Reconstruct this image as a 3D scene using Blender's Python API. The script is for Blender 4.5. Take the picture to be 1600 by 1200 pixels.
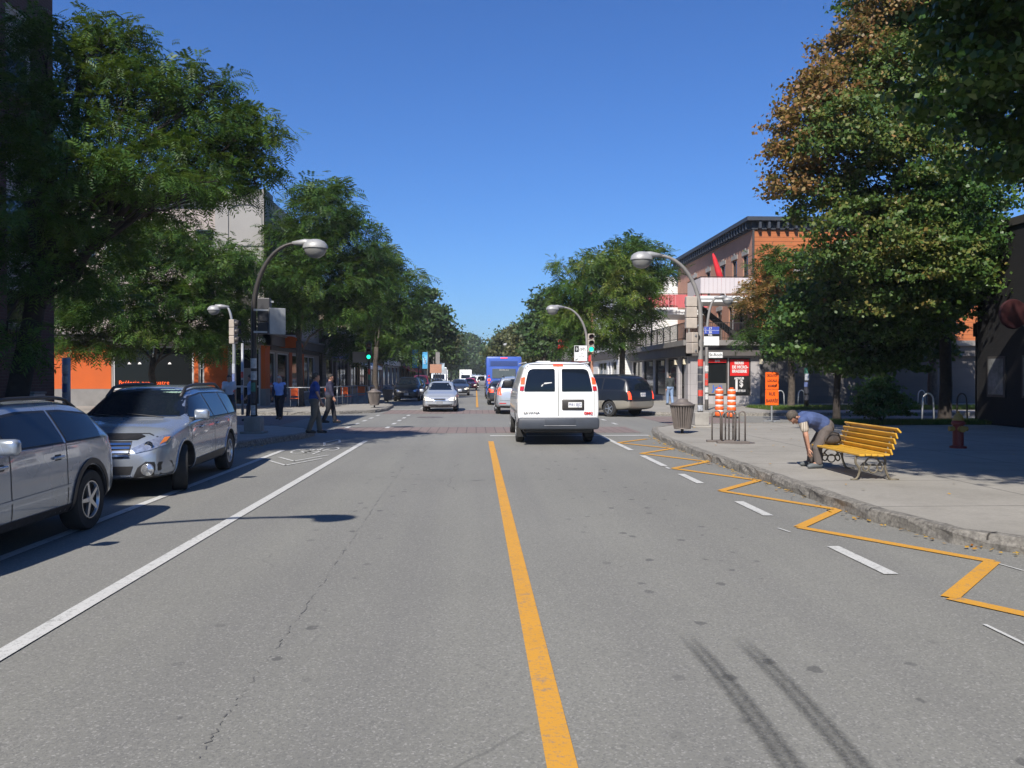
import bpy, bmesh, math, random
import numpy as np
from mathutils import Vector, Matrix
from mathutils.bvhtree import BVHTree
from mathutils.geometry import delaunay_2d_cdt, intersect_point_line

for o in list(bpy.data.objects): bpy.data.objects.remove(o)
scene = bpy.context.scene
COL = scene.collection
R = math.radians
PI = math.pi

# ------------------------------------------------------------------ camera, sky, sun, exposure
FPX, CAMH, VPX, HZY = 1280.0, 1.70, 744.0, 588.0
cam = bpy.data.cameras.new('camera'); camo = bpy.data.objects.new('camera', cam); COL.objects.link(camo)
cam.sensor_width = 36; cam.lens = 36*FPX/1600; cam.clip_end = 4000; cam.clip_start = 0.05
YAW, PITCH = math.atan((800-VPX)/FPX), math.atan((600-HZY)/FPX)
camo.location = (0, 0, CAMH); camo.rotation_euler = (PI/2-PITCH, 0, -YAW)
scene.camera = camo
SUNV = Vector((-.38, -.93, 1.0)).normalized()
world = bpy.data.worlds.new('World'); scene.world = world; world.use_nodes = True
wn = world.node_tree; bg = wn.nodes['Background']; bg.inputs[1].default_value = 0.089
sky = wn.nodes.new('ShaderNodeTexSky'); sky.sky_type = 'NISHITA'; sky.sun_disc = False
sky.sun_elevation = math.asin(SUNV.z); sky.sun_rotation = math.atan2(SUNV.x, SUNV.y)
sky.air_density = 1.15; sky.dust_density = 0.6; sky.ozone_density = 3.5; sky.altitude = 50
tint = wn.nodes.new('ShaderNodeMix'); tint.data_type = 'RGBA'; tint.blend_type = 'MULTIPLY'; tint.inputs[0].default_value = 1
tint.inputs[7].default_value = (.385, .665, 1.13, 1); wn.links.new(sky.outputs[0], tint.inputs[6]); wn.links.new(tint.outputs[2], bg.inputs[0])
sl = bpy.data.lights.new('sun', 'SUN'); sl.energy = 5.0; sl.angle = R(.53); sl.color = (1, .94, .85)
so = bpy.data.objects.new('sun', sl); COL.objects.link(so)
so.rotation_euler = (-SUNV).to_track_quat('-Z', 'Y').to_euler()
vs = scene.view_settings
vs.view_transform = 'Standard'; vs.look = 'None'; vs.exposure = 0.42; vs.gamma = 1; vs.use_curve_mapping = False

def at(px, py, z=0.0):
    """pixel of the photograph -> point of the horizontal plane z"""
    cx, cy = (px-800)/FPX, (600-py)/FPX
    d = Vector((cx, cy, -1)); d = camo.rotation_euler.to_matrix() @ d
    t = (z-CAMH)/d.z
    return Vector((0, 0, CAMH)) + d*t
def atY(px, py, Y):
    cx, cy = (px-800)/FPX, (600-py)/FPX
    d = Vector((cx, cy, -1)); d = camo.rotation_euler.to_matrix() @ d
    return Vector((0, 0, CAMH)) + d*(Y/d.y)

# ------------------------------------------------------------------ materials
def node_mat(name):
    m = bpy.data.materials.new(name); m.use_nodes = True
    nt = m.node_tree; return m, nt, nt.nodes['Principled BSDF']
def N(nt, t, **kw):
    n = nt.nodes.new(t)
    for k, v in kw.items(): setattr(n, k, v)
    return n
def mixc(nt, fac, a, b, blend='MIX'):
    n = nt.nodes.new('ShaderNodeMix'); n.data_type = 'RGBA'; n.blend_type = blend
    for i, v in ((0, fac), (6, a), (7, b)):
        if isinstance(v, bpy.types.NodeSocket): nt.links.new(v, n.inputs[i])
        elif i == 0: n.inputs[0].default_value = v
        else: n.inputs[i].default_value = (*v[:3], 1)
    return n.outputs[2]
def noise(nt, scale, detail=4, rough=.6, vec=None, dim='3D'):
    n = nt.nodes.new('ShaderNodeTexNoise'); n.inputs['Scale'].default_value = scale
    n.inputs['Detail'].default_value = detail; n.inputs['Roughness'].default_value = rough
    if vec is None:
        g = nt.nodes.new('ShaderNodeNewGeometry'); vec = g.outputs['Position']
    nt.links.new(vec, n.inputs['Vector']); return n.outputs[0]
def ramp(nt, fac, pts):
    n = nt.nodes.new('ShaderNodeValToRGB'); nt.links.new(fac, n.inputs[0])
    e = n.color_ramp.elements
    while len(e) < len(pts): e.new(.5)
    for i, (p, c) in enumerate(pts):
        e[i].position = p; e[i].color = (c, c, c, 1) if isinstance(c, (int, float)) else (*c, 1)
    return n.outputs[0]
def maprange(nt, v, a, b, c=0., d=1.):
    n = nt.nodes.new('ShaderNodeMapRange'); nt.links.new(v, n.inputs[0])
    for i, x in enumerate((a, b, c, d)): n.inputs[i+1].default_value = x
    return n.outputs[0]
def bump(nt, bs, h, st=.3, dist=.02):
    b = nt.nodes.new('ShaderNodeBump'); b.inputs['Strength'].default_value = st; b.inputs['Distance'].default_value = dist
    nt.links.new(h, b.inputs['Height']); nt.links.new(b.outputs[0], bs.inputs['Normal'])
def plain(name, col, rough=.6, metal=0., var=.12, scale=3., bmp=0., coat=0., spec=None, dirt=0.):
    m, nt, b = node_mat(name)
    b.inputs['Roughness'].default_value = rough; b.inputs['Metallic'].default_value = metal
    if coat: b.inputs['Coat Weight'].default_value = coat; b.inputs['Coat Roughness'].default_value = .04
    if spec is not None: b.inputs['Specular IOR Level'].default_value = spec
    if var or dirt:
        f = noise(nt, scale, 5)
        lo = tuple(c*(1-var) for c in col); hi = tuple(min(1, c*(1+var)) for c in col)
        c = mixc(nt, maprange(nt, f, .3, .7), lo, hi)
        if dirt:
            f2 = noise(nt, scale*.35, 6, .7)
            c = mixc(nt, maprange(nt, f2, .5, .75, 0, dirt), c, (.06, .055, .05))
        nt.links.new(c, b.inputs['Base Color'])
    else: b.inputs['Base Color'].default_value = (*col, 1)
    if bmp: bump(nt, b, noise(nt, scale*12, 4), bmp, .01)
    return m
def emis(name, col, st=1.):
    m, nt, b = node_mat(name); b.inputs['Base Color'].default_value = (*col, 1)
    b.inputs['Emission Color'].default_value = (*col, 1); b.inputs['Emission Strength'].default_value = st
    return m
def paint(name, col, metal=.0, rough=.32, dirt=.1, coatw=.9):
    m, nt, b = node_mat(name)
    b.inputs['Metallic'].default_value = metal; b.inputs['Roughness'].default_value = rough
    b.inputs['Coat Weight'].default_value = coatw; b.inputs['Coat Roughness'].default_value = .04
    f = noise(nt, 1.6, 3, .5); g = nt.nodes.new('ShaderNodeTexCoord')
    sp = nt.nodes.new('ShaderNodeSeparateXYZ'); nt.links.new(g.outputs['Object'], sp.inputs[0])
    low = maprange(nt, sp.outputs[2], .75, .2, 0, 1)
    ml = nt.nodes.new('ShaderNodeMath'); ml.operation = 'MULTIPLY'; nt.links.new(low, ml.inputs[0]); nt.links.new(maprange(nt, f, .35, .65, .05, dirt*4), ml.inputs[1])
    nt.links.new(mixc(nt, ml.outputs[0], col, (.16, .145, .125)), b.inputs['Base Color'])
    r2 = maprange(nt, f, .3, .7, rough*.95, rough*1.1); nt.links.new(r2, b.inputs['Roughness'])
    return m
def uvz(nt):
    """vector (x+y, z, 0) in metres, for axis aligned walls"""
    g = nt.nodes.new('ShaderNodeNewGeometry'); s = nt.nodes.new('ShaderNodeSeparateXYZ'); nt.links.new(g.outputs['Position'], s.inputs[0])
    a = nt.nodes.new('ShaderNodeMath'); a.operation = 'ADD'; nt.links.new(s.outputs[0], a.inputs[0]); nt.links.new(s.outputs[1], a.inputs[1])
    c = nt.nodes.new('ShaderNodeCombineXYZ'); nt.links.new(a.outputs[0], c.inputs[0]); nt.links.new(s.outputs[2], c.inputs[1])
    return c.outputs[0], a.outputs[0], s.outputs[2]
def brick(name, c1, c2, mortar, bw=.22, bh=.075, ms=.012, rough=.85):
    m, nt, b = node_mat(name); v, _, _ = uvz(nt)
    t = nt.nodes.new('ShaderNodeTexBrick'); nt.links.new(v, t.inputs['Vector'])
    t.inputs['Color1'].default_value = (*c1, 1); t.inputs['Color2'].default_value = (*c2, 1); t.inputs['Mortar'].default_value = (*mortar, 1)
    t.inputs['Scale'].default_value = 1; t.inputs['Brick Width'].default_value = bw; t.inputs['Row Height'].default_value = bh
    t.inputs['Mortar Size'].default_value = ms*.5
    f = noise(nt, .9, 6, .65)
    nt.links.new(mixc(nt, maprange(nt, f, .3, .7, 0, .55), t.outputs[0], tuple(x*.62 for x in c1)), b.inputs['Base Color'])
    b.inputs['Roughness'].default_value = rough
    iv = nt.nodes.new('ShaderNodeMath'); iv.operation = 'SUBTRACT'; iv.inputs[0].default_value = 1; nt.links.new(t.outputs[1], iv.inputs[1])
    bump(nt, b, iv.outputs[0], .5, .008)
    return m
def siding(name, col, pitch=.2, rough=.55, line=.35):
    m, nt, b = node_mat(name); v, u, z = uvz(nt)
    d = nt.nodes.new('ShaderNodeMath'); d.operation = 'DIVIDE'; nt.links.new(z, d.inputs[0]); d.inputs[1].default_value = pitch
    fr = nt.nodes.new('ShaderNodeMath'); fr.operation = 'FRACT'; nt.links.new(d.outputs[0], fr.inputs[0])
    f = noise(nt, 1.1, 5)
    base = mixc(nt, maprange(nt, f, .3, .7), tuple(c*.86 for c in col), tuple(min(1, c*1.1) for c in col))
    ln = ramp(nt, fr.outputs[0], [(0, 0.), (.04, 0.), (.09, 1.), (1, 1.)])
    nt.links.new(mixc(nt, ln, tuple(c*line for c in col), base), b.inputs['Base Color'])
    bump(nt, b, ramp(nt, fr.outputs[0], [(0, 0.), (.06, 0.1), (.1, 1.), (1, .4)]), .6, .02)
    b.inputs['Roughness'].default_value = rough
    return m
def glassm(name, col=(.012, .016, .022), rough=.03):
    m, nt, b = node_mat(name); b.inputs['Base Color'].default_value = (*col, 1)
    b.inputs['Roughness'].default_value = rough; b.inputs['Specular IOR Level'].default_value = .5; b.inputs['IOR'].default_value = 1.5
    return m
def leafm(name, cols, trans=.3, scale=.9, rough=.5):
    """cols: ramp of leaf colours, from darkest to brightest"""
    m, nt, b = node_mat(name)
    g = nt.nodes.new('ShaderNodeNewGeometry')
    f = noise(nt, scale, 3)
    a = nt.nodes.new('ShaderNodeMath'); a.operation = 'MULTIPLY_ADD'; nt.links.new(g.outputs['Random Per Island'], a.inputs[0]); a.inputs[1].default_value = .36
    nt.links.new(maprange(nt, f, .3, .7, -.02, .62), a.inputs[2])
    c = ramp(nt, a.outputs[0], [(i/(len(cols)-1), x) for i, x in enumerate(cols)])
    nt.links.new(c, b.inputs['Base Color']); b.inputs['Roughness'].default_value = rough; b.inputs['Specular IOR Level'].default_value = .35
    tr = nt.nodes.new('ShaderNodeBsdfTranslucent'); nt.links.new(mixc(nt, .5, c, (.16, .2, .02), 'MIX'), tr.inputs[0])
    mx = nt.nodes.new('ShaderNodeMixShader'); mx.inputs[0].default_value = trans
    nt.links.new(b.outputs[0], mx.inputs[1]); nt.links.new(tr.outputs[0], mx.inputs[2])
    nt.links.new(mx.outputs[0], nt.nodes['Material Output'].inputs[0])
    return m

# ------------------------------------------------------------------ objects
def tag(o, label=None, cat=None, group=None, kind=None):
    if label: o['label'] = label
    if cat: o['category'] = cat
    if group: o['group'] = group
    if kind: o['kind'] = kind
    return o
def thing(name, label, cat, loc=(0, 0, 0), rz=0., group=None):
    o = bpy.data.objects.new(name, None); COL.objects.link(o); o.location = loc; o.rotation_euler = (0, 0, rz); o.empty_display_size = .2
    return tag(o, label, cat, group)
def link(me, name, mats, parent=None, smooth=False, loc=None):
    o = bpy.data.objects.new(name, me); COL.objects.link(o)
    if mats is not None:
        me.materials.clear()
        for m in (mats if isinstance(mats, (list, tuple)) else [mats]): me.materials.append(m)
    if parent: o.parent = parent
    if loc is not None: o.location = loc
    if smooth: me.shade_smooth()
    return o
def copy_tree(o, parent=None):
    c = o.copy(); COL.objects.link(c)
    if parent: c.parent = parent
    for ch in list(o.children): copy_tree(ch, c)
    return c
class MB:
    def __init__(s): s.v = []; s.f = []; s.mi = []; s.m = 0
    def add(s, vs_, fs):
        n = len(s.v); s.v += [tuple(v) for v in vs_]; s.f += [tuple(i+n for i in f) for f in fs]; s.mi += [s.m]*len(fs); return s
    def box(s, x0, x1, y0, y1, z0, z1, M=None):
        vs_ = [Vector(p) for p in ((x0,y0,z0),(x1,y0,z0),(x1,y1,z0),(x0,y1,z0),(x0,y0,z1),(x1,y0,z1),(x1,y1,z1),(x0,y1,z1))]
        if M: vs_ = [M @ v for v in vs_]
        return s.add(vs_, [(0,3,2,1),(4,5,6,7),(0,1,5,4),(1,2,6,5),(2,3,7,6),(3,0,4,7)])
    def bbox(s, x0, x1, y0, y1, z0, z1, b=.01, M=None):
        bm = bmesh.new(); bmesh.ops.create_cube(bm, size=1)
        for v in bm.verts: v.co = Vector(((x0+x1)/2+v.co.x*(x1-x0), (y0+y1)/2+v.co.y*(y1-y0), (z0+z1)/2+v.co.z*(z1-z0)))
        bmesh.ops.bevel(bm, geom=bm.edges[:], offset=b, segments=2, affect='EDGES', profile=.5)
        bm.verts.index_update()
        s.add([(M @ v.co if M else v.co) for v in bm.verts], [[v.index for v in f.verts] for f in bm.faces]); bm.free(); return s
    def bar(s, a, b, w, h):
        a, b = Vector(a), Vector(b); d = (b-a).normalized(); u = Vector((0,0,1)) if abs(d.z) < .95 else Vector((0,1,0))
        sx = d.cross(u).normalized()*w/2; sz = sx.cross(d).normalized()*h/2
        vs_ = [a-sx-sz, a+sx-sz, a+sx+sz, a-sx+sz, b-sx-sz, b+sx-sz, b+sx+sz, b-sx+sz]
        return s.add(vs_, [(0,1,2,3),(7,6,5,4),(0,4,5,1),(1,5,6,2),(2,6,7,3),(3,7,4,0)])
    def tube(s, pts, rad, n=8, cap=True):
        pts = [Vector(p) for p in pts]; rad = rad if isinstance(rad, (list, tuple)) else [rad]*len(pts)
        vs_, fs = [], []; pu = None
        for i, p in enumerate(pts):
            d = (pts[min(i+1, len(pts)-1)]-pts[max(i-1, 0)])
            d = d.normalized() if d.length > 1e-9 else Vector((0,0,1))
            if pu is None: u = d.orthogonal().normalized()
            else:
                u = pu - d*pu.dot(d); u = u.normalized() if u.length > 1e-6 else d.orthogonal().normalized()
            pu = u; w = d.cross(u)
            for k in range(n):
                a = 2*PI*k/n; vs_.append(p+(u*math.cos(a)+w*math.sin(a))*rad[i])
        for i in range(len(pts)-1):
            for k in range(n): fs.append((i*n+k, i*n+(k+1)%n, (i+1)*n+(k+1)%n, (i+1)*n+k))
        if cap: fs.append(tuple(range(n-1, -1, -1))); fs.append(tuple((len(pts)-1)*n+k for k in range(n)))
        return s.add(vs_, fs)
    def lathe(s, prof, n=24, M=None, a0=0., a1=2*PI):
        """prof: (radius, height) about local z"""
        full = abs(a1-a0-2*PI) < 1e-6; m = n if full else n+1; vs_, fs = [], []
        for r, z in prof:
            for k in range(m):
                a = a0+(a1-a0)*k/n; v = Vector((r*math.cos(a), r*math.sin(a), z)); vs_.append(M @ v if M else v)
        for i in range(len(prof)-1):
            for k in range(n): fs.append((i*m+k, i*m+(k+1)%m, (i+1)*m+(k+1)%m, (i+1)*m+k))
        return s.add(vs_, fs)
    def ell(s, c, r, n=12, m=8, M=None):
        vs_, fs = [], []
        vs_.append(Vector((0,0,-1)))
        for i in range(1, m):
            t = -PI/2+PI*i/m
            for k in range(n): a = 2*PI*k/n; vs_.append(Vector((math.cos(t)*math.cos(a), math.cos(t)*math.sin(a), math.sin(t))))
        vs_.append(Vector((0,0,1)))
        for k in range(n): fs.append((0, 1+(k+1)%n, 1+k)); fs.append((len(vs_)-1, len(vs_)-1-n+k, len(vs_)-1-n+(k+1)%n))
        for i in range(m-2):
            for k in range(n): fs.append((1+i*n+k, 1+i*n+(k+1)%n, 1+(i+1)*n+(k+1)%n, 1+(i+1)*n+k))
        rr = Vector(r) if not isinstance(r, (int, float)) else Vector((r,r,r))
        out = []
        for v in vs_:
            w = Vector((v.x*rr.x, v.y*rr.y, v.z*rr.z)); w = (M @ w) if M else w; out.append(w+Vector(c))
        return s.add(out, fs)
    def cap(s, a, b, ra, rb, n=12):
        a, b = Vector(a), Vector(b); d = (b-a); L = d.length; d.normalize(); pts, rad = [], []
        for t in (90, 60, 30): pts.append(a-d*ra*math.sin(R(t))); rad.append(max(ra*math.cos(R(t)), ra*.02))
        pts += [a, b]; rad += [ra, rb]
        for t in (30, 60, 90): pts.append(b+d*rb*math.sin(R(t))); rad.append(max(rb*math.cos(R(t)), rb*.02))
        return s.tube(pts, rad, n)
    def prism(s, poly, z0, z1, M=None):
        n = len(poly); A = sum(poly[i][0]*poly[(i+1)%n][1]-poly[(i+1)%n][0]*poly[i][1] for i in range(n))
        if A < 0: poly = poly[::-1]
        vs_ = [Vector((x, y, z0)) for x, y in poly]+[Vector((x, y, z1)) for x, y in poly]
        if M: vs_ = [M @ v for v in vs_]
        fs = [tuple(range(n-1, -1, -1)), tuple(range(n, 2*n))]+[(i, (i+1)%n, n+(i+1)%n, n+i) for i in range(n)]
        return s.add(vs_, fs)
    def sheet(s, poly, z):
        n = len(poly); A = sum(poly[i][0]*poly[(i+1)%n][1]-poly[(i+1)%n][0]*poly[i][1] for i in range(n))
        if A < 0: poly = poly[::-1]
        return s.add([(x, y, z) for x, y in poly], [tuple(range(n))])
    def build(s, name, mats=None, parent=None, smooth=False, angle=None, loc=None):
        me = bpy.data.meshes.new(name); me.from_pydata([tuple(v) for v in s.v], [], s.f)
        o = link(me, name, mats, parent, smooth, loc)
        if any(s.mi): me.polygons.foreach_set('material_index', s.mi)
        if angle:
            me.shade_smooth()
            try: me.set_sharp_from_angle(angle=R(angle))
            except Exception: pass
        me.update(); return o
def fast(name, V, F, mats, parent=None, mi=None, smooth=False):
    me = bpy.data.meshes.new(name); nv, nf, k = len(V), len(F), F.shape[1]
    me.vertices.add(nv); me.vertices.foreach_set('co', np.ascontiguousarray(V, dtype=np.float32).ravel())
    me.loops.add(nf*k); me.loops.foreach_set('vertex_index', np.ascontiguousarray(F, dtype=np.int32).ravel())
    me.polygons.add(nf); me.polygons.foreach_set('loop_start', np.arange(0, nf*k, k, dtype=np.int32))
    me.update(calc_edges=True); me.validate(); o = link(me, name, mats, parent, smooth)
    if mi is not None: me.polygons.foreach_set('material_index', np.ascontiguousarray(mi, dtype=np.int32))
    return o
DG = lambda: bpy.context.evaluated_depsgraph_get()
def text(s, size, loc, rot, mat, parent, name='lettering', ext=.003, off=0., align='CENTER', sx=1., sp=1.):
    cu = bpy.data.curves.new('t', 'FONT'); cu.body = s; cu.size = size; cu.extrude = ext; cu.offset = off
    cu.align_x = align; cu.align_y = 'CENTER'; cu.space_character = sp; cu.space_line = .95; cu.resolution_u = 3
    t = bpy.data.objects.new('t', cu); COL.objects.link(t)
    me = bpy.data.meshes.new_from_object(t.evaluated_get(DG())); bpy.data.objects.remove(t)
    M = Matrix.Translation(loc) @ rot.to_matrix().to_4x4() @ Matrix.Diagonal((sx, 1, 1, 1))
    me.transform(M); return link(me, name, mat, parent)
from mathutils import Euler
FACE_S = Euler((PI/2, 0, 0))          # readable from -Y
FACE_N = Euler((PI/2, 0, PI))         # readable from +Y
FACE_E = Euler((PI/2, 0, PI/2))       # readable from +X
FACE_W = Euler((PI/2, 0, -PI/2))      # readable from -X
def blob(mb, vox, name, mats, parent=None, sm=4, fac=.5):
    me = bpy.data.meshes.new('b'); me.from_pydata([tuple(v) for v in mb.v], [], mb.f)
    o = bpy.data.objects.new('b', me); COL.objects.link(o)
    m = o.modifiers.new('r', 'REMESH'); m.mode = 'VOXEL'; m.voxel_size = vox
    if sm: s = o.modifiers.new('s', 'SMOOTH'); s.iterations = sm; s.factor = fac
    out = bpy.data.meshes.new_from_object(o.evaluated_get(DG())); bpy.data.objects.remove(o)
    return link(out, name, mats, parent, True)
# ------------------------------------------------------------------ shared materials
M = {}
M['white'] = plain('white_paint', (.78, .78, .76), .5, var=.05, dirt=.25)
M['black'] = plain('black_plastic', (.018, .018, .02), .5, var=.2)
M['rubber'] = plain('rubber', (.022, .022, .022), .85, var=.3, scale=8)
M['chrome'] = plain('chrome', (.75, .75, .76), .12, 1., var=.03)
M['alloy'] = plain('alloy', (.55, .56, .58), .3, .9, var=.05)
M['glass'] = glassm('dark_glass')
M['carglass'] = glassm('car_glass', (.008, .012, .02), .02)
M['carglass'].node_tree.nodes['Principled BSDF'].inputs['Specular IOR Level'].default_value = .36
M['shopglass'] = glassm('shop_glass', (.012, .014, .015), .06)
M['shopglass'].node_tree.nodes['Principled BSDF'].inputs['Specular IOR Level'].default_value = .2
M['galv'] = plain('galvanised_steel', (.36, .37, .38), .5, .5, var=.15, dirt=.2)
M['darkmetal'] = plain('dark_metal', (.05, .045, .042), .5, .3, var=.2)
M['brownmetal'] = plain('brown_metal', (.16, .135, .12), .5, .2, var=.2, dirt=.3)
M['polegrey'] = plain('pole_grey', (.26, .245, .23), .55, .2, var=.15, dirt=.3)
M['lampshell'] = plain('lamp_shell', (.33, .33, .33), .5, .2, var=.12, scale=9, dirt=.5)
M['bowl'] = glassm('lamp_bowl', (.22, .22, .21), .18)
M['concrete'] = plain('concrete', (.33, .31, .28), .9, var=.15, scale=2, bmp=.2, dirt=.5)
M['orangeplastic'] = plain('orange_plastic', (.85, .13, .02), .45, var=.08, dirt=.2)
M['reflwhite'] = plain('reflective_white', (.7, .68, .66), .4, var=.08, dirt=.3)
M['redpanel'] = plain('red_panel', (.62, .02, .02), .4, var=.05)
M['signblack'] = plain('sign_black', (.015, .015, .015), .45, var=0)
M['redlens'] = plain('red_lens', (.55, .015, .015), .12, var=.05, coat=1.)
M['brakelit'] = emis('lit_brake_lamp', (1., .06, .02), 1.3)
M['amber'] = plain('amber_lens', (.8, .22, .02), .15, var=.03, coat=1.)
M['lampglass'] = plain('headlamp_glass', (.55, .56, .58), .08, .75, var=.3, scale=25, coat=1.)
M['headlit'] = emis('lit_headlamp', (1., .9, .7), 1.2)
M['greenlit'] = emis('green_signal', (.02, .95, .55), 1.25)
M['bark'] = plain('bark', (.075, .06, .048), .95, var=.4, scale=9, bmp=.8)
M['skin'] = plain('skin', (.46, .24, .16), .55, var=.08, scale=14)

def asphalt():
    m, nt, b = node_mat('asphalt')
    big = noise(nt, .16, 5, .6); g = nt.nodes.new('ShaderNodeNewGeometry'); s = nt.nodes.new('ShaderNodeSeparateXYZ'); nt.links.new(g.outputs['Position'], s.inputs[0])
    # streaks along the lanes
    mp = nt.nodes.new('ShaderNodeMapping'); mp.inputs['Scale'].default_value = (1.1, .05, 1); nt.links.new(g.outputs['Position'], mp.inputs[0])
    st = noise(nt, 1.3, 4, .5, mp.outputs[0])
    c = mixc(nt, maprange(nt, big, .3, .7), (.190, .188, .167), (.246, .243, .216))
    c = mixc(nt, maprange(nt, st, .35, .7, 0, .55), c, (.16, .157, .15))
    # aggregate: light and dark stones
    v = nt.nodes.new('ShaderNodeTexVoronoi'); v.inputs['Scale'].default_value = 95; nt.links.new(g.outputs['Position'], v.inputs[0])
    sp = nt.nodes.new('ShaderNodeSeparateColor'); nt.links.new(v.outputs['Color'], sp.inputs[0])
    c = mixc(nt, ramp(nt, sp.outputs[0], [(0, 0.), (.82, 0.), (.9, .3), (1, .6)]), c, (.36, .35, .33))
    c = mixc(nt, ramp(nt, sp.outputs[1], [(0, .45), (.18, .3), (.34, 0.), (1, 0.)]), c, (.10, .10, .10))
    c = mixc(nt, maprange(nt, noise(nt, 38, 3, .7), .4, .75, 0, .35), c, (.1, .1, .1))
    # oil spots strung along the wheel tracks
    v2 = nt.nodes.new('ShaderNodeTexVoronoi'); v2.inputs['Scale'].default_value = 4.6; v2.inputs['Randomness'].default_value = 1
    mp2 = nt.nodes.new('ShaderNodeMapping'); mp2.inputs['Scale'].default_value = (1, .8, 1); nt.links.new(g.outputs['Position'], mp2.inputs[0]); nt.links.new(mp2.outputs[0], v2.inputs[0])
    s2 = nt.nodes.new('ShaderNodeSeparateColor'); nt.links.new(v2.outputs['Color'], s2.inputs[0])
    th = nt.nodes.new('ShaderNodeMath'); th.operation = 'MULTIPLY'; nt.links.new(ramp(nt, s2.outputs[2], [(0, 0.), (.55, .0), (1, 1.)]), th.inputs[0]); th.inputs[1].default_value = .235
    df = nt.nodes.new('ShaderNodeMath'); df.operation = 'SUBTRACT'; nt.links.new(th.outputs[0], df.inputs[0])
    ds = nt.nodes.new('ShaderNodeMath'); ds.operation = 'ADD'; nt.links.new(v2.outputs['Distance'], ds.inputs[0]); nt.links.new(maprange(nt, noise(nt, 22, 3), .3, .7, -.05, .08), ds.inputs[1])
    nt.links.new(ds.outputs[0], df.inputs[1])
    spot = maprange(nt, df.outputs[0], .0, .05)
    def track(x0, w):
        a = nt.nodes.new('ShaderNodeMath'); a.operation = 'SUBTRACT'; nt.links.new(s.outputs[0], a.inputs[0]); a.inputs[1].default_value = x0
        b_ = nt.nodes.new('ShaderNodeMath'); b_.operation = 'ABSOLUTE'; nt.links.new(a.outputs[0], b_.inputs[0])
        return maprange(nt, b_.outputs[0], w, w*.35)
    t1, t2 = track(1.95, 1.25), track(-1.35, .6)
    mx = nt.nodes.new('ShaderNodeMath'); mx.operation = 'MAXIMUM'; nt.links.new(t1, mx.inputs[0]); nt.links.new(t2, mx.inputs[1])
    mm = nt.nodes.new('ShaderNodeMath'); mm.operation = 'MULTIPLY'; nt.links.new(mx.outputs[0], mm.inputs[0]); nt.links.new(spot, mm.inputs[1])
    m3 = nt.nodes.new('ShaderNodeMath'); m3.operation = 'MULTIPLY'; nt.links.new(mm.outputs[0], m3.inputs[0]); m3.inputs[1].default_value = .55
    c = mixc(nt, m3.outputs[0], c, (.05, .05, .052))
    # hairline cracks, only here and there
    vc = nt.nodes.new('ShaderNodeTexVoronoi'); vc.feature = 'DISTANCE_TO_EDGE'; vc.inputs['Scale'].default_value = .23
    wv = nt.nodes.new('ShaderNodeMixRGB'); wv.inputs[0].default_value = .25
    nn = nt.nodes.new('ShaderNodeTexNoise'); nn.inputs['Scale'].default_value = 1.6; nt.links.new(g.outputs['Position'], nn.inputs['Vector'])
    nt.links.new(g.outputs['Position'], wv.inputs[1]); nt.links.new(nn.outputs[1], wv.inputs[2]); nt.links.new(wv.outputs[0], vc.inputs[0])
    ck = nt.nodes.new('ShaderNodeMath'); ck.operation = 'MULTIPLY'; nt.links.new(maprange(nt, vc.outputs[0], .0018, .0006), ck.inputs[0]); nt.links.new(maprange(nt, noise(nt, .5, 2), .5, .58, 0, .4), ck.inputs[1])
    c = mixc(nt, ck.outputs[0], c, (.05, .05, .05))
    nt.links.new(c, b.inputs['Base Color']); b.inputs['Roughness'].default_value = .82; b.inputs['Specular IOR Level'].default_value = .4
    bump(nt, b, noise(nt, 120, 2, .6), .35, .006)
    return m
M['asphalt'] = asphalt()
def walk_mat(name, ca, cb, joint=1.6):
    m, nt, b = node_mat(name)
    c = mixc(nt, maprange(nt, noise(nt, .5, 6, .65), .3, .7), ca, cb)
    c = mixc(nt, maprange(nt, noise(nt, 1.7, 6, .7), .5, .72, 0, .45), c, tuple(x*.68 for x in ca))
    c = mixc(nt, maprange(nt, noise(nt, 26, 4, .7), .35, .75, 0, .35), c, tuple(x*.6 for x in ca))
    g = nt.nodes.new('ShaderNodeNewGeometry')
    t = nt.nodes.new('ShaderNodeTexBrick'); t.offset = 0; nt.links.new(g.outputs['Position'], t.inputs['Vector']); t.inputs['Scale'].default_value = 1
    t.inputs['Brick Width'].default_value = joint; t.inputs['Row Height'].default_value = joint; t.inputs['Mortar Size'].default_value = .014
    c = mixc(nt, maprange(nt, t.outputs[1], 0, 1, 0, .8), c, (.07, .065, .06))
    v = nt.nodes.new('ShaderNodeTexVoronoi'); v.inputs['Scale'].default_value = 3.2; nt.links.new(g.outputs['Position'], v.inputs[0])
    c = mixc(nt, maprange(nt, v.outputs[0], .05, .02, 0, .5), c, (.08, .075, .07))      # old chewing gum
    nt.links.new(c, b.inputs['Base Color']); b.inputs['Roughness'].default_value = .88
    bump(nt, b, noise(nt, 60, 3), .25, .006); return m
M['walk'] = walk_mat('pavement_concrete', (.25, .235, .205), (.33, .31, .275), 2.4)
M['granite'] = plain('granite_kerb', (.22, .205, .18), .9, var=.5, scale=22, bmp=1., dirt=.7)
M['crossing'] = walk_mat('crossing_brick', (.20, .15, .14), (.235, .185, .17), .3)
M['kerbjoint'] = plain('kerb_joint', (.05, .045, .04), .95, var=.2)
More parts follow.
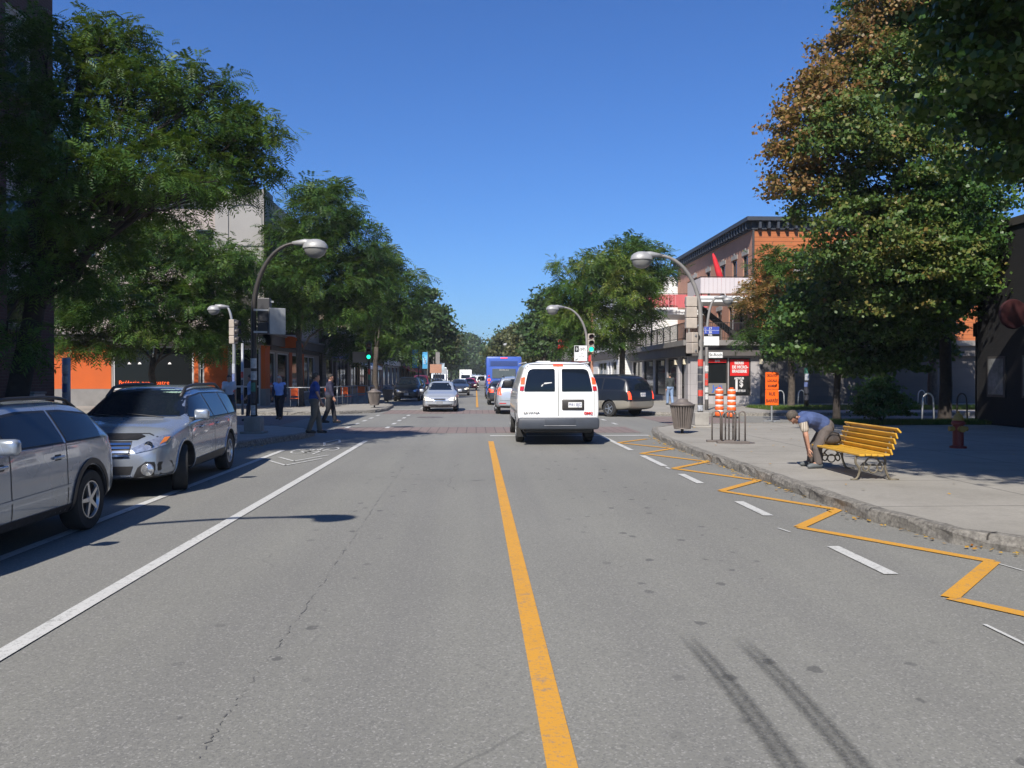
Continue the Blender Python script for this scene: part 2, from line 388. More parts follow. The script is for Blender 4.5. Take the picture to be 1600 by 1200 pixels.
def paintm(name, col, wear=.5):
    m, nt, b = node_mat(name)
    c = mixc(nt, maprange(nt, noise(nt, 42, 5, .8), .53, .64, 0, wear*1.2), col, (.17, .165, .16))
    c = mixc(nt, maprange(nt, noise(nt, 7, 6, .75), .58, .66, 0, wear*1.3), c, (.18, .175, .165))
    c = mixc(nt, maprange(nt, noise(nt, 2.2, 5, .7), .45, .75, 0, wear*.5), c, tuple(x*.62 for x in col))
    nt.links.new(c, b.inputs['Base Color']); b.inputs['Roughness'].default_value = .7; bump(nt, b, noise(nt, 120, 2), .3, .005); return m
M['linewhite'] = paintm('road_paint_white', (.52, .52, .50), .55); M['lineyellow'] = paintm('road_paint_yellow', (.58, .285, .03), .5)
M['grass'] = leafm('grass_blades', [(.03, .07, .012), (.06, .13, .02), (.12, .17, .03), (.2, .18, .06)], .3, 2.)
M['soil'] = plain('soil', (.09, .075, .05), .95, var=.4, scale=6, bmp=.5)

# ------------------------------------------------------------------ ground
def struct(o): o['kind'] = 'structure'; return o
struct(MB().sheet([(-500, -60), (500, -60), (500, 2500), (-500, 2500)], 0).build('road', M['asphalt']))
def walkway(outline, closing, name='pavement'):
    """outline = kerb line seen from the road; closing = the far corners"""
    w, z = .17, .14
    pts = [Vector((*p, 0)) for p in outline]; inner = []
    for i, p in enumerate(pts):
        d = (pts[min(i+1, len(pts)-1)]-pts[max(i-1, 0)]).normalized(); n = Vector((-d.y, d.x, 0))
        inner.append(p+n*w*walkway.side)
    rng = random.Random(3); top = .15; kb = MB()
    # resample so the granite gets chipped edges
    o2, i2 = [], []
    for a, b_, c, d in zip(pts, pts[1:], inner, inner[1:]):
        k = max(1, int((b_-a).length/.22)) if a.y < 60 and abs(a.x) < 30 else max(1, int((b_-a).length/8))
        for j in range(k): o2.append(a.lerp(b_, j/k)); i2.append(c.lerp(d, j/k))
    o2.append(pts[-1]); i2.append(inner[-1])
    vs_, fs = [], []
    for j, (a, c) in enumerate(zip(o2, i2)):
        r = lambda q: rng.uniform(-q, q)*1.5; dd = (c-a).normalized()
        prof = [a+dd*r(.006)+Vector((0,0,-.02)), a+dd*(.006+r(.012))+Vector((0,0,.07+r(.01))), a+dd*(.018+r(.012))+Vector((0,0,.128+r(.01))), a+dd*(.05+r(.01))+Vector((0,0,top+r(.004))), c+Vector((0,0,top+r(.003))), c+Vector((0,0,0))]
        vs_ += prof
    for j in range(len(o2)-1):
        for k in range(5): fs.append((j*6+k, (j+1)*6+k, (j+1)*6+k+1, j*6+k+1))
    kb.add(vs_, fs); acc = 0; kb.m = 1
    for j in range(len(o2)-1):
        acc += (o2[j+1]-o2[j]).length
        if acc > 1.5 and (o2[j+1]-o2[j]).length < .5:
            acc = 0; t = (o2[j+1]-o2[j]).normalized()*.009; dd = (i2[j]-o2[j]).normalized(); e = -dd*.006
            p_ = [o2[j]+dd*.006+Vector((0,0,-.02)), o2[j]+dd*.012+Vector((0,0,.07)), o2[j]+dd*.02+Vector((0,0,.13)), o2[j]+dd*.05+Vector((0,0,.158)), i2[j]+Vector((0,0,.157))]
            q_ = [p+e-t for p in p_]+[p+e+t for p in p_]; kb.add(q_, [(k, k+5, k+6, k+1) for k in range(4)])
    struct(kb.build('kerb', [M['granite'], M['kerbjoint']]))
    poly = [(p.x, p.y) for p in inner]+list(closing)
    struct(MB().prism(poly, -.05, z).build(name, M['walk']))
KR = [(at(1600+300, 960).x, 4.0), (5.6, 6.6)]+[tuple(at(px, py)[:2]) for px, py in ((1600,866),(1487,850),(1412,828),(1356,814),(1274,783),(1169,743),(1101,719),(1037,693),(1021,682))]
KR = [(6.0, -12), (6.0, 5.0)]+KR[1:]
walkway.side = -1
walkway(KR+[(5.35, 24.8), (6.1, 25.9), (7.6, 26.8), (10, 27.1), (60, 27.1)], [(60, -12)])
walkway.side = -1
walkway([(60, 34.5), (9.6, 34.5), (7.6, 35.1), (6.4, 36.6), (5.9, 39), (5.9, 600)][::-1][::-1], [(60, 600)])
walkway.side = 1
walkway([(-6.45, -12), (-6.45, 16.6), (-6.2, 17.8), (-5.65, 19.4), (-4.75, 22.2), (-4.6, 23.6), (-5.1, 25.2), (-6.6, 26.5), (-9, 27.1), (-70, 27.1)], [(-70, -12)])
walkway.side = 1
walkway([(-70, 36), (-8.2, 36), (-6.1, 36.9), (-4.7, 38.4), (-4.35, 40.4), (-4.55, 45.5), (-6.15, 50.5), (-6.15, 600)], [(-70, 600)])
for x0, x1, y0, y1 in ((-4.55, 5.0, 24.5, 27.4), (-4.3, 5.85, 37.2, 41.3), (6.8, 9.9, 27.3, 34.3), (-10.0, -6.8, 27.3, 35.8)):
    struct(MB().sheet([(x0, y0), (x1, y0), (x1, y1), (x0, y1)], .004).build('crossing', M['crossing']))
wl, yl = MB(), MB()
def stripe(mb, pts, w, z=.009):
    for a, b_ in zip(pts, pts[1:]):
        a, b_ = Vector(a), Vector(b_); d = (b_-a).normalized(); n = Vector((-d.y, d.x))*w/2
        mb.sheet([tuple(a-n), tuple(b_-n), tuple(b_+n), tuple(a+n)], z)
pt = lambda px, py: tuple(at(px, py)[:2])
lw = pt(572, 689)
stripe(wl, [(lw[0], -3), lw], .13)
stripe(wl, [(-4.42, -3), (-4.42, at(440, 704).y)], .12)
stripe(yl, [(at(885, 1200).x-.02, 0), (at(767, 690).x+.0, at(767, 690).y)], .135)
ysx = 0.06
stripe(yl, [(ysx, 44.8), (ysx-.05, 260)], .13)
stripe(wl, [(at(766,682).x, 23.3), (4.95, 23.3)], .26)
stripe(wl, [(-6.0, 41.9), (ysx+.1, 42.1)], .26)
stripe(wl, [(-2.9, 43), (-2.9, 200)], .10)
for y in (26.9, 29, 31, 33, 35.2):
    stripe(wl, [(-2.93, y), (-2.93, y+.9)], .13); stripe(wl, [(-4.25, y), (-4.25, y+.9)], .13)
for a, b_ in ((6.85, 8.0), (9.8, 10.93), (12.8, 14.05), (15.3, 17.35), (18.6, 23.0)): stripe(wl, [(3.55, a), (3.55, b_)], .125)
for a in (28.6, 31.2, 33.6): stripe(wl, [(4.95, a), (4.95, a+1)], .13)
stripe(wl, [(3.55, 43), (3.55, 120)], .1)
for p, q, w in (((1215,826),(1234,832),.03), ((1538,977),(1610,1012),.03), ((1543,877),(1600,893),.02), ((1040,730),(1046,733),.05)):
    stripe(wl, [pt(*p), pt(*q)], w)
# bus stop zigzag
zz = []
for n in range(-1, 6):
    zz += [(3.62, 6.1+2.93*n), (4.6+(.12 if n < 1 else 0), 7.28+2.93*n)]
for i, (a, b_) in enumerate(zip(zz, zz[1:])): stripe(yl, [a, b_], .13, .009 if i % 2 else .0105)
# bicycle symbol, chevrons and diamond of the left lane
gm = MB(); cx = -3.68
def ringpts(c, rx, ry, n=20): return [(c[0]+rx*math.cos(2*PI*i/n), c[1]+ry*math.sin(2*PI*i/n)) for i in range(n+1)]
for c in ((cx-.27, 18.7), (cx+.27, 19.2)): stripe(gm, ringpts(c, .2, .52), .045, .0095)
fr = [(cx-.27,18.7),(cx-.1,18.3),(cx+.17,18.7),(cx-.03,19.2),(cx-.1,18.3)]
stripe(gm, fr, .05, .0095); stripe(gm, [(cx+.17,18.7),(cx+.27,19.2)], .05, .0095); stripe(gm, [(cx+.17,18.7),(cx+.12,18.0),(cx+.3,17.85)], .05, .0095); stripe(gm, [(cx-.27,18.7),(cx-.03,19.2)], .05, .0095)
for dy in (0, .75): stripe(gm, [(cx-.45, 16.6+dy), (cx+.05, 15.75+dy), (cx+.5, 17.0+dy)], .06, .0095)
stripe(gm, [(cx, 20.1), (cx+.2, 21.1), (cx, 22.2), (cx-.2, 21.1), (cx, 20.1)], .06, .0095)
wl.v += []; n0 = len(wl.v); wl.add(gm.v, gm.f)
struct(wl.build('white_road_marking', M['linewhite'])); struct(yl.build('yellow_road_marking', M['lineyellow']))
# skid marks: rubber laid on the asphalt
m, nt, b = node_mat('skid_rubber'); b.inputs['Base Color'].default_value = (.035, .035, .037, 1); b.inputs['Roughness'].default_value = .7
tc = nt.nodes.new('ShaderNodeUVMap'); su = nt.nodes.new('ShaderNodeSeparateXYZ'); nt.links.new(tc.outputs[0], su.inputs[0])
ed = ramp(nt, su.outputs[0], [(0, 0.), (.28, .8), (.5, .35), (.72, .8), (1, 0.)]); ln = ramp(nt, su.outputs[1], [(0, 1.), (.8, .8), (1, 0.)])
m1 = nt.nodes.new('ShaderNodeMath'); m1.operation = 'MULTIPLY'; nt.links.new(ed, m1.inputs[0]); nt.links.new(ln, m1.inputs[1])
m2 = nt.nodes.new('ShaderNodeMath'); m2.operation = 'MULTIPLY'; nt.links.new(m1.outputs[0], m2.inputs[0]); nt.links.new(maprange(nt, noise(nt, 45, 5, .7), .3, .7, .2, .75), m2.inputs[1])
nt.links.new(m2.outputs[0], b.inputs['Alpha'])
for p, q in (((1255,1225),(1066,990)), ((1365,1225),(1150,995))):
    a, b_ = at(*p), at(*q); d = (b_-a); vs_, uv = [], []
    for i in range(13):
        t = i/12; c = a+d*t+Vector((.03*math.sin(t*3), 0, 0)); w = .075
        vs_ += [(c.x-w, c.y, .006), (c.x+w, c.y, .006)]; uv += [(0, t), (1, t)]
    fs = [(2*i, 2*i+1, 2*i+3, 2*i+2) for i in range(12)]
    o = MB().add(vs_, fs).build('skid_mark', m); struct(o); L = o.data.uv_layers.new(name='UVMap')
    for lp in o.data.loops: L.data[lp.index].uv = uv[lp.vertex_index]
# cracks sealed with tar
ck_ = MB(); rr_ = random.Random(8)
def crack(pts, w, n=18):
    out = []
    for (a, b_) in zip(pts, pts[1:]):
        a, b_ = Vector(a), Vector(b_)
        for i in range(n): p = a.lerp(b_, i/n); out.append((p.x+rr_.uniform(-.016, .016), p.y+rr_.uniform(-.01, .01)))
    for a, b_ in zip(out, out[1:]):
        if rr_.random() < .42: stripe(ck_, [a, b_], w*rr_.uniform(.3, .9), .0035)
crack([pt(560, 745), pt(720, 752), pt(800, 748)], .022); crack([pt(660, 690), pt(600, 770), pt(470, 960), pt(300, 1195)], .009, 90); crack([(-4.3, 20), (-1, 19.4), (.4, 19.7)], .014)
struct(ck_.build('road_crack', plain('tar_seal', (.11, .108, .105), .7, var=.2)))
# fallen leaves in the gutter
rng = np.random.default_rng(4)
def litter(P, size, mats, name='fallen_leaves', z=.014):
    n = len(P); a = rng.uniform(0, 2*PI, n); s = size*rng.uniform(.6, 1.3, n); V = np.zeros((n, 4, 3))
    for k, (ang, rr) in enumerate(((0, 1), (PI/2, .5), (PI, 1), (3*PI/2, .5))):
        V[:, k, 0] = P[:, 0]+np.cos(a+ang)*s*rr; V[:, k, 1] = P[:, 1]+np.sin(a+ang)*s*rr; V[:, k, 2] = P[:, 2]+z+rng.uniform(0, .02, n)
    return tag(fast(name, V.reshape(-1, 3), np.arange(n*4).reshape(-1, 4), mats), kind='stuff')
M['dryleaf'] = leafm('dry_leaf', [(.25, .09, .02), (.5, .28, .04), (.6, .42, .06)], .2, 3)
P = []
for (x0, y0), (x1, y1) in zip(KR[2:], KR[3:]):
    k = int(math.hypot(x1-x0, y1-y0)*11)
    for _ in range(k): t = rng.random(); P.append((x0+(x1-x0)*t-abs(rng.normal(0, .10))-.02, y0+(y1-y0)*t, 0))
for _ in range(60): P.append((rng.uniform(5, 11), rng.uniform(7, 26), .14))
for _ in range(60): t = rng.random(); P.append((-5.4-rng.uniform(-.3, .35), 18.6+2.6*t, 0 if False else .005))
litter(np.array(P), .035, M['dryleaf'])
tag(bpy.data.objects['fallen_leaves'], 'yellow and brown dry leaves strewn along the gutters and pavement', 'fallen leaves')
# grass verges of the side street
def blades(name, label, x0, x1, y0, y1, n, z=.15, h=.13):
    P = np.stack([rng.uniform(x0, x1, n), rng.uniform(y0, y1, n), np.full(n, z)], 1); a = rng.uniform(0, 2*PI, n); hh = h*rng.uniform(.4, 1.4, n)
    V = np.zeros((n, 3, 3)); w = .012
    V[:, 0] = P; V[:, 1] = P; V[:, 0, 0] += np.cos(a)*w; V[:, 0, 1] += np.sin(a)*w; V[:, 1, 0] -= np.cos(a)*w; V[:, 1, 1] -= np.sin(a)*w
    V[:, 2] = P; V[:, 2, 2] += hh; V[:, 2, 0] += rng.normal(0, .05, n); V[:, 2, 1] += rng.normal(0, .05, n)
    tag(fast(name, V.reshape(-1, 3), np.arange(n*3).reshape(-1, 3), M['grass']), label, 'grass', kind='stuff')
for (x0, x1, y0, y1, n, lab) in ((13.5, 27.0, 37.2, 40.6, 42000, 'green grass verge in front of the orange building across the side street'), (11.6, 17.0, 25.6, 26.9, 14000, 'small patch of grass with dry leaves at the plaza edge near the bush')):
    struct(MB().prism([(x0, y0), (x1, y0), (x1, y1), (x0, y1)], .1, .155).build('verge_soil', M['soil']))
    blades('grass', lab, x0, x1, y0, y1, n)
# manhole covers
for px, py, r, lab in ((672, 652, .55, 'round iron manhole cover in the middle of the crossroads'), (1154, 701, .38, 'small round cover in the pavement before the bicycle rack')):
    p = at(px, py); z = .002 if py == 652 else .141
    t = MB().lathe([(0, z+.004), (r*.8, z+.004), (r*.82, z+.002), (r*.9, z+.006), (r, z+.003), (r, z)], 28).build('manhole_cover', M['brownmetal'], loc=(p.x, p.y, 0)); tag(t, lab, 'manhole cover')
# ------------------------------------------------------------------ buildings
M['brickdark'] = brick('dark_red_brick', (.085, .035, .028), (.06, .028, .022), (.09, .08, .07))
M['brickred'] = brick('red_brick', (.50, .24, .15), (.43, .21, .13), (.32, .25, .2))
M['brickbrown'] = brick('brown_brick', (.17, .10, .07), (.13, .08, .06), (.2, .18, .15))
M['brickbeige'] = brick('beige_brick', (.42, .33, .22), (.36, .28, .19), (.4, .36, .3))
M['brickshade'] = brick('shaded_grey_block', (.12, .11, .105), (.10, .094, .09), (.07, .065, .06), 1.2, .55, .012)  # pale block wall, colour darkened to carry the shade of the trees
M['cream'] = plain('cream_render', (.38, .325, .29), .85, var=.07, scale=.6, bmp=.15, dirt=.3)
M['greyrender'] = plain('grey_render', (.30, .285, .265), .85, var=.08, scale=.7, bmp=.2, dirt=.35)
M['orangewall'] = plain('orange_painted_wall', (.50, .088, .006), .7, var=.06, scale=1.2, bmp=.15, dirt=.1)
M['orangeside'] = siding('orange_siding', (.44, .135, .04), .24)
M['whiteside'] = siding('white_siding', (.78, .77, .74), .2, line=.55)
M['baseg'] = plain('grey_plinth', (.2, .19, .18), .85, var=.15, scale=1.5, bmp=.2, dirt=.4)
M['fascia'] = plain('dark_fascia', (.095, .085, .08), .6, var=.2, scale=1.2, dirt=.2)
M['ledge'] = plain('grey_ledge', (.21, .195, .18), .6, var=.12, scale=1.5, dirt=.3)
M['tile'] = brick('grey_cladding_tile', (.42, .39, .385), (.38, .36, .355), (.15, .14, .14), 1.0, .62, .012, .5)
M['cornice'] = plain('dark_cornice', (.035, .042, .055), .6, var=.2)
M['darkwood'] = siding('dark_boards', (.06, .045, .038), .22)
M['roofing'] = plain('roof_gravel', (.16, .155, .15), .95, var=.2, scale=4)
M['frame'] = plain('window_frame', (.5, .5, .5), .5, var=.05, dirt=.2)
M['framedark'] = plain('dark_window_frame', (.06, .055, .05), .5, var=.1)
M['curtain'] = plain('pale_curtain', (.35, .34, .31), .9, var=.2, scale=4)
M['awnred'] = plain('red_awning', (.5, .03, .03), .7, var=.1); M['blueboard'] = plain('blue_board', (.03, .06, .22), .6, var=.1)
def wallgrid(mb, U, Z, ops, P):
    """wall face U x Z with openings; P(u, z, d) -> point, d = depth into the wall"""
    us = sorted({U[0], U[1], *[o[0] for o in ops], *[o[1] for o in ops]}); zs = sorted({Z[0], Z[1], *[o[2] for o in ops], *[o[3] for o in ops]})
    for a, b_ in zip(us, us[1:]):
        for c, d in zip(zs, zs[1:]):
            um, zm = (a+b_)/2, (c+d)/2
            if any(o[0] < um < o[1] and o[2] < zm < o[3] for o in ops): continue
            mb.add([P(a, c, 0), P(b_, c, 0), P(b_, d, 0), P(a, d, 0)], [(0, 1, 2, 3)])
    for o in ops:
        a, b_, c, d = o[:4]; D = .16
        for q in (((a,c),(b_,c)), ((b_,c),(b_,d)), ((b_,d),(a,d)), ((a,d),(a,c))):
            (u1, z1), (u2, z2) = q; mb.add([P(u1, z1, 0), P(u1, z1, D), P(u2, z2, D), P(u2, z2, 0)], [(0, 1, 2, 3)])
def pbox(mb, P, u0, u1, z0, z1, d0, d1):
    vs_ = [P(u, z, d) for d in (d0, d1) for u, z in ((u0, z0), (u1, z0), (u1, z1), (u0, z1))]
    mb.add(vs_, [(0, 1, 2, 3), (7, 6, 5, 4), (0, 4, 5, 1), (1, 5, 6, 2), (2, 6, 7, 3), (3, 7, 4, 0)])
def window(P, o, root, frame=None, kind='win'):
    a, b_, c, d = o[:4]; k = o[4] if len(o) > 4 else 'win'; fm = frame or M['frame']
    f = MB(); t = .06 if k == 'win' else .08
    pbox(f, P, a, a+t, c, d, .06, .155); pbox(f, P, b_-t, b_, c, d, .06, .155); pbox(f, P, a+t, b_-t, c, c+t, .061, .154); pbox(f, P, a+t, b_-t, d-t, d, .061, .154)
    if k == 'win' and d-c > .9: pbox(f, P, a+t, b_-t, (c+d)/2-.025, (c+d)/2+.025, .065, .15)
    if k == 'shop':
        n = max(1, int((b_-a)/1.7))
        for i in range(1, n): x = a+(b_-a)*i/n; pbox(f, P, x-.03, x+.03, c+t, d-t, .065, .15)
    if k == 'door': pbox(f, P, a+t, b_-t, c+.95, c+1.05, .065, .15)
    fo = f.build('door' if k == 'door' else 'window', fm, root)
    p = MB(); pbox(p, P, a+t*.5, b_-t*.5, c+t*.5, d-t*.5, .11, .125); p.build('pane', M['shopglass'] if k != 'win' else M['glass'], fo)
    if k == 'win' and len(o) > 5:
        q = MB(); pbox(q, P, a+t, b_-t, (c+d)/2 if o[5] == 'half' else c+t, d-t, .104, .109); q.build('blind', M['curtain'], fo)
    if k == 'win':
        q = MB(); pbox(q, P, a-.06, b_+.06, c-.1, c-.003, -.05, .1); q.build('sill', M['ledge'], fo)
    return fo
def building(name, label, x0, x1, y0, y1, H, mat, fac, frame=None, z0=0, group=None, closed=True, shell='wall'):
    """fac: {'S': [...], 'E': [...], 'W': [...]}, opening u runs along +x (S) or +y (E, W)"""
    rt = thing(name, label, 'building', (x0, y0, .14), 0, group); dx, dy = x1-x0, y1-y0
    PL = {'S': lambda u, z, d: Vector((u, d, z)), 'E': lambda u, z, d: Vector((dx-d, u, z)), 'W': lambda u, z, d: Vector((d, u, z)), 'N': lambda u, z, d: Vector((dx-u, dy-d, z))}
    for s, L in (('S', dx), ('E', dy), ('W', dy), ('N', dx)):
        mb = MB(); ops = [o for o in fac.get(s, []) if o[4:5] != ('skip',)]
        wallgrid(mb, (0, L), (z0, H), ops, PL[s]); mb.build(shell, mat, rt)
        for o in ops: window(PL[s], o, rt, frame)
    MB().box(.02, dx-.02, .02, dy-.02, H-.35, H-.12).build('roof', M['roofing'], rt)
    MB().box(.25, dx-.25, .25, dy-.25, z0+.02, H-.4).build('interior', M['signblack'], rt)
    return rt, PL, dx, dy

# --- dark brick apartment house, left, near
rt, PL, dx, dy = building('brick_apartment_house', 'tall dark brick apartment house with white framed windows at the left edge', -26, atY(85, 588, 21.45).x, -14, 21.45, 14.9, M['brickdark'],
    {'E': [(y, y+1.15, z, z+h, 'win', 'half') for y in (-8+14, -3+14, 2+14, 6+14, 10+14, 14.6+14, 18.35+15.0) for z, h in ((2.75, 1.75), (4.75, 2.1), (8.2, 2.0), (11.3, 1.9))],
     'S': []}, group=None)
mb = MB(); mb.box(-.2, dx+.25, -.2, dy+.2, 14.9, 15.15); mb.box(-.1, dx+.12, -.1, dy+.1, 14.5, 14.897); mb.build('cornice', M['cornice'], rt)
mb = MB(); mb.box(dx+.003, dx+.08, 0, dy+.003, 0, .9); mb.build('plinth', M['baseg'], rt)

# --- cream building with orange ground floor, left beyond the crossing
X0, X1, Y0, Y1 = -34, -11.2, 44, 59
def ux(px): return atY(px, 588, Y0).x-X0
H = 11.2
grd = [(ux(176), ux(302), .85, 3.15, 'shop'), (ux(311), ux(318), .85, 3.1, 'win'), (ux(358), ux(406), 0.02, 3.05, 'door')]
ups = [(ux(p), ux(p)+1.0, z, z+1.7) for p in (120, 165, 215, 262, 306) for z in (4.7, 7.6)]
rt, PL, dx, dy = building('corner_cafe_building', 'cream three storey corner building with bright orange ground floor and dark shop windows', X0, X1, Y0, Y1, H, M['cream'],
    {'S': grd+ups, 'E': [(1.0, 2.4, .02, 2.9, 'door'), (2.8, 5.6, .5, 2.9, 'shop'), (6.4, 9, .5, 2.9, 'shop'), (9.8, 13.6, .5, 2.9, 'shop')]+[(u, u+1.2, z, z+1.8) for u in (1.2, 5, 8.8, 12.4) for z in (4.6, 7.6)]})
PS, PE = PL['S'], PL['E']
for P_, a, b_ in ((PS, 0, ux(174)), (PS, ux(303.5), ux(310)), (PS, ux(319.5), ux(356)), (PS, ux(408), dx+.03), (PE, 0, .95), (PE, 5.65, 6.35), (PE, 9.05, 9.75)):
    mb = MB(); pbox(mb, P_, a, b_, .9, 3.2, -.03, -.002); mb.build('orange_wall', M['orangewall'], rt)
mb = MB()
for a, b_ in ((0, ux(175.5)), (ux(303), ux(356.5)), (ux(407.5), dx+.05)): pbox(mb, PS, a, b_, 0, .897, -.05, -.001)
pbox(mb, PS, ux(176), ux(302.5), 0, .84, -.05, -.001); pbox(mb, PE, 0, .95, 0, .897, -.05, -.001); pbox(mb, PE, 2.45, 15, 0, .49, -.05, -.001)
mb.build('plinth', M['baseg'], rt)
mb = MB(); pbox(mb, PS, 0, dx+.35, 3.23, 3.75, -.35, -.002); pbox(mb, PE, -.35, 15, 3.23, 3.75, -.35, -.002); mb.build('sign_band', M['fascia'], rt)
mb = MB(); pbox(mb, PS, 0, dx+.45, 3.753, 3.85, -.45, -.002); pbox(mb, PE, -.45, 15, 3.753, 3.85, -.45, -.002); mb.build('ledge', M['ledge'], rt)
mb = MB(); pbox(mb, PS, ux(338), dx+.06, 3.86, H+.25, -.14, -.002); pbox(mb, PE, -.14, 1.6, 3.86, H+.25, -.062, -.002); mb.build('corner_pier', M['greyrender'], rt)
# blank arched panel on the pier
arch = [(ux(359), 8.6)]+[((ux(359)+ux(409))/2-(ux(409)-ux(359))/2*math.cos(PI*i/12), 10.25+.38*math.sin(PI*i/12)) for i in range(13)]+[(ux(409), 8.6)]
o2 = [(ux(357), 8.6)]+[((ux(357)+ux(411))/2-(ux(411)-ux(357))/2*math.cos(PI*i/12), 10.3+.48*math.sin(PI*i/12)) for i in range(13)]+[(ux(411), 8.6)]
mb = MB()
for (a, b_), (c, d) in zip(zip(arch, arch[1:]), zip(o2, o2[1:])):
    q = [PS(u, z, -.145) for u, z in (a, b_, d, c)]+[PS(u, z, -.2) for u, z in (a, b_, d, c)]
    mb.add(q, [(4,5,6,7),(0,4,7,3),(1,2,6,5),(0,1,5,4),(3,7,6,2)])
pbox(mb, PS, ux(357), ux(411), 8.45, 8.597, -.2, -.142); mb.build('arched_panel', M['greyrender'], rt)
mb = MB(); pbox(mb, PS, ux(370), ux(404), 5.0, 7.6, -.16, -.145); mb.build('shutter', M['framedark'], rt)
mb = MB(); pbox(mb, PS, 0, ux(337), 10.55, 10.95, -.16, -.003); pbox(mb, PS, 0, ux(337), 10.953, 11.25, -.3, -.003); mb.build('cornice', M['cornice'], rt)
text('Charcuteries', .42, Vector((ux(388), -.37, 3.48)), FACE_S, M['reflwhite'], rt, sx=.92)
M['neon'] = emis('red_neon', (1., .12, .02), 1.)
text('Brûlerie aux quatre', .3, Vector((ux(224), .09, 1.22)), FACE_S, M['neon'], rt, off=-.003, sp=1.1)
mb = MB()
for px in (201, 217, 264): mb.lathe([(.03, .32), (.05, .2), (.14, 0), (.13, 0), (.04, .2)], 12, Matrix.Translation(Vector((ux(px), .2, 2.2)))); mb.tube([(ux(px), .2, 2.5), (ux(px), .2, 3.1)], .01, 4)
mb.build('pendant_lamp', M['reflwhite'], rt)
mb = MB(); mb.box(ux(376), ux(398), .09, .1, 1.1, 2.0); mb.build('door_poster', M['ledge'], rt)
mb = MB(); pbox(mb, PE, .96, 15, 3.0, 3.2, -.12, -.002); mb.build('lintel', M['framedark'], rt)
# projecting sign with an orange fan below it
sg = thing('projecting_sign', 'black projecting sign with white lettering above a half round orange fan on the cafe corner', 'sign', (-11.2, 47.2, 3.3))
MB().box(.02, 1.2, -.05, .05, .75, 2.15).build('sign_board', M['signblack'], sg); MB().box(-.02, .02, -.05, .05, .3, 2.3).build('bracket', M['darkmetal'], sg)
text('Charcuterie', .2, Vector((.6, -.056, 1.25)), FACE_S, M['reflwhite'], sg); text('Fumoir & grill', .18, Vector((.6, -.056, .98)), FACE_S, M['reflwhite'], sg)
MB().ell((.6, -.06, 1.75), (.27, .012, .27)).build('emblem', M['redpanel'], sg)
MB().prism([(0, 0)]+[(.72*math.cos(PI*i/14), .66*math.sin(PI*i/14)) for i in range(15)], -.04, .04, Matrix.Translation(Vector((.62, 0, .02))) @ Matrix.Rotation(PI/2, 4, 'X')).build('orange_fan', M['orangewall'], sg)

# --- low dark shops, left
rt, PL, dx, dy = building('dark_brown_shop', 'low dark brown shop with a white roof edge and hanging poster, beyond the orange cafe', -24, -11.0, 59.2, 72, 5.3, M['darkwood'],
    {'E': [(1.5, 3.9, .5, 2.9, 'shop'), (4.5, 5.6, .02, 2.8, 'door'), (6.4, 11.5, .5, 2.9, 'shop')], 'S': []}, M['framedark'])
mb = MB(); mb.box(dx-.1, dx+.6, -.05, dy, 4.9, 5.3); mb.build('eaves', M['white'], rt)
mb = MB(); mb.box(dx+.003, dx+.35, .1, dy-.1, 4.5, 4.897); mb.build('fascia', M['ledge'], rt)
mb = MB(); mb.box(dx+.003, dx+.05, 4.2, 11.8, 3.0, 3.7); mb.build('blue_fascia', M['blueboard'], rt)
sg = thing('poster_sign', 'pale hanging poster sign fixed to the front of the dark brown shop', 'sign', (-10.95, 61, 2.9))
MB().box(.1, 1.3, -.05, .05, .3, 1.9).build('poster', plain('poster_print', (.35, .33, .3), .5, var=.6, scale=2.5), sg); MB().box(-.02, .14, -.02, .02, 1.2, 1.25).build('bracket', M['darkmetal'], sg)

# --- rows of street buildings further on, both sides
rb = random.Random(11)
def rowhouse(side, y0, y1, H, mat, label, fac='brick', front=None, awn=None, hue=None):
    F = 11.0 if front is None else front; L = y1-y0; ops = []
    nb = max(2, int(L/2.6)); key = 'E' if side < 0 else 'W'
    for i in range(nb):
        u = (i+.5)*L/nb
        for k in range(1, int(H/3.1)): ops.append((u-.5, u+.5, 3.1*k+1.0, 3.1*k+2.7))
    n2 = max(1, int(L/4.5))
    for i in range(n2):
        a = .5+i*(L-.5)/n2; ops.append((a, a+(L-.5)/n2-1.7, .45, 2.8, 'shop')); ops.append((a+(L-.5)/n2-1.5, a+(L-.5)/n2-.5, .03, 2.75, 'door'))
    x0, x1 = (-F-12, -F) if side < 0 else (F, F+12)
    rt, PL, dx, dy = building('shop_house', label, x0, x1, y0, y1, H, mat, {key: ops}, M['framedark'] if rb.random() < .5 else M['frame'], group='shop houses along the street')
    xf = dx if side < 0 else 0; s = 1 if side < 0 else -1
    mb = MB(); a, b_ = sorted((xf+s*.003, xf+s*.22)); mb.box(a, b_, .1, L-.1, 3.0, 3.6); mb.build('sign_band', hue or M['fascia'], rt)
    mb = MB(); a, b_ = sorted((xf-s*.2, xf+s*.4)); mb.box(a, b_, 0.05, L-.05, H+.002, H+.3); mb.build('cornice', M['cornice'] if rb.random() < .6 else M['ledge'], rt)
    if awn:
        mb = MB(); x2 = xf+s*1.5
        mb.add([(xf+s*.23, .6, 3.1), (x2, .6, 2.45), (x2, L-.6, 2.45), (xf+s*.23, L-.6, 3.1), (x2, .6, 2.2), (x2, L-.6, 2.2), (xf+s*.23, .6, 3.05), (xf+s*.23, L-.6, 3.05)], [(0,1,2,3),(1,4,5,2),(0,6,4,1),(3,2,5,7)])
        mb.build('awning', awn, rt)
    return rt
rowhouse(-1, 72.2, 84, 7.2, M['brickbeige'], 'beige brick two storey shop house behind the traffic signal on the left', awn=M['white'])
rowhouse(-1, 84.2, 97, 9.6, M['brickred'], 'red brick three storey shop house behind the blue banners on the left')
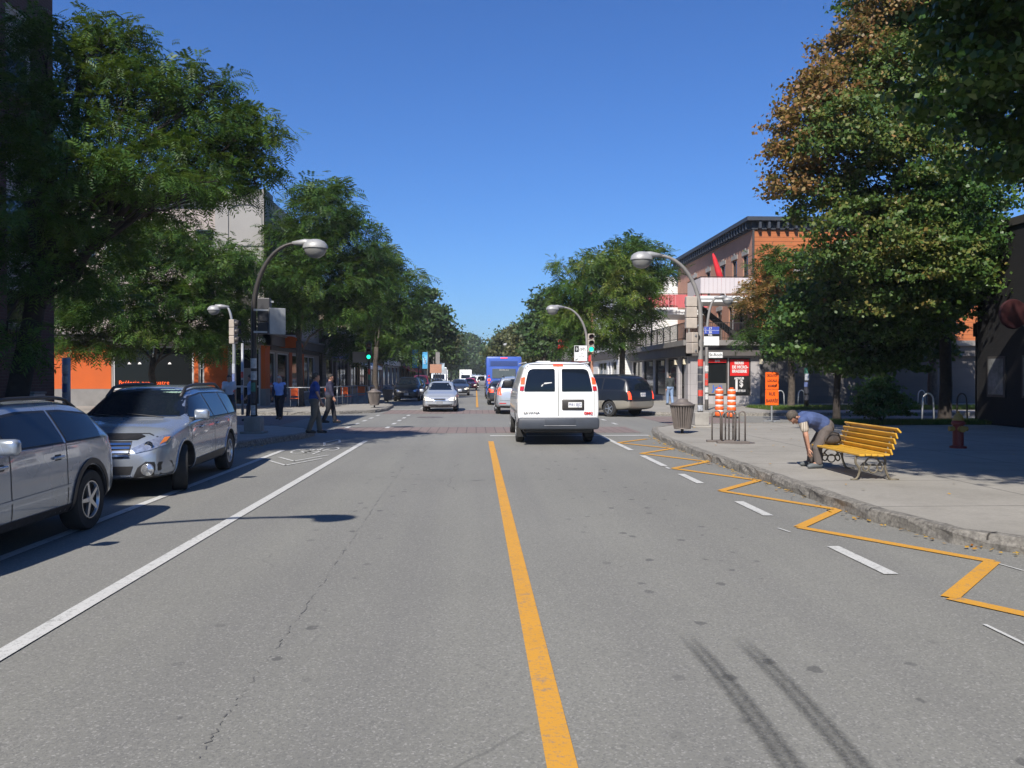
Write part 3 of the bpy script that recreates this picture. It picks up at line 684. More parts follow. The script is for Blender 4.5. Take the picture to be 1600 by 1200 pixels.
rowhouse(-1, 97.2, 118, 9.9, M['greyrender'], 'grey rendered shop house, third block beyond the cafe on the left', hue=M['white'])
rowhouse(-1, 118.2, 150, 9.4, M['brickbrown'], 'brown brick shop house far down the left side under the trees', awn=M['awnred'])
rowhouse(-1, 150.2, 215, 9.8, M['brickbeige'], 'beige brick block farthest down the left side of the street')
rowhouse(1, 78.2, 92, 9.6, M['brickred'], 'red brick shop house behind the crown of the big right hand street tree', hue=M['awnred'])
rowhouse(1, 92.2, 110, 9.8, M['greyrender'], 'grey rendered shop house down the right side behind the traffic')
rowhouse(1, 110.2, 150, 9.5, M['brickbrown'], 'brown brick shop house far down the right side of the street')
rowhouse(1, 150.2, 215, 9.8, M['brickbeige'], 'beige brick block farthest down the right side of the street')

# --- right: corner building with dark shop floor, terrace and brick upper floors
XF, XU, YF, YE = 12.15, 15.75, 46.0, 63.5
def vx(px): return atY(px, 588, YF).x-XF
def vz(py): return atY(1100, py, YF).z-.14
rt, PL, dx, dy = building('corner_shop_building', 'corner building with grey tiled shop floor, balconies and brick and orange upper floors', XF, XF+17, YF, YE, 3.3, M['tile'],
    {'S': [(vx(1106), vx(1136.5), vz(617), vz(565)), (vx(1139), vx(1173), vz(617), vz(563), 'none')][:0]+[(vx(1105), vx(1137.3), .45+.0, 2.62, 'shop'), (vx(1138.7), vx(1173), .45, 2.62, 'shop')],
     'W': [(1.2, 2.2, .02, 2.7, 'door'), (3.2, 5.6, .3, 2.7, 'shop'), (6.2, 9.2, .3, 2.7, 'shop'), (9.8, 13, .3, 2.7, 'shop'), (13.6, 17, .3, 2.7, 'shop')]}, M['darkmetal'])
PS, PW = PL['S'], PL['W']
z1, z2 = 2.72, 3.42
mb = MB(); pbox(mb, PS, -.3, 17, z1, 3.3, -.3, -.002); pbox(mb, PW, -.3, dy+.2, z1, 3.3, -.3, -.002); mb.build('dark_fascia', M['fascia'], rt)
mb = MB(); mb.box(-.55, 17, -.55, dy+.3, 3.303, 3.6); mb.build('terrace_slab', M['ledge'], rt)
for a, b_ in ((2.35, 2.75), (.1, .9)): mb = MB(); pbox(mb, PW, a, b_, 0, z1, -.12, -.002); mb.build('pilaster', M['tile'], rt)
mb = MB(); pbox(mb, PW, 2.8, dy, 0, z1, -.04, -.002); 
mb = MB(); pbox(mb, PS, vx(1188), 17, 0, z1, -.03, -.002); mb.build('block_wall', M['brickshade'], rt)
# posters in the shop windows
def on_s(px0, px1, z0_, z1_, mat, nm, d0=.02, d1=.05): mb = MB(); pbox(mb, PS, vx(px0), vx(px1), z0_, z1_, d0, d1); return mb.build(nm, mat, rt)
zt, zb = 2.52, .55
on_s(1141, 1170.5, zt-.93, zt, M['redpanel'], 'red_poster'); on_s(1141, 1170.5, zb, zt-.95, M['signblack'], 'black_poster')
on_s(1107, 1135, zt-.18, zt, M['redpanel'], 'red_poster'); on_s(1107, 1135, zb, zb+.62, M['ledge'], 'grey_poster')
T = lambda s, px, z, sz, mat=M['reflwhite'], sx=1.0, off=.006: text(s, sz, Vector((vx(px), .015, z)), FACE_S, mat, rt, off=off, sx=sx)
T('BIÈRES', 1155, zt-.2, .23, sx=.8, off=.012); T('DE MICRO-', 1156.5, zt-.44, .23, sx=.8, off=.012); T('BRASSERIE', 1155.5, zt-.68, .23, sx=.8, off=.012)
T('ARTICLES', 1155, zt-1.08, .16, sx=.8, off=.01); T('1', 1151, zt-1.52, .95, sx=.8, off=.035); T('$', 1158.5, zt-1.38, .52, sx=.8, off=.015); T('ET PLUS', 1159.5, zt-1.79, .16, sx=.72, off=.01)
T('BAR', 1121, zt-.09, .14, sx=1.1, off=.008); T('Joli', 1121, zb+.33, .46, plain('blue_letter', (.03, .12, .5), .5, var=0), off=.008)
# upper floors
ur = thing('x', '', ''); bpy.data.objects.remove(ur)
Hh = 10.35; ox = XU-XF
def PU(u, z, d): return Vector((ox+d, u, z))
mb = MB(); ops = [(u, u+.85, z, z+h) for u in (.95, 2.95, 5.3, 8.6, 12) for z, h in ((6.9, 1.75),)]+[(u, u+.95, 3.62, 5.8, 'door') for u in (1.6, 6)]+[(u, u+.9, 4.3, 5.9) for u in (3.6, 9)]
wallgrid(mb, (0, dy), (3.6, Hh), ops, PU); mb.build('brick_wall', M['brickred'], rt)
for o in ops: window(PU, o, rt, M['framedark'])
mb = MB()
for o in ops: pbox(mb, PU, o[0]-.15, o[1]+.15, o[3]+.003, o[3]+.26, -.04, .03); pbox(mb, PU, (o[0]+o[1])/2-.1, (o[0]+o[1])/2+.1, o[3]+.262, o[3]+.38, -.045, .03)
mb.build('stone_lintel', M['concrete'], rt)
def PQ(u, z, d): return Vector((ox+u, d, z))
mb = MB(); ops = [(vx(1240)-ox, vx(1262)-ox, 7.6, 8.7), (vx(1330)-ox, vx(1352)-ox, 7.2, 8.9), (vx(1420)-ox, vx(1445)-ox, 7.2, 8.9), (vx(1330)-ox, vx(1352)-ox, 4.2, 5.9)]
ops = [o for o in ops if o[1] < 17-ox]
wallgrid(mb, (0, 17-ox), (3.6, Hh), ops, PQ); mb.build('orange_siding_wall', M['orangeside'], rt)
for o in ops: window(PQ, o, rt)
mb = MB(); mb.box(17-.02, 17, 0, dy, 3.6, Hh); mb.box(ox+.3, 17, dy-.3, dy, 3.6, Hh); mb.build('rear_wall', M['brickred'], rt)
MB().box(ox+.2, 16.9, .2, dy-.2, Hh-.3, Hh-.1).build('roof', M['roofing'], rt); MB().box(ox+.25, 16.9, .25, dy-.3, 3.62, Hh-.35).build('interior', M['signblack'], rt)
mb = MB(); mb.box(ox-.12, 17.1, -.1, dy+.1, Hh-.45, Hh-.003); mb.box(ox-.5, 17.2, -.45, dy+.3, Hh, Hh+.22)
for i in range(34): y = .1+i*.52; mb.box(ox-.4, ox-.123, y, y+.14, Hh-.42, Hh-.004)
for i in range(25): x = ox+.2+i*.52; mb.box(x, x+.14, -.38, -.103, Hh-.42, Hh-.004)
mb.build('cornice', M['cornice'], rt)
mb = MB(); mb.box(ox-.06, ox+.04, -.07, .03, 3.6, Hh-.46); mb.build('downpipe', M['framedark'], rt)
# balconies
M['balpanel'] = plain('pale_balcony_panel', (.62, .56, .56), .6, var=.05, scale=.8); M['balred'] = plain('red_balcony_panel', (.55, .12, .13), .7, var=.08, scale=.9)
def balcony(x0, x1, y0, y1, zf, mat, posts=True, nm='balcony'):
    s = MB(); s.box(x0, x1, y0, y1, zf-.16, zf); s.box(x0+.05, x1, y0+.05, y1-.05, zf-.34, zf-.163); so_ = s.build(nm, M['white'], rt)
    p = MB(); n = int((x1-x0)/.24)
    for i in range(n): a = x0+(x1-x0)*i/n; p.box(a+.006, a+(x1-x0)/n-.006, y0+.02, y0+.035, zf+.14, zf+1.02)
    n = int((y1-y0)/.24)
    for i in range(n): a = y0+(y1-y0)*i/n; p.box(x0+.02, x0+.035, a+.006, a+(y1-y0)/n-.006, zf+.14, zf+1.02)
    p.build('panel', mat, so_)
    r = MB(); r.bar((x0, y0+.05, zf+1.07), (x1, y0+.05, zf+1.07), .05, .04); r.bar((x0+.05, y0, zf+1.07), (x0+.05, y1, zf+1.07), .05, .04)
    for x in np.arange(x0+.06, x1, 1.2): r.box(x-.02, x+.02, y0+.04, y0+.08, zf, zf+1.05)
    for y in np.arange(y0+.06, y1, 1.2): r.box(x0+.04, x0+.08, y-.02, y+.02, zf, zf+1.05)
    r.build('railing', M['darkmetal'], so_)
    if posts: q = MB(); q.box(x0+.02, x0+.12, y0+.06, y0+.16, 3.6, zf-.345); q.box(x0+.02, x0+.12, y1-.2, y1-.1, 3.6, zf-.345); q.build('post', M['ledge'], so_)
balcony(vx(1092)*.98, ox-.003, -.35, 2.6, 6.1, M['balpanel'])
balcony(-.3, ox-.003, 9.2, 14.5, 6.1, M['balred'])
mb = MB()                                            # terrace railing
def rail(mb, a, b_, z, h=.98):
    a, b_ = Vector(a), Vector(b_); L = (b_-a).length; d = (b_-a)/L
    mb.bar((a.x, a.y, z+h), (b_.x, b_.y, z+h), .05, .04); mb.bar((a.x, a.y, z+.12), (b_.x, b_.y, z+.12), .03, .03)
    for i in range(int(L/.14)+1): p = a+d*(i*.14); mb.box(p.x-.009, p.x+.009, p.y-.009, p.y+.009, z, z+h)
    for i in range(int(L/1.8)+1): p = a+d*(i*1.8); mb.box(p.x-.028, p.x+.028, p.y-.028, p.y+.028, z, z+h)
rail(mb, (-.4, -.4, 0), (ox, -.4, 0), 3.6); rail(mb, (-.4, -.4, 0), (-.4, dy, 0), 3.6); mb.build('terrace_railing', M['darkmetal'], rt)
mb = MB(); mb.bar((ox-.4, .4, 3.6), (ox-2.4, 3.2, 6.0), .06, .2); mb.bar((ox-.4, 1.1, 3.6), (ox-2.4, 3.9, 6.0), .06, .2)
for i in range(10): t = (i+.5)/10; mb.box(ox-.4-2*t-.12, ox-.4-2*t+.12, .4+2.8*t, 1.1+2.8*t, 3.6+2.4*t, 3.63+2.4*t)
mb.build('staircase', M['darkmetal'], rt)
M['lampwarm'] = plain('wall_lamp_glass', (.7, .62, .45), .4, var=.05)
for (a, P_) in ((.5, PW), (2.55, PW), (6, PW), (9.5, PW), (vx(1187), PS)):
    mb = MB(); pbox(mb, P_, a-.08, a+.08, 2.25, 2.55, -.3, -.14); mb.build('wall_lamp', M['lampwarm'], rt); mb = MB(); pbox(mb, P_, a-.1, a+.1, 2.553, 2.6, -.32, -.12); mb.build('lamp_bracket', M['darkmetal'], rt)
um = thing('folded_parasol', 'closed red parasol leaning on the upper balcony of the corner building', 'parasol', (vx(1140)+XF, YF+.7, 6.25))
mb = MB(); tl = Matrix.Rotation(R(-17), 4, 'Y')
mb.lathe([(.02, .7), (.2, .9), (.17, 1.6), (.12, 2.3), (.05, 2.62), (.0, 2.66)], 12, tl); mb.build('canopy', plain('red_fabric', (.62, .02, .03), .8, var=.1), um, True)
MB().tube([tl @ Vector((0,0,.0)), tl @ Vector((0,0,2.6))], .025).build('pole', M['white'], um)

# --- white sided house beyond, right
rt, PL, dx, dy = building('white_sided_house', 'white boarded house beyond the corner building with its end wall showing past the red balcony', 11.2, 23, 64, 78, 9.4, M['whiteside'],
    {'W': [(1, 3.6, .4, 2.8, 'shop'), (4.2, 5.2, .03, 2.8, 'door'), (6, 11, .4, 2.8, 'shop')]+[(u, u+1, z, z+1.6) for u in (2, 6, 10) for z in (4.2, 7)]})
mb = MB(); mb.box(-.2, -.003, .1, dy-.1, 3.0, 3.7); mb.build('sign_band', M['fascia'], rt)

# --- pavilion, right edge: tree shade is painted into its wall colour
M['pavshade'] = brick('shaded_pavilion_wall', (.012, .011, .012), (.010, .010, .011), (.012, .012, .012), .6, .2)
rt, PL, dx, dy = building('shaded_pavilion', 'low shade darkened building at the right edge of the photo with framed posters beside it', 16.55, 30, 8, 26.4, 6.2, M['pavshade'],
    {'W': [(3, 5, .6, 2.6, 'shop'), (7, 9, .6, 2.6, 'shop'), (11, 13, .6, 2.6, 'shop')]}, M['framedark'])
mb = MB(); mb.box(-.06, dx+.3, -.3, dy+.06, 6.203, 6.45); mb.build('eaves', M['framedark'], rt)
op_ = plain('old_poster', (.2, .2, .19), .5, var=.5, scale=3)
for a in (15.2, 16.9):
    mb = MB(); pbox(mb, PL['W'], a, a+.9, .9, 2.2, -.05, -.002); pc = mb.build('poster_case', M['framedark'], rt)
    mb = MB(); pbox(mb, PL['W'], a+.08, a+.82, .98, 2.12, -.06, -.053); mb.build('poster', op_, pc)
sg = thing('round_red_sign', 'round dark red sign high on the shaded building at the right edge', 'sign', (16.5, 23.7, 3.1))
MB().lathe([(0, -.06), (.42, -.06), (.45, 0), (.42, .06), (0, .06)], 24, Matrix.Translation(Vector((-.55, 0, .45))) @ Matrix.Rotation(R(90), 4, 'X')).build('sign_disc', plain('dull_red', (.03, .003, .004), .6, var=.2), sg)
MB().box(-.15, .05, -.02, .02, .42, .46).build('bracket', M['darkmetal'], sg)
# ------------------------------------------------------------------ trees
M['locust'] = leafm('locust_leaf', [(.012, .034, .009), (.024, .066, .013), (.05, .115, .018), (.098, .175, .028), (.21, .25, .055)], .3, .8)
M['locust2'] = leafm('yellowing_locust_leaf', [(.03, .07, .015), (.06, .13, .02), (.1, .17, .025), (.17, .21, .035), (.3, .24, .06)], .3, .8)
M['linden'] = leafm('linden_leaf', [(.016, .04, .012), (.03, .075, .016), (.055, .12, .022), (.10, .17, .035), (.2, .25, .08)], .25, .9, .4)
M['autumn'] = leafm('turning_leaf', [(.05, .06, .018), (.10, .10, .03), (.30, .14, .05), (.24, .20, .05), (.46, .28, .12)], .32, 1.4)
M['mixed'] = leafm('half_turned_leaf', [(.022, .05, .014), (.045, .1, .02), (.09, .15, .03), (.20, .18, .045), (.36, .19, .07)], .3, 1.3)
M['fargreen'] = leafm('far_leaf', [(.02, .045, .014), (.035, .075, .02), (.06, .105, .03), (.09, .135, .04)], .2, .35)
M['farolive'] = leafm('far_olive_leaf', [(.035, .05, .018), (.07, .085, .03), (.12, .12, .045), (.15, .14, .05)], .2, .35)
def unit(n, g):
    v = g.normal(size=(n, 3)); return v/np.linalg.norm(v, axis=1, keepdims=True)
def crown_mesh(lobes, g, kind, dens, size, base):
    VS, MI = [], []
    for L in lobes:
        c = np.array(L[:3])-base; r = np.array(L[3:6]); mi = L[6] if len(L) > 6 else 0
        area = (r[0]*r[1]+r[1]*r[2]+r[0]*r[2])/3*12
        nc = max(5, int(area*dens[0])); u = unit(nc, g)
        u[:, 2] = np.where(u[:, 2] < -.55, -u[:, 2], u[:, 2])
        inner = g.random(nc) < .22
        rad = np.where(inner, g.uniform(.2, .7, nc), g.uniform(.74, 1.2, nc))
        cl = c+u*r*rad[:, None]
        out = u*1.0; out[:, 2] -= .2
        k = dens[1]; n = nc*k
        org = np.repeat(cl, k, 0); od = np.repeat(out, k, 0)
        cs = np.repeat(g.uniform(.6, 1.35, nc), k)[:, None]
        off = g.normal(size=(n, 3))*np.array([1, 1, .42])*dens[2]*.82*cs
        P = org+off
        if kind == 'locust':
            d = od*.6+g.normal(size=(n, 3))*.6+off*1.2; d[:, 2] -= .35; d /= np.linalg.norm(d, axis=1, keepdims=True)
            s = np.cross(d, np.array([0, 0, 1.])+g.normal(size=(n, 3))*.35); s /= np.linalg.norm(s, axis=1, keepdims=True)
            K = dens[3]; ln = size*g.uniform(.8, 1.4, n)[:, None]
            for q in range(K):
                t = (q+.6)/K; b0 = P+d*ln*K*.5*t; b0[:, 2] -= (t*t*ln[:, 0]*K*.16)
                for sg in (1, -1):
                    ax = s*sg+d*.45; ax[:, 2] -= .25; w = d*.34
                    V = np.stack([b0, b0+(ax*.5+w*.5)*ln, b0+ax*ln, b0+(ax*.5-w*.5)*ln], 1); VS.append(V); MI.append(np.full(n, mi))
        else:
            nrm = od*.5+g.normal(size=(n, 3))*.7; nrm[:, 2] += .5; nrm /= np.linalg.norm(nrm, axis=1, keepdims=True)
            a = np.cross(nrm, unit(n, g)); a /= np.linalg.norm(a, axis=1, keepdims=True); b_ = np.cross(nrm, a)
            sz = size*g.uniform(.6, 1.35, n)[:, None]
            V = np.stack([P-a*sz*.5, P+b_*sz*.42-nrm*sz*.1, P+a*sz*.55, P-b_*sz*.42-nrm*sz*.1], 1); VS.append(V); MI.append(np.full(n, mi))
    V = np.concatenate(VS).reshape(-1, 3); mi = np.concatenate(MI)
    return V, np.arange(len(V)).reshape(-1, 4), mi
M['barkshade'] = plain('shaded_bark', (.03, .024, .02), .95, var=.4, scale=9, bmp=.8)  # bark of the near trees, their shade put into the colour
def tree(name, label, base, lobes, kind='broad', dens=(5, 24, .3, 5), size=.14, mats=None, fork=2.6, r=.17, seed=1, group=None, lean=(0, 0), twigs=4, cat='tree', zb=.14):
    g = np.random.default_rng(seed); b = np.array([base[0], base[1], zb])
    rt = thing(name, label, cat, tuple(b), 0, group)
    mb = MB(); f = Vector((lean[0], lean[1], fork)); 
    k = [Vector((g.normal()*.04, g.normal()*.04, 0)) for _ in range(4)]
    mb.tube([(0, 0, -.05), (0, 0, .12), k[0]+f*.35, k[1]+f*.7, f], [r*1.6, r*1.12, r, r*.92, r*.85], 10)
    # main limbs rise staggered from the trunk, smaller ones leave them for every lobe of the crown
    cs_ = [Vector(L[:3])-Vector(b) for L in lobes]; K = min(len(cs_), 3+len(cs_)//6); idx = sorted(range(len(cs_)), key=lambda i: math.atan2(cs_[i].y-f.y, cs_[i].x-f.x)+.6*(cs_[i].z-f.z)/3)
    cen = [cs_[i].copy() for i in idx[::max(1, len(idx)//K)]][:K]
    for _ in range(4):
        grp = [[] for _ in cen]
        for i, c in enumerate(cs_): grp[min(range(len(cen)), key=lambda q: (cen[q]-c).length)].append(i)
        cen = [sum((cs_[i] for i in gq), Vector())/len(gq) if gq else cen[q] for q, gq in enumerate(grp)]
    for q, gq in enumerate(grp):
        if not gq: continue
        s0 = f*(.78+.22*((q*37 % 10)/10)); e0 = s0.lerp(cen[q], .72); w_ = [Vector(g.normal(size=3))*.12 for _ in range(4)]
        ax = [s0, s0.lerp(e0, .25)+w_[0]+Vector((0, 0, .25)), s0.lerp(e0, .5)+w_[1]*1.3+Vector((0, 0, .3)), s0.lerp(e0, .75)+w_[2]+Vector((0, 0, .2)), e0]
        r1 = r*.46*min(1, .5+.12*len(gq)); mb.tube(ax, [r1, r1*.85, r1*.7, r1*.55, r1*.4], 8)
        for i in gq:
            L = lobes[i]; c = cs_[i]; s = ax[1+int(g.integers(0, 4))]; r0 = max(.018, r1*.36)
            m1 = s.lerp(c, .5)+Vector(g.normal(size=3))*.18
            mb.tube([s, s.lerp(m1, .5)+Vector(g.normal(size=3))*.07, m1, m1.lerp(c, .5)+Vector(g.normal(size=3))*.06, c], [r0*1.2, r0, r0*.8, r0*.6, r0*.4], 6)
            for _ in range(twigs):
                u = unit(1, g)[0]; e = c+Vector((u[0]*L[3], u[1]*L[4], abs(u[2])*L[5] if g.random() < .7 else u[2]*L[5]*.5))*.9; t = m1.lerp(c, g.random())
                mb.tube([t, t.lerp(e, .5)+Vector(g.normal(size=3))*.06+Vector((0, 0, .1)), e], [r0*.4, r0*.28, .006], 4, False)
    mb.build('trunk', M['barkshade'] if base[1] < 32 else M['bark'], rt, True)
    V, F, mi = crown_mesh(lobes, g, kind, dens, size, b)
    fast('crown', V, F, mats or [M['linden']], rt, mi)
    return rt
def auto_lobes(x, y, z0, z1, r, seed, n=9, mi=(0,)):
    g = random.Random(seed); out = [(x, y, (z0+z1)/2, r*.62, r*.62, (z1-z0)*.4, mi[0])]
    for i in range(n):
        a = 2*PI*i/n*1.0+g.uniform(-.4, .4); t = g.random(); zz = z0+(z1-z0)*(.12+.76*t); w = math.sqrt(max(.1, 1-(2*t-.85)**2*.75))
        out.append((x+math.cos(a)*r*.58*w, y+math.sin(a)*r*.58*w, zz, r*g.uniform(.32, .45), r*g.uniform(.32, .45), r*g.uniform(.26, .38), g.choice(mi)))
    out.append((x+g.uniform(-.2,.2)*r, y, z1-r*.3, r*.4, r*.4, r*.35, g.choice(mi)))
    return out
def L3(px, py, Y, rpx, rpz=None, ry=None, mi=0):
    """one lobe of a crown: where it stands (pixel, distance) and its radii in metres from the photograph's scale"""
    p = atY(px, py, Y); k = Y/FPX; rx = rpx*k; return (p.x, p.y, p.z, rx, ry or rx, (rpz or rpx)*k, mi)
# left, nearest: honey locust over the pavement before the dark brick house
T1 = [L3(140,272,14.6,58,32), L3(225,288,15.2,58,26), L3(318,292,16.2,48,20), L3(60,335,14.2,52,40), L3(60,440,14.4,34,50), L3(20,540,14,30,40), L3(120,372,15,46,30), L3(105,440,15,34,34), L3(235,332,17.3,50,18), L3(60,350,16,45,30), L3(150,38,17,9,14), L3(203,58,17,9,12), L3(178,62,17,10,16), L3(298,112,17.5,10,16), L3(322,140,17.6,8,18), L3(352,128,17.8,5,9), L3(385,180,18,6,16), L3(405,190,18,7,16), L3(428,222,18,9,12), L3(120,60,17,12,18), L3(235,95,17,14,20), L3(80,120,16.5,75,55), L3(165,95,17,62,42), L3(215,170,17,80,60), L3(120,215,16,80,50), L3(300,190,17.5,72,52), L3(255,262,17,85,42),
      L3(352,215,17.8,58,42), L3(388,245,18,42,36), L3(345,285,18,72,32), L3(40,190,15.5,60,65), L3(170,300,16.5,90,34), L3(60,290,16,70,45), L3(408,290,18.2,20,16), L3(60,60,17,40,28), L3(150,385,17,60,40), L3(120,460,17,46,46), L3(35,400,15.5,50,60)]
tree('honey_locust_tree', 'large feathery honey locust overhanging from the left in front of the dark brick house', (-8.1, 14.6), T1, 'locust', (4.6, 20, .25, 5), .08, [M['locust']], 3.6, .19, 5, group='street trees', lean=(.3, .5), twigs=7)
T2 = [L3(105,485,37,34,34), L3(98,545,37,26,24), L3(345,548,39,38,18), L3(265,395,38.5,70,42), L3(330,420,38.5,62,38), L3(205,440,37.0,55,40), L3(290,470,38.5,80,34), L3(350,475,40.0,55,30), L3(370,425,40.0,40,34), L3(190,495,37.0,55,30), L3(130,500,37.0,45,34), L3(250,520,38.5,75,22), L3(160,545,37.8,45,15), L3(350,520,40.0,44,20), L3(240,360,38.5,36,22)]
tree('honey_locust_tree', 'honey locust growing before the cream building and its orange cafe walls', (atY(240,588,38.4).x, 38.4), T2, 'locust', (2.7, 15, .36, 4), .15, [M['locust']], 2.4, .15, 6, group='street trees', twigs=6)
T3 = [L3(505,335,44,50,42), L3(465,385,44,55,40), L3(540,380,45,52,42), L3(445,440,43.5,46,38), L3(500,440,44,62,40), L3(560,440,45,48,40), L3(470,490,44,52,28), L3(535,490,45,55,30), L3(525,305,45,24,18), L3(485,310,44,30,20), L3(595,420,46,18,16)]
tree('honey_locust_tree', 'broad honey locust with a pale forked trunk beside the cafe patio', (atY(470,588,43.3).x, 43.3), T3, 'locust', (2.6, 14, .36, 4), .17, [M['locust'], M['locust2']], 3.4, .17, 7, group='street trees', lean=(-.1, 0))
T4 = [L3(585,430,60,42,36,mi=1), L3(620,455,60,32,30), L3(570,480,60,46,40), L3(610,505,61,42,36), L3(560,540,60,40,28), L3(605,548,60,44,24), L3(648,432,61,12,10,mi=1), L3(600,400,60,18,14,mi=1), L3(635,490,61,22,26), L3(575,400,60,22,16)]
tree('honey_locust_tree', 'honey locust with yellowing tips reaching over the parked dark cars on the left', (atY(588,588,58).x, 58), T4, 'locust', (2.0, 12, .45, 4), .22, [M['locust'], M['locust2']], 3.6, .18, 8, group='street trees')
T5 = [L3(668,478,92,16,24), L3(662,510,90,24,26), L3(685,520,92,22,26), L3(655,545,90,24,24), L3(690,550,92,17,24), L3(672,460,92,8,8), L3(678,495,92,18,20), L3(700,530,93,8,14)]
tree('street_tree', 'tall dark pointed tree behind the blue banners on the left side', (atY(672,588,91).x, 91), T5, 'broad', (1.5, 34, .6), .36, [M['fargreen']], 3.5, .2, 9, group='street trees')
# right, beyond the crossing
T6 = [L3(985,400,50,36,26), L3(945,425,49,50,32,mi=1), L3(1010,415,51,36,30), L3(905,455,49,40,32), L3(960,455,49,56,34,mi=1), L3(885,500,49,32,36,mi=1), L3(930,505,49,48,34,mi=1), L3(985,480,50,42,34), L3(1020,440,51,26,20), L3(900,540,49,28,16), L3(950,535,50,40,20), L3(1000,512,51,24,24), L3(880,415,49,16,12,mi=1), L3(1040,425,52,14,14), L3(995,380,51,16,9)]
tree('honey_locust_tree', 'big round honey locust on the right pavement beside the traffic signal and corner balconies', (atY(973,588,50).x, 50), T6, 'locust', (2.6, 13, .38, 4), .17, [M['locust'], M['locust2']], 3.6, .2, 10, group='street trees')
T7 = [L3(850,480,85,20,24), L3(838,515,86,20,26), L3(865,520,84,26,30), L3(845,550,85,24,22), L3(862,470,84,12,16), L3(828,545,86,10,14)]
tree('street_tree', 'dense dark tree just left of the big round locust on the right side', (atY(850,588,85).x, 85), T7, 'broad', (1.4, 34, .6), .36, [M['fargreen']], 3.4, .2, 12, group='street trees')
T8b = [L3(795,545,125,20,22), L3(785,560,126,22,18), L3(812,560,122,18,20), L3(800,530,125,10,9)]
tree('street_tree', 'olive green tree above the blue bus roof on the right', (atY(800,588,124).x, 124), T8b, 'broad', (1.0, 34, .9), .5, [M['farolive']], 3.4, .2, 13, group='street trees')
far = [(-7.6, 118, 3.2, 10.0, 3.6, 'street tree behind the overhead lamps on the left, before the far traffic'), (-7.4, 150, 3, 11.0, 4.2, 'light green street tree far down the left pavement'), (-7.5, 190, 3, 12, 4.6, 'street tree farthest down the left pavement'), (-7.4, 240, 3, 12, 5, 'hazy street tree at the far left end of the street'),
       (7.6, 152, 3, 10.5, 4.2, 'street tree down the right pavement beyond the bus'), (7.5, 185, 3, 11.5, 4.6, 'street tree farthest down the right pavement'), (7.4, 235, 3, 12, 5, 'hazy street tree at the far right end of the street'), (7.7, 105, 3, 8.5, 3.2, 'low street tree beside the bus on the right pavement'),
       (-2.5, 330, 1.2, 17.5, 7, 'rounded tree closing the view at the end of the street'), (7, 345, .6, 14, 7, 'dark tree right of the rounded one at the end of the street'), (-13, 335, .6, 14, 8, 'dark tree left of the rounded one at the end of the street')]
for i, (x, y, z0, z1, rr, lab) in enumerate(far):
    tree('street_tree', lab, (x, y), auto_lobes(x, y, z0, z1, rr, i+20), 'broad', (.8, 30, .26*rr), .13*rr, [M['farolive'] if i in (1, 4, 7) else M['fargreen']], 3.2, .2, 30+i, group='street trees', twigs=2)
# right, plaza
T8 = [L3(1505,465,26,56,36), L3(1425,515,28,52,26), L3(1385,430,28,60,36), L3(1260,215,27,60,45,mi=1), L3(1290,160,27,60,45,mi=1), L3(1335,95,28,62,50,mi=1), L3(1400,30,28,64,50,mi=1), L3(1250,285,27,48,40,mi=1), L3(1330,215,26,80,55,mi=2), L3(1300,320,27,62,48,mi=2), L3(1400,140,27,85,65,mi=2), L3(1390,260,26,90,60,mi=2), L3(1370,360,26,90,50,mi=2), L3(1450,60,28,90,60), L3(1470,200,27,90,70), L3(1480,320,26,90,60), L3(1330,420,27,70,40,mi=2), L3(1440,420,26,95,45,mi=2), L3(1540,120,28,80,80), L3(1545,270,27,70,70), L3(1400,480,27,80,28,mi=2), L3(1480,490,27,60,22), L3(1500,400,26,70,50), L3(1420,-30,28,100,50), L3(1560,20,28,80,70), L3(1220,240,27,22,18,mi=1), L3(1265,155,27,20,14,mi=1), L3(1352,45,28,18,24,mi=1)]
tree('linden_tree', 'large linden with rust brown turning leaves towering over the plaza on the right', (atY(1476,660,28.3).x, 28.3), T8, 'broad', (5.0, 46, .27), .13, [M['linden'], M['autumn'], M['mixed']], 3.6, .2, 14, group='plaza trees', twigs=7)
T9 = [(8.1,12.7,12.4,2.3,2.6,1.7), (7.9,10.2,12.6,2.3,2.4,1.6), (10.3,9.8,13,2.6,2.4,1.7), (9.6,12.6,11,2.5,2.3,1.9), (11.8,12.4,11.6,3,2.6,2), (13.4,13.5,9.4,2.6,2.4,2), (10.3,15.2,10.6,2.4,2.2,1.6), (9.5,12.3,8.6,2.1,2.3,1.7), (10.8,11.2,7.4,2.4,2.2,1.8), (9.2,13.6,6.9,1.5,1.8,1.2), (11.2,13.4,9,2.5,2.2,1.8), (12.2,11.4,6.2,2.2,2.2,1.3), (8.4,11.2,8.4,1.3,1.8,1.2), (10.5,14.6,5.9,1.3,1.4,.9), (12.6,14.2,6.4,2.0,2.0,1.4), (10.3, 9.4, 8.2, 2.6, 2.0, 1.6), (12.5,8.2,6.8,2.4,2.4,1.8)]
tree('linden_tree', 'nearest linden with large dark green leaves hanging in from the upper right corner', (12.0, 11.0), T9, 'broad', (6.5, 30, .24), .15, [M['linden']], 3.4, .2, 15, group='plaza trees', twigs=7)
T9b = auto_lobes(7.7, 3.2, 8.4, 14.5, 5.0, 77, 13)+auto_lobes(13.5, 4.2, 5.2, 11.5, 4.6, 78)
tree('linden_tree', 'linden standing beside the camera whose crown shades the bench pavement', (10.0, 3.4), T9b, 'broad', (5, 24, .36), .2, [M['linden']], 3.4, .2, 16, group='plaza trees')
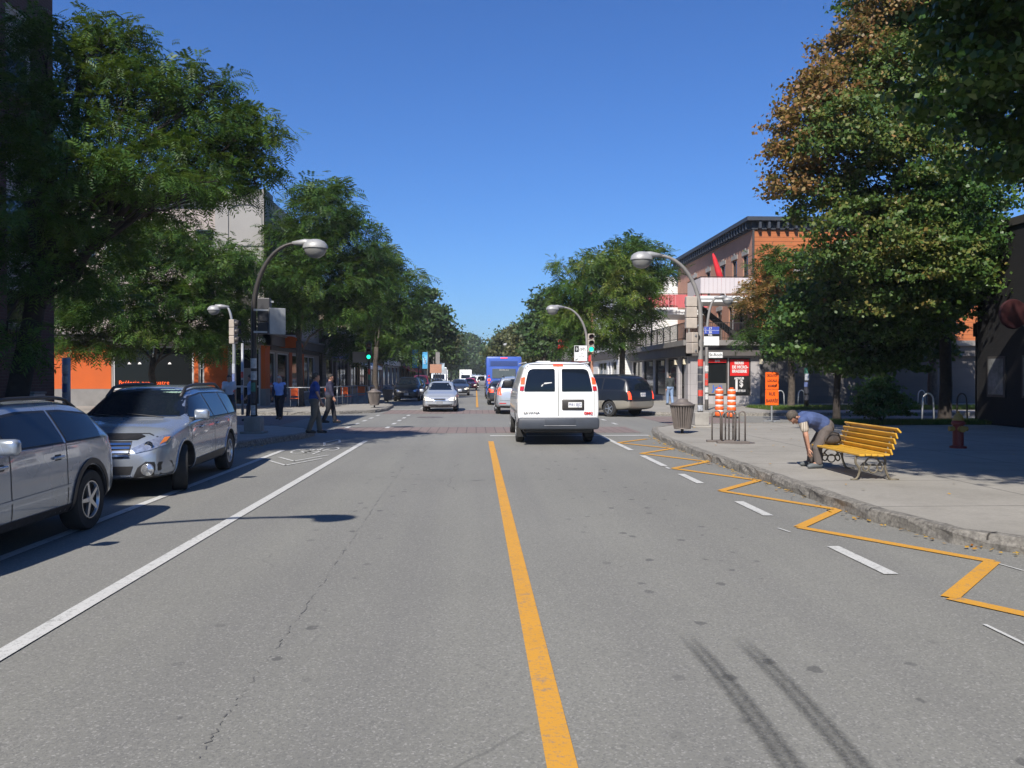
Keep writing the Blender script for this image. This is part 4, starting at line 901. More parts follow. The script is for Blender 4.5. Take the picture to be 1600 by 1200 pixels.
T10 = [L3(1235,430,40,50,34,mi=0), L3(1205,465,40,44,32,mi=1), L3(1260,470,40,52,34), L3(1225,510,40,54,28), L3(1280,515,40,48,30), L3(1195,528,39.5,32,16), L3(1240,545,40,40,20), L3(1200,410,40,18,20), L3(1290,440,40,42,34), L3(1180,480,39.5,20,18,mi=1)]
tree('locust_tree', 'slender green tree on the grass verge in front of the orange siding', (atY(1236,588,39.5).x, 39.5), T10, 'locust', (3.0, 14, .33, 4), .15, [M['locust'], M['autumn']], 3.0, .16, 17, group='plaza trees')
T11 = [L3(1345,575,30,40,20), L3(1400,565,30.5,44,24), L3(1445,545,31,40,24), L3(1300,470,30,70,40), L3(1340,520,30,72,38), L3(1265,540,30,58,26), L3(1380,470,30,70,44), L3(1390,540,30,50,30), L3(1310,570,30,46,18), L3(1240,500,29.5,34,24), L3(1430,500,30,60,44), L3(1350,430,30,60,36)]
tree('maple_tree', 'small dark leaved tree on the plaza behind the bench, nearly all in shade', (atY(1307,661,29.8).x, 29.8), T11, 'broad', (6.4, 32, .27), .16, [M['linden']], 2.5, .12, 18, group='plaza trees')
T12 = auto_lobes(atY(1458,588,39.8).x, 39.8, 4.2, 10.5, 4.2, 55)
tree('linden_tree', 'pale trunked tree on the grass verge against the block wall', (atY(1458,588,39.8).x, 39.8), T12, 'broad', (4, 30, .34), .2, [M['linden'], M['mixed']], 3.4, .22, 19, group='plaza trees')
T13 = auto_lobes(21.5, 31.5, 4, 12, 4.6, 56)
# round bush
bx, by = atY(1350, 588, 27.2).x, 27.0
rt = tree('round_bush', 'large dark rounded bush on the plaza behind the bench', (bx, by-1.0), [(bx,by-1,.85,.78,.8,.72), (bx-.35,by-1.1,.6,.5,.5,.5), (bx+.38,by-1,.62,.5,.5,.5)], 'broad', (14, 40, .13), .09, [M['linden']], .4, .05, 21, cat='bush', twigs=3)
# ------------------------------------------------------------------ street furniture
stick_cols = [plain('sticker_%s' % n, c, .6, var=.35, scale=14) for n, c in (('white', (.55,.54,.52)), ('blue', (.12,.16,.34)), ('green', (.05,.2,.14)), ('red', (.55,.06,.04)), ('black', (.05,.05,.06)), ('pale', (.4,.42,.46)))]
def stickers(rt, r, z0, z1, n, seed):
    g = random.Random(seed); z = z0
    for i in range(n):
        h = (z1-z0)/n*g.uniform(.7, 1.0); a = g.uniform(-2.4, -1.6); mb = MB()
        mb.lathe([(r+.003, z), (r+.003, z+h)], 10, None, a-g.uniform(.9, 1.5), a+g.uniform(.9, 1.6)); mb.build('sticker', g.choice(stick_cols), rt, True); z += (z1-z0)/n
def street_lamp(label, x, y, side, base=True, stick=0, h=5.35, reach=1.75, seed=0, group='curved street lamps', zb=.14, mat=None, hs=1.):
    """side: +1 the arm points to +x, -1 to -x"""
    rt = thing('street_lamp', label, 'street lamp', (x, y, zb), 0, group); mat = mat or M['polegrey']; h -= zb
    if base: mb = MB(); mb.bbox(-.22, .22, -.22, .22, .06, .46, .02); mb.bbox(-.3, .3, -.3, .3, 0, .058, .01); mb.build('base', M['concrete'], rt)
    z0 = h-1.85; pts = [(0, 0, 0 if not base else .46), (0, 0, 1.8), (0, 0, z0)]; rad = [.088, .08, .07]
    for i in range(1, 13): a = PI/2*i/12; pts.append((side*(reach-.45)*(1-math.cos(a)), 0, z0+1.9*math.sin(a))); rad.append(.07-.026*i/12)
    pts.append((side*(reach-.25), 0, h+.07)); rad.append(.042)
    MB().tube(pts, rad, 12).build('pole', mat, rt, True)
    c = side*(reach+.08); S = Matrix.Translation(Vector((c, 0, h-.05))) @ Matrix.Diagonal((1.0*hs, .78*hs, 1.12*hs, 1))
    MB().lathe([(.0, .2), (.12, .19), (.24, .145), (.32, .07), (.345, 0), (.345, -.03), (.32, -.03)], 24, S).build('lamp_head', M['lampshell'], rt, angle=50)
    MB().lathe([(.315, -.03), (.3, -.09), (.24, -.19), (.14, -.25), (0, -.275)], 24, S).build('lamp_bowl', M['bowl'], rt, True)
    mb = MB(); mb.tube([(side*(reach-.55), 0, h+.055), (side*(reach-.2), 0, h+.08), (side*reach, 0, h+.05)], [.05, .1, .12], 10); mb.build('neck', M['lampshell'], rt, True)
    if stick: stickers(rt, .084, .5, 2.1, stick, seed)
    return rt
def signal(label, x, y, z, face, lit=None, n=3, mat=None, zb=0, group=None, arm=None):
    """traffic signal head; face = rotation about z, 0 faces -Y"""
    rt = thing('traffic_signal', label, 'traffic signal', (x, y, z), face, group); w, h = .17, .33
    body = MB(); 
    for i in range(n): body.bbox(-w, w, -.1, .12, -h*(i+1)+.012, -h*i-.004, .02)
    body.build('housing', mat or M['signalbeige'], rt)
    for i in range(n):
        zc = -h*(i+.5); Mx = Matrix.Translation(Vector((0, -.1, zc))) @ Matrix.Rotation(PI/2, 4, 'X')
        on = lit == i
        MB().lathe([(0, .035), (.08, .025), (.118, 0)], 20, Mx).build('lens', M['greenlit'] if on else M['darklens'], rt, True)
        MB().lathe([(.135, .0), (.135, .17), (.128, .17), (.128, .0)], 18, Mx, R(-30), R(210)).build('visor', M['darkmetal'], rt, True)
    if arm: mb = MB(); mb.bar((arm, 0, -.1), (0, .05, -.1), .05, .05); mb.bar((arm, 0, -h*n+.1), (0, .05, -h*n+.1), .05, .05); mb.build('bracket', M['galv'], rt)
    return rt
M['signalbeige'] = plain('signal_housing_beige', (.44, .38, .32), .5, var=.1, dirt=.3); M['darklens'] = plain('dark_lens', (.07, .025, .02), .25, var=.1)
M['signaldark'] = plain('signal_housing_dark', (.045, .045, .05), .5, var=.15)
# right near corner
pL = at(1097, 675)
street_lamp('curved street lamp plastered with stickers on a concrete block at the right corner', pL.x, pL.y+.2, -1, True, 7, seed=3)
lx, ly = pL.x, pL.y+.2
signal('three lens traffic signal seen from behind on the sticker covered right lamp post', lx-.3, ly, 4.15, PI, None, 3, arm=-.3)
signal('dark hooded pedestrian signal below the traffic signal on the right lamp post', lx-.26, ly-.02, 3.05, PI*.62, None, 2, arm=-.2)
bs = thing('bus_stop_sign', 'blue and white bus stop sign listing three route numbers on the right lamp post', 'bus stop sign', (lx+.09, ly-.05, 2.6))
MB().box(.0, .47, -.02, .02, 0, .62).build('panel', M['white'], bs)
mb = MB(); mb.box(.0, .47, -.026, -.0205, .33, .62); mb.build('blue_field', plain('bus_blue', (.05, .08, .38), .4, var=.03), bs); MB().box(0, .47, -.0265, -.0207, .0, .05).build('black_strip', M['signblack'], bs)
MB().box(0, .47, -.0275, -.0265, .33, .40).build('black_strip', M['signblack'], bs); MB().box(0, .47, -.0275, -.0265, .505, .512).build('white_rule', M['white'], bs)
for s, z in (('17', .56), ('26', .455), ('936', .365)): text(s, .105 if len(s) < 3 else .085, Vector((.19, -.03, z)), FACE_S, M['reflwhite'], bs, ext=.001, off=.002)
text('C', .08, Vector((.05, -.03, .56)), FACE_S, M['reflwhite'], bs, ext=.001); text('S', .08, Vector((.05, -.03, .455)), FACE_S, M['reflwhite'], bs, ext=.001)
MB().box(-.02, .0, -.03, .03, .1, .16).box(-.02, .0, -.03, .03, .5, .56).build('clamp', M['galv'], bs)
# litter bins
def bin_(label, x, y, group='ribbed litter bins', zb=.14, s=1.):
    rt = thing('litter_bin', label, 'litter bin', (x, y, zb), 0, group)
    b = MB(); b.lathe([(.17, .14), (.19, .14), (.27, .74), (.27, .76), (.25, .76)], 20); b.build('liner', M['darkmetal'], rt, True)
    b = MB()
    for i in range(26): a = 2*PI*i/26; c, sn = math.cos(a), math.sin(a); b.bar((.205*c, .205*sn, .13), (.31*c, .31*sn, .76), .042, .014)
    b.build('slats', M['brownmetal'], rt)
    b = MB(); b.lathe([(.30, .745), (.345, .76), (.345, .80), (.30, .80)], 26); b.lathe([(.19, .125), (.225, .125), (.225, .155), (.19, .155)], 26); b.build('rim', M['brownmetal'], rt, True)
    b = MB(); b.lathe([(.31, .80), (.26, .835), (.16, .88), (.15, .92), (.06, .95), (0, .955)], 24); b.build('lid', M['brownmetal'], rt, True)
    b = MB(); b.tube([(0, 0, .0), (0, 0, .14)], .04, 10); b.lathe([(0, .012), (.17, .012), (.17, 0)], 20); b.build('foot', M['darkmetal'], rt)
    return rt
p = at(1066, 677, .14); b1 = bin_('brown ribbed litter bin at the kerb corner beside the sticker covered lamp post', p.x, p.y)
def copy_of(src, label, x, y, rz=None):
    c = copy_tree(src); c.location.x = x; c.location.y = y; c['label'] = label
    if rz is not None: c.rotation_euler.z = rz
    return c
p = at(585, 637, .14); copy_of(b1, 'ribbed litter bin beneath the green traffic light across the street on the left', p.x, p.y)
p = at(606, 629, .14); copy_of(b1, 'dark ribbed litter bin beside the parked dark cars on the left', p.x, p.y)
# bicycle rack
p = at(1143, 693, .14); rk = thing('bicycle_rack', 'brown steel bicycle rack with looped bars on the right pavement before the orange drums', 'bicycle rack', (p.x, p.y+.25, .14), R(-4))
def loop(mb, x0, x1, y, h, r=.018, n=10):
    w = (x1-x0)/2; pts = [(x0, y, .05), (x0, y, h-w)]+[((x0+x1)/2-w*math.cos(PI*i/n), y, h-w+w*math.sin(PI*i/n)) for i in range(1, n)]+[(x1, y, h-w), (x1, y, .05)]
    mb.tube(pts, r, 8)
for x0, x1, y in ((-.33, -.13, .22), (-.18, .12, -.16), (-.02, .16, .2), (.22, .36, -.14), (.06, .22, .18)):
    mb = MB(); loop(mb, x0, x1, y, .74); mb.build('hoop', M['brownmetal'], rk, True)
for x0, x1, y0, y1 in ((-.46, .2, .14, .28), (-.3, .44, -.24, -.08)): MB().bbox(x0, x1, y0, y1, 0, .05, .008).build('base_plate', M['brownmetal'], rk)
# traffic drums
def drum(label, x, y):
    rt = thing('traffic_drum', label, 'traffic drum', (x, y, 0.006), 0, 'orange traffic drums')
    z = .05
    prof = [(.20, .05)]; MB().lathe([(0, 0), (.28, 0), (.28, .05), (.16, .055), (0, .055)], 20).build('rubber_foot', M['rubber'], rt)
    H_ = [.05, .22, .30, .44, .52, .66, .74, .88, .96, 1.10]
    rad = lambda z: .185-.02*(z/1.15)
    for i, (a, b_) in enumerate(zip(H_, H_[1:]+[1.16])):
        r0, r1 = rad(a), rad(b_); o_ = .004 if i % 2 else 0
        mb = MB(); mb.lathe([(r0-.012, a), (r0-o_, a+.012), (r1-o_, b_-.012), (r1-.012, b_)], 24)
        mb.build('white_band' if i % 2 else 'orange_band', M['reflwhite'] if i % 2 else M['orangeplastic'], rt, True)
    MB().lathe([(.155, 1.155), (.14, 1.18), (0, 1.185)], 20).box(-.07, .07, -.015, .015, 1.18, 1.24).build('handle', M['orangeplastic'], rt)
    return rt
p = at(1124, 652); drum('left one of two orange and white striped traffic drums in the side street', p.x, p.y)
p = at(1143, 653.5); drum('right one of two orange and white striped traffic drums in the side street', p.x, p.y)
# orange roadworks sign
p = at(1206, 659); sg = thing('roadworks_sign', 'tall orange roadworks sign with two black lettered panels on a thin post', 'road sign', (p.x, p.y, .004))
mb = MB(); mb.bar((0, .03, 0), (0, .03, 1.9), .05, .03); mb.bar((-.3, .0, .03), (.3, .0, .03), .05, .05); mb.bar((0, -.3, .028), (0, .35, .028), .05, .045); mb.build('stand', M['galv'], sg)
M['signorange'] = plain('sign_orange', (.9, .13, .01), .4, var=.03)
for z0, z1, ls in ((.62, 1.2, ('RUE', 'BARRÉE')), (1.215, 1.85, ('CIRCULATION', 'LOCALE', 'SEULEMENT'))):
    pn = MB().bbox(-.25, .25, -.012, .012, z0, z1, .004).build('panel', M['signorange'], sg)
    for i, s in enumerate(ls): text(s, .17 if len(ls) == 2 else .125, Vector((0, -.016, z1-(i+.65)*(z1-z0)/(len(ls)+.25))), FACE_S, M['signblack'], sg, ext=.001, sx=.78 if len(s) < 8 else .5, off=.004)
# small sticker pole with street name and globe lamp, right far corner
p = at(1104, 641, .14)
mb = MB(); g1 = street_lamp('small lamp post with a white street name plate in front of the corner shop window', p.x, p.y, 1, False, 5, h=5.25, reach=.9, seed=8, hs=.75)
sg = thing('street_name_sign', 'white street name plate on the small lamp post before the red shop posters', 'street sign', (p.x+.05, p.y-.1, 2.55))
MB().box(.02, .66, -.012, .012, 0, .26).build('plate', M['white'], sg); text('St-Roch', .19, Vector((.34, -.016, .13)), FACE_S, M['signblack'], sg, ext=.001, off=.002)
# right far traffic signal with its lamp and lane sign
p = at(917, 634, .14); sx_, sy_ = p.x, p.y
street_lamp('curved street lamp above the green traffic signal on the far right corner', sx_, sy_, -1, False, 0, h=5.3, reach=1.75)
signal('beige traffic signal showing green on the far right corner above the dark minivan', sx_+.2, sy_-.15, 3.95, 0, 2, arm=-.15)
MB_ = MB(); ls = thing('lane_sign', 'white bicycle lane sign with a black diamond square beside the green signal', 'road sign', (sx_-.35, sy_-.12, 2.5))
MB().bbox(-.34, .34, -.015, .015, 0, .82, .005).build('panel', M['white'], ls)
mb = MB(); mb.box(-.32, -.1, -.02, -.0155, .48, .80); mb.build('black_square', M['signblack'], ls)
mb = MB(); d_ = [(0, .1), (.05, 0), (0, -.1), (-.05, 0)]; d2 = [(a*.5, b_*.55) for a, b_ in d_]
for i in range(4): j = (i+1) % 4; mb.add([(-.21+q[0], -.0225, .64+q[1]) for q in (d_[i], d_[j], d2[j], d2[i])], [(0,1,2,3)])
mb.build('diamond', M['white'], ls)
mb = MB()
for cx_ in (.0, .2): mb.tube([(cx_+.065*math.cos(2*PI*i/14), -.018, .6+.065*math.sin(2*PI*i/14)) for i in range(15)], .007, 4)
for a, b_ in (((.0,.6),(.06,.69)), ((.06,.69),(.16,.69)), ((.16,.69),(.1,.6)), ((.1,.6),(0,.6)), ((.06,.69),(.1,.6)), ((.16,.72),(.2,.6))): mb.tube([(a[0], -.018, a[1]), (b_[0], -.018, b_[1])], .007, 4)
mb.build('bicycle_symbol', M['signblack'], ls)
mb = MB(); mb.bar((-.24, -.019, .06), (-.14, -.019, .13), .006, .03); mb.add([(-.29,-.02,.03),(-.2,-.02,.05),(-.25,-.02,.12)], [(0,1,2)]); mb.build('arrow', M['signblack'], ls)
text('BUS', .07, Vector((.06, -.018, .42)), FACE_S, M['signblack'], ls, ext=.001); text('ET', .06, Vector((.06, -.018, .32)), FACE_S, M['signblack'], ls, ext=.001); text('TAXI 15H30', .06, Vector((.04, -.018, .23)), FACE_S, M['signblack'], ls, ext=.001)
MB().box(.33, .4, -.01, .02, .2, .25).box(.33, .4, -.01, .02, .6, .65).build('clamp', M['galv'], ls)
# left near corner lamp
p = at(397, 679, .1); x_, y_ = p.x, p.y
street_lamp('dark curved street lamp on a concrete block at the left corner with stickers', x_, y_, 1, True, 5, h=5.3, reach=1.6, seed=12, mat=M['darkmetal'])
signal('dark traffic signal seen from behind on the left corner lamp post', x_+.28, y_+.05, 3.85, PI, None, 3, mat=M['signaldark'], arm=-.25)
pb = thing('pedestrian_signal', 'large grey boxed pedestrian signal turned away on the left corner lamp post', 'pedestrian signal', (x_+.62, y_+.02, 2.85), R(28))
mb = MB(); mb.bbox(-.22, .22, -.1, .14, 0, .72, .015); mb.build('housing', M['galv'], pb); MB().box(-.2, .2, .14, .3, .68, .7).box(-.2, -.18, .14, .3, .02, .68).box(.18, .2, .14, .3, .02, .68).build('visor', M['darkmetal'], pb)
MB().bar((-.6, .1, .66), (-.2, .05, .66), .05, .05).bar((-.6, .1, .06), (-.2, .05, .06), .05, .05).build('bracket', M['galv'], pb)
# left far corner: thin lamp, signal poles
p = at(366, 646, .14)
street_lamp('pale thin lamp post with a small round head before the orange cafe wall', p.x, p.y, -1, False, 4, h=4.55, reach=.75, seed=14, hs=.78, mat=M['galv'])
p2 = at(379, 648, .14); sp = thing('signal_post', 'pale post with a side facing signal beside the thin lamp before the cafe', 'signal post', (p2.x, p2.y, .14))
MB().tube([(0,0,0),(0,0,2.9)], .055, 10).build('pole', M['galv'], sp, True); stickers(sp, .058, .6, 1.8, 4, 31)
signal('pale traffic signal edge on, fixed between the two thin posts before the cafe', p2.x-.35, p2.y, 4.0, R(80), None, 3)
p = at(577, 630, .14); sp = thing('signal_post', 'dark signal post with stickers at the end of the cafe patio on the left', 'signal post', (p.x, p.y, .14))
MB().tube([(0,0,0),(0,0,3.6)], .07, 10).build('pole', M['darkmetal'], sp, True); stickers(sp, .073, .7, 2, 4, 33)
signal('dark traffic signal showing green under the trees on the far left corner', p.x, p.y-.14, 3.65, 0, 2, mat=M['signaldark'])
ws = thing('street_sign_panel', 'pale blank sign panel behind the left green traffic light', 'road sign', (p.x-.55, p.y+.1, 2.5)); MB().bbox(-.42, .42, -.015, .015, 0, .62, .004).build('panel', M['ledge'], ws); MB().bar((.3,.02,.5),(.55,-.05,.5),.03,.03).build('bracket', M['galv'], ws)
# lamp that throws its shadow on the asphalt, standing left of the camera
street_lamp('curved street lamp standing left of the camera whose shadow falls across the left lane', -6.75, 4.45, 1, True, 0, h=5.9, reach=2.75, seed=1, hs=.72)
# further lamps
for x, y, s, lab in ((-6.6, 112, 1, 'street lamp beyond the blue banners on the left, nearest of the far ones'), (-6.6, 128, 1, 'second far street lamp down the left side'), (-6.6, 150, 1, 'third far street lamp down the left side'), (-6.6, 190, 1, 'farthest street lamp on the left side'), (6.5, 118, -1, 'street lamp hidden partly by the bus on the right side')):
    street_lamp(lab, x, y, s, False, 0, h=6.3, reach=2.2)
# blue banners
M['bannerblue'] = plain('banner_blue', (.10, .42, .72), .6, var=.25, scale=1.2)
for px, Y, lab in ((652, 66, 'nearer tall light blue banner on a dark post on the left pavement'), (667, 72, 'second light blue banner, just right of the nearer one')):
    q = atY(px, 588, Y); bn = thing('street_banner', lab, 'banner', (q.x+.1, Y, .14), 0, 'blue street banners')
    MB().tube([(0,0,0),(0,0,3.75)], .045, 8).build('pole', M['darkmetal'], bn, True); z = 2.1
    mb = MB(); mb.bar((0,0,3.72),(-.5,0,3.72),.02,.02); mb.bar((0,0,2.22),(-.5,0,2.22),.02,.02); mb.build('bracket', M['darkmetal'], bn)
    vs_ = []; 
    for i in range(9):
        zz = 3.7-1.47*i/8; y_ = .05*math.sin(i*.9); vs_ += [(-.05, y_, zz), (-.48-.015*math.sin(i), y_+.04, zz), (-.05, y_+.01, zz), (-.48-.015*math.sin(i), y_+.05, zz)]
    MB().add(vs_, [(4*i+a, 4*i+b_, 4*i+4+b_, 4*i+4+a) for i in range(8) for a, b_ in ((0,1),(2,3))]).build('banner', M['bannerblue'], bn, True)
    text('FEST', .3, Vector((-.27, -.06, 2.95)), Euler((PI/2, -PI/2, 0)), M['reflwhite'], bn, ext=.001)
# shop signs far left
for px, py, Y, w, h, mt, lab in ((681, 576, 84, 1.2, .9, M['brickred'], 'square red and white shop sign beneath the far lamps on the left'), (684, 560, 88, .45, 1.3, M['ledge'], 'narrow upright grey sign by the far left lamps'), (688, 573, 90, .9, .8, plain('pale_blue', (.4, .5, .56), .6), 'pale blue square sign among the far left lamps')):
    q = atY(px, py, Y); s_ = thing('shop_sign', lab, 'shop sign', (q.x, Y, .14)); MB().tube([(0,0,0),(0,0,q.z+h/2)], .05, 6).build('pole', M['darkmetal'], s_, True); MB().bbox(-w/2, w/2, -.12, -.06, q.z-h/2-.14, q.z+h/2-.14, .01).build('panel', mt, s_)
# red shop sign right
q = atY(879, 540, 60); s_ = thing('shop_sign', 'red lettered shop sign on a post among the leaves of the big right tree', 'shop sign', (q.x, 60, .14))
MB().tube([(0,0,0),(0,0,4.2)], .05, 6).build('pole', M['darkmetal'], s_, True); MB().bbox(-.35, .35, -.1, -.06, 3.55, 3.85, .01).build('panel', M['redpanel'], s_); text('PUB', .4, Vector((0, -.1, 4.1)), FACE_S, M['redpanel'], s_)
# hoops on the verges (bicycle parking)
M['hoop'] = plain('pale_steel', (.62, .64, .65), .35, .4, var=.08)
hp = None
def hoop(label, px, py, zb=.15, h=.85, w=.5, rz=.3, mat=None):
    global hp
    p = at(px, py, zb); rt = tag(None or MB().tube([(-w/2, 0, 0), (-w/2+.03, 0, h-w*.55)]+[(-w/2*.88*math.cos(PI*i/10), 0, h-w*.5+w*.5*math.sin(PI*i/10)) for i in range(1, 10)]+[(w/2-.03, 0, h-w*.55), (w/2, 0, 0)], .028, 8).build('bicycle_hoop', mat or M['hoop'], None, True, loc=(p.x, p.y, zb)), label, 'bicycle hoop', 'bicycle hoops on the verges'); rt.rotation_euler.z = rz; return rt
hoop('silver bicycle hoop just right of the orange roadworks sign', 1219, 637.5); hoop('silver bicycle hoop beside the blue stickered post on the far verge', 1252, 636, rz=.5)
hoop('silver bicycle hoop on the far verge left of the pale tree trunk', 1440, 636); hoop('silver bicycle hoop on the near grass patch at the plaza edge', 1450, 657, h=.95, rz=.2)
hoop('silver bicycle hoop half hidden behind the big linden trunk', 1478, 637, rz=.2); hoop('dark bicycle hoop in the shade right of the big linden trunk', 1503, 657, h=.95, mat=M['darkmetal'])
p = at(1260, 638, .15); sp = thing('sticker_post', 'dark post papered with blue stickers on the far verge', 'post', (p.x, p.y, .15)); MB().tube([(0,0,0),(0,0,3.2)], .11, 10).build('pole', M['darkmetal'], sp, True); stickers(sp, .113, .4, 2, 5, 41)
p = at(1525, 660, .14); sp = thing('thin_post', 'thin dark sign post against the edge of the shaded building', 'post', (p.x, p.y, .14)); MB().tube([(0,0,0),(0,0,3.4)], .035, 8).build('pole', M['darkmetal'], sp, True); MB().bbox(-.15,.15,-.06,-.04,2.9,3.35,.004).build('panel', M['darkmetal'], sp)
q = atY(1369, 552, 33); ws = thing('notice_board', 'white notice board high on a post behind the maple leaves', 'sign', (q.x, 33, .14)); MB().tube([(0,.05,0),(0,.05,3)], .04, 8).build('pole', M['darkmetal'], ws, True); MB().bbox(-.38,.38,-.02,.02,2.2,2.85,.01).build('panel', M['white'], ws); MB().ell((-.1,-.03,2.55),(.12,.01,.14)).build('picture', M['darkmetal'], ws)
# hydrant
p = at(1497, 700, .14); hy = thing('fire_hydrant', 'red and yellow fire hydrant in deep shade near the right edge', 'fire hydrant', (p.x, p.y, .14))
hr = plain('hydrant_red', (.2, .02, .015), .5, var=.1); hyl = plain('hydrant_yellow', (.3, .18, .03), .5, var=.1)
MB().lathe([(0,0),(.17,0),(.17,.04),(.11,.06),(.11,.5),(.14,.52),(.14,.56),(.1,.6)], 18).build('barrel', hr, hy, angle=40); MB().lathe([(.12,.6),(.12,.62),(.08,.72),(.03,.76),(.03,.8),(0,.8)], 18).build('bonnet', hyl, hy, angle=40)
MB().tube([(-.2,0,.42),(.2,0,.42)], .055, 12).tube([(0,-.19,.42),(0,0,.42)], .07, 12).build('outlet', hyl, hy, angle=40)
# utility post on the left pavement
p = at(104, 640, .14); up = thing('poster_column', 'grey paper covered post on the left pavement against the orange wall', 'post', (p.x*.62, p.y*.62, .14))
mb = MB(); mb.tube([(0,0,0),(0,0,2.1)], .11, 12); mb.build('pole', M['galv'], up, True); stickers(up, .114, .3, 1.9, 6, 44)
# parking meter / cabinet near the left tree
p = at(38, 640, .14); cb = thing('utility_cabinet', 'small pale utility cabinet at the foot of the dark brick house', 'cabinet', (-10.4, 19.6, .14)); MB().bbox(-.22,.22,-.25,.25,0,1.15,.02).build('body', M['galv'], cb); MB().bbox(-.24,.24,-.27,.27,1.152,1.2,.01).build('lid', M['ledge'], cb)
# bench
bn = thing('park_bench', 'yellow slatted park bench with ornate iron legs facing the street on the right pavement', 'bench', (5.76, 12.86, .14), R(-1.5))
M['benchyellow'] = plain('yellow_bench_paint', (.60, .33, .03), .42, var=.12, scale=5, dirt=.3); M['castiron'] = plain('cast_iron', (.15, .125, .085), .6, .1, var=.3, scale=12)
BL = .93
prof = [(0.0, .385), (.095, .39), (.19, .385), (.285, .38), (.375, .39)]
bprof = [(.44, .43), (.467, .51), (.492, .59), (.518, .67), (.555, .75)]
for x, z in prof:
    Mx = Matrix.Translation(Vector((x, 0, z))); MB().bbox(-.042, .042, -BL, BL, -.016, .016, .008, Mx).build('seat_slat', M['benchyellow'], bn)
for i, (x, z) in enumerate(bprof):
    Mx = Matrix.Translation(Vector((x, 0, z))) @ Matrix.Rotation(R(72-(0 if i < 4 else 25)), 4, 'Y'); MB().bbox(-.0445, .0445, -BL, BL, -.014, .014, .008, Mx).build('back_slat', M['benchyellow'], bn)
def curve(mb, pts, r, n=8):
    P_ = [Vector(p) for p in pts]; out = []
    for i in range(len(P_)-1):
        a = P_[max(i-1, 0)]; b_ = P_[i]; c = P_[i+1]; d = P_[min(i+2, len(P_)-1)]
        for k in range(5):
            t = k/5; out.append(.5*((2*b_)+(c-a)*t+(2*a-5*b_+4*c-d)*t*t+(3*b_-a-3*c+d)*t**3))
    out.append(P_[-1]); mb.tube(out, r, n)
for y in (-BL+.16, BL-.16):
    mb = MB(); C_ = lambda *a: [(x, y, z) for x, z in a]
    curve(mb, C_((-.06, .0), (0, .04), (.03, .16), (-.03, .26), (-.01, .355), (.12, .365), (.3, .355), (.40, .37), (.455, .45), (.5, .6), (.56, .75)), .018)
    curve(mb, C_((.52, 0), (.47, .04), (.42, .18), (.42, .28), (.40, .36)), .019)
    curve(mb, C_((.03, .18), (.1, .26), (.17, .2), (.13, .13), (.08, .18), (.14, .3), (.22, .34)), .012); curve(mb, C_((.43, .18), (.37, .27), (.3, .2), (.34, .13), (.38, .18), (.31, .3), (.22, .34)), .012)
    mb.tube([(.235+.065*math.cos(2*PI*i/14), y, .17+.065*math.sin(2*PI*i/14)) for i in range(15)], .011, 6); mb.tube(C_((.1,.22),(.36,.22)), .01, 6)
    mb.box(-.1, -.01, y-.03, y+.03, 0, .015); mb.box(.51, .62, y-.03, y+.03, 0, .015); mb.build('leg', M['castiron'], bn, True)
# patio in front of the cafe: railing, chairs, tables
g0, g1_ = at(499, 637, .14), at(558, 629, .14)
pr = thing('patio_railing', 'low grey steel railing round the cafe patio with orange chairs', 'railing', (g0.x, g0.y, .14))
mb = MB(); D = Vector((g1_.x-g0.x, g1_.y-g0.y, 0)); L_ = D.length; D.normalize()
for i in range(8): q = D*(L_*i/7); mb.tube([(q.x, q.y, 0), (q.x, q.y, 1.0)], .025, 8)
mb.tube([(0,0,1.0), tuple(D*L_+Vector((0,0,1.0)))], .025, 8); mb.tube([(0,0,.45), tuple(D*L_+Vector((0,0,.45)))], .018, 6)
mb.tube([(0,0,1.0), (-1.9,0,1.0)], .025, 8); mb.tube([(-1.9,0,0), (-1.9,0,1.0)], .025, 8); e_ = D*L_; mb.tube([(e_.x,e_.y,1.0),(e_.x+1.0,e_.y+.0,1.0)], .025, 8); mb.tube([(e_.x+1,e_.y,0),(e_.x+1,e_.y,1.0)], .025, 8)
mb.build('rails', M['galv'], pr, True)
def chair(label, x, y, rz):
    rt = thing('patio_chair', label, 'chair', (x, y, .14), rz, 'orange patio chairs')
    MB().bbox(-.22,.22,-.22,.22,.43,.46,.01).build('seat', M['orangeplastic'], rt); MB().bbox(-.22,.22,.2,.23,.56,.95,.01).build('backrest', M['orangeplastic'], rt)
    for sx in (-1, 1):
        for sy in (-1, 1): MB().tube([(sx*.2, sy*.2, 0), (sx*.19, sy*.19, .95 if sy > 0 else .43)], .014, 6).build('leg', M['galv'], rt, True)
    return rt
ch = chair('orange patio chair nearest the man in blue behind the railing', g0.x+.35, g0.y+1.0, PI)
for i, (dx_, dy_, rz, lab) in enumerate(((-.7, 2.4, .4, 'orange patio chair in the second row of the cafe patio'), (.5, 5.2, PI*.9, 'orange patio chair halfway along the railing'), (-.6, 6.4, 1.2, 'orange patio chair against the dark shop wall'), (.9, 8.6, PI, 'orange patio chair at the far end of the railing'), (-1.4, .8, .2, 'orange patio chair at the cafe corner window'))):
    c = copy_of(ch, lab, g0.x+dx_, g0.y+dy_, rz)
for dx_, dy_, lab in ((-.35, 1.6, 'round dark patio table among the nearest orange chairs'), (-.1, 5.9, 'round dark patio table farther along the cafe railing')):
    t_ = thing('patio_table', lab, 'table', (g0.x+dx_, g0.y+dy_, .14), 0, 'patio tables'); MB().lathe([(0,.72),(.33,.72),(.33,.75),(0,.75)], 20).build('table_top', M['darkmetal'], t_); MB().tube([(0,0,0),(0,0,.72)], .03, 8).lathe([(0,.03),(.2,.02),(.2,0)], 16).build('pedestal', M['darkmetal'], t_)
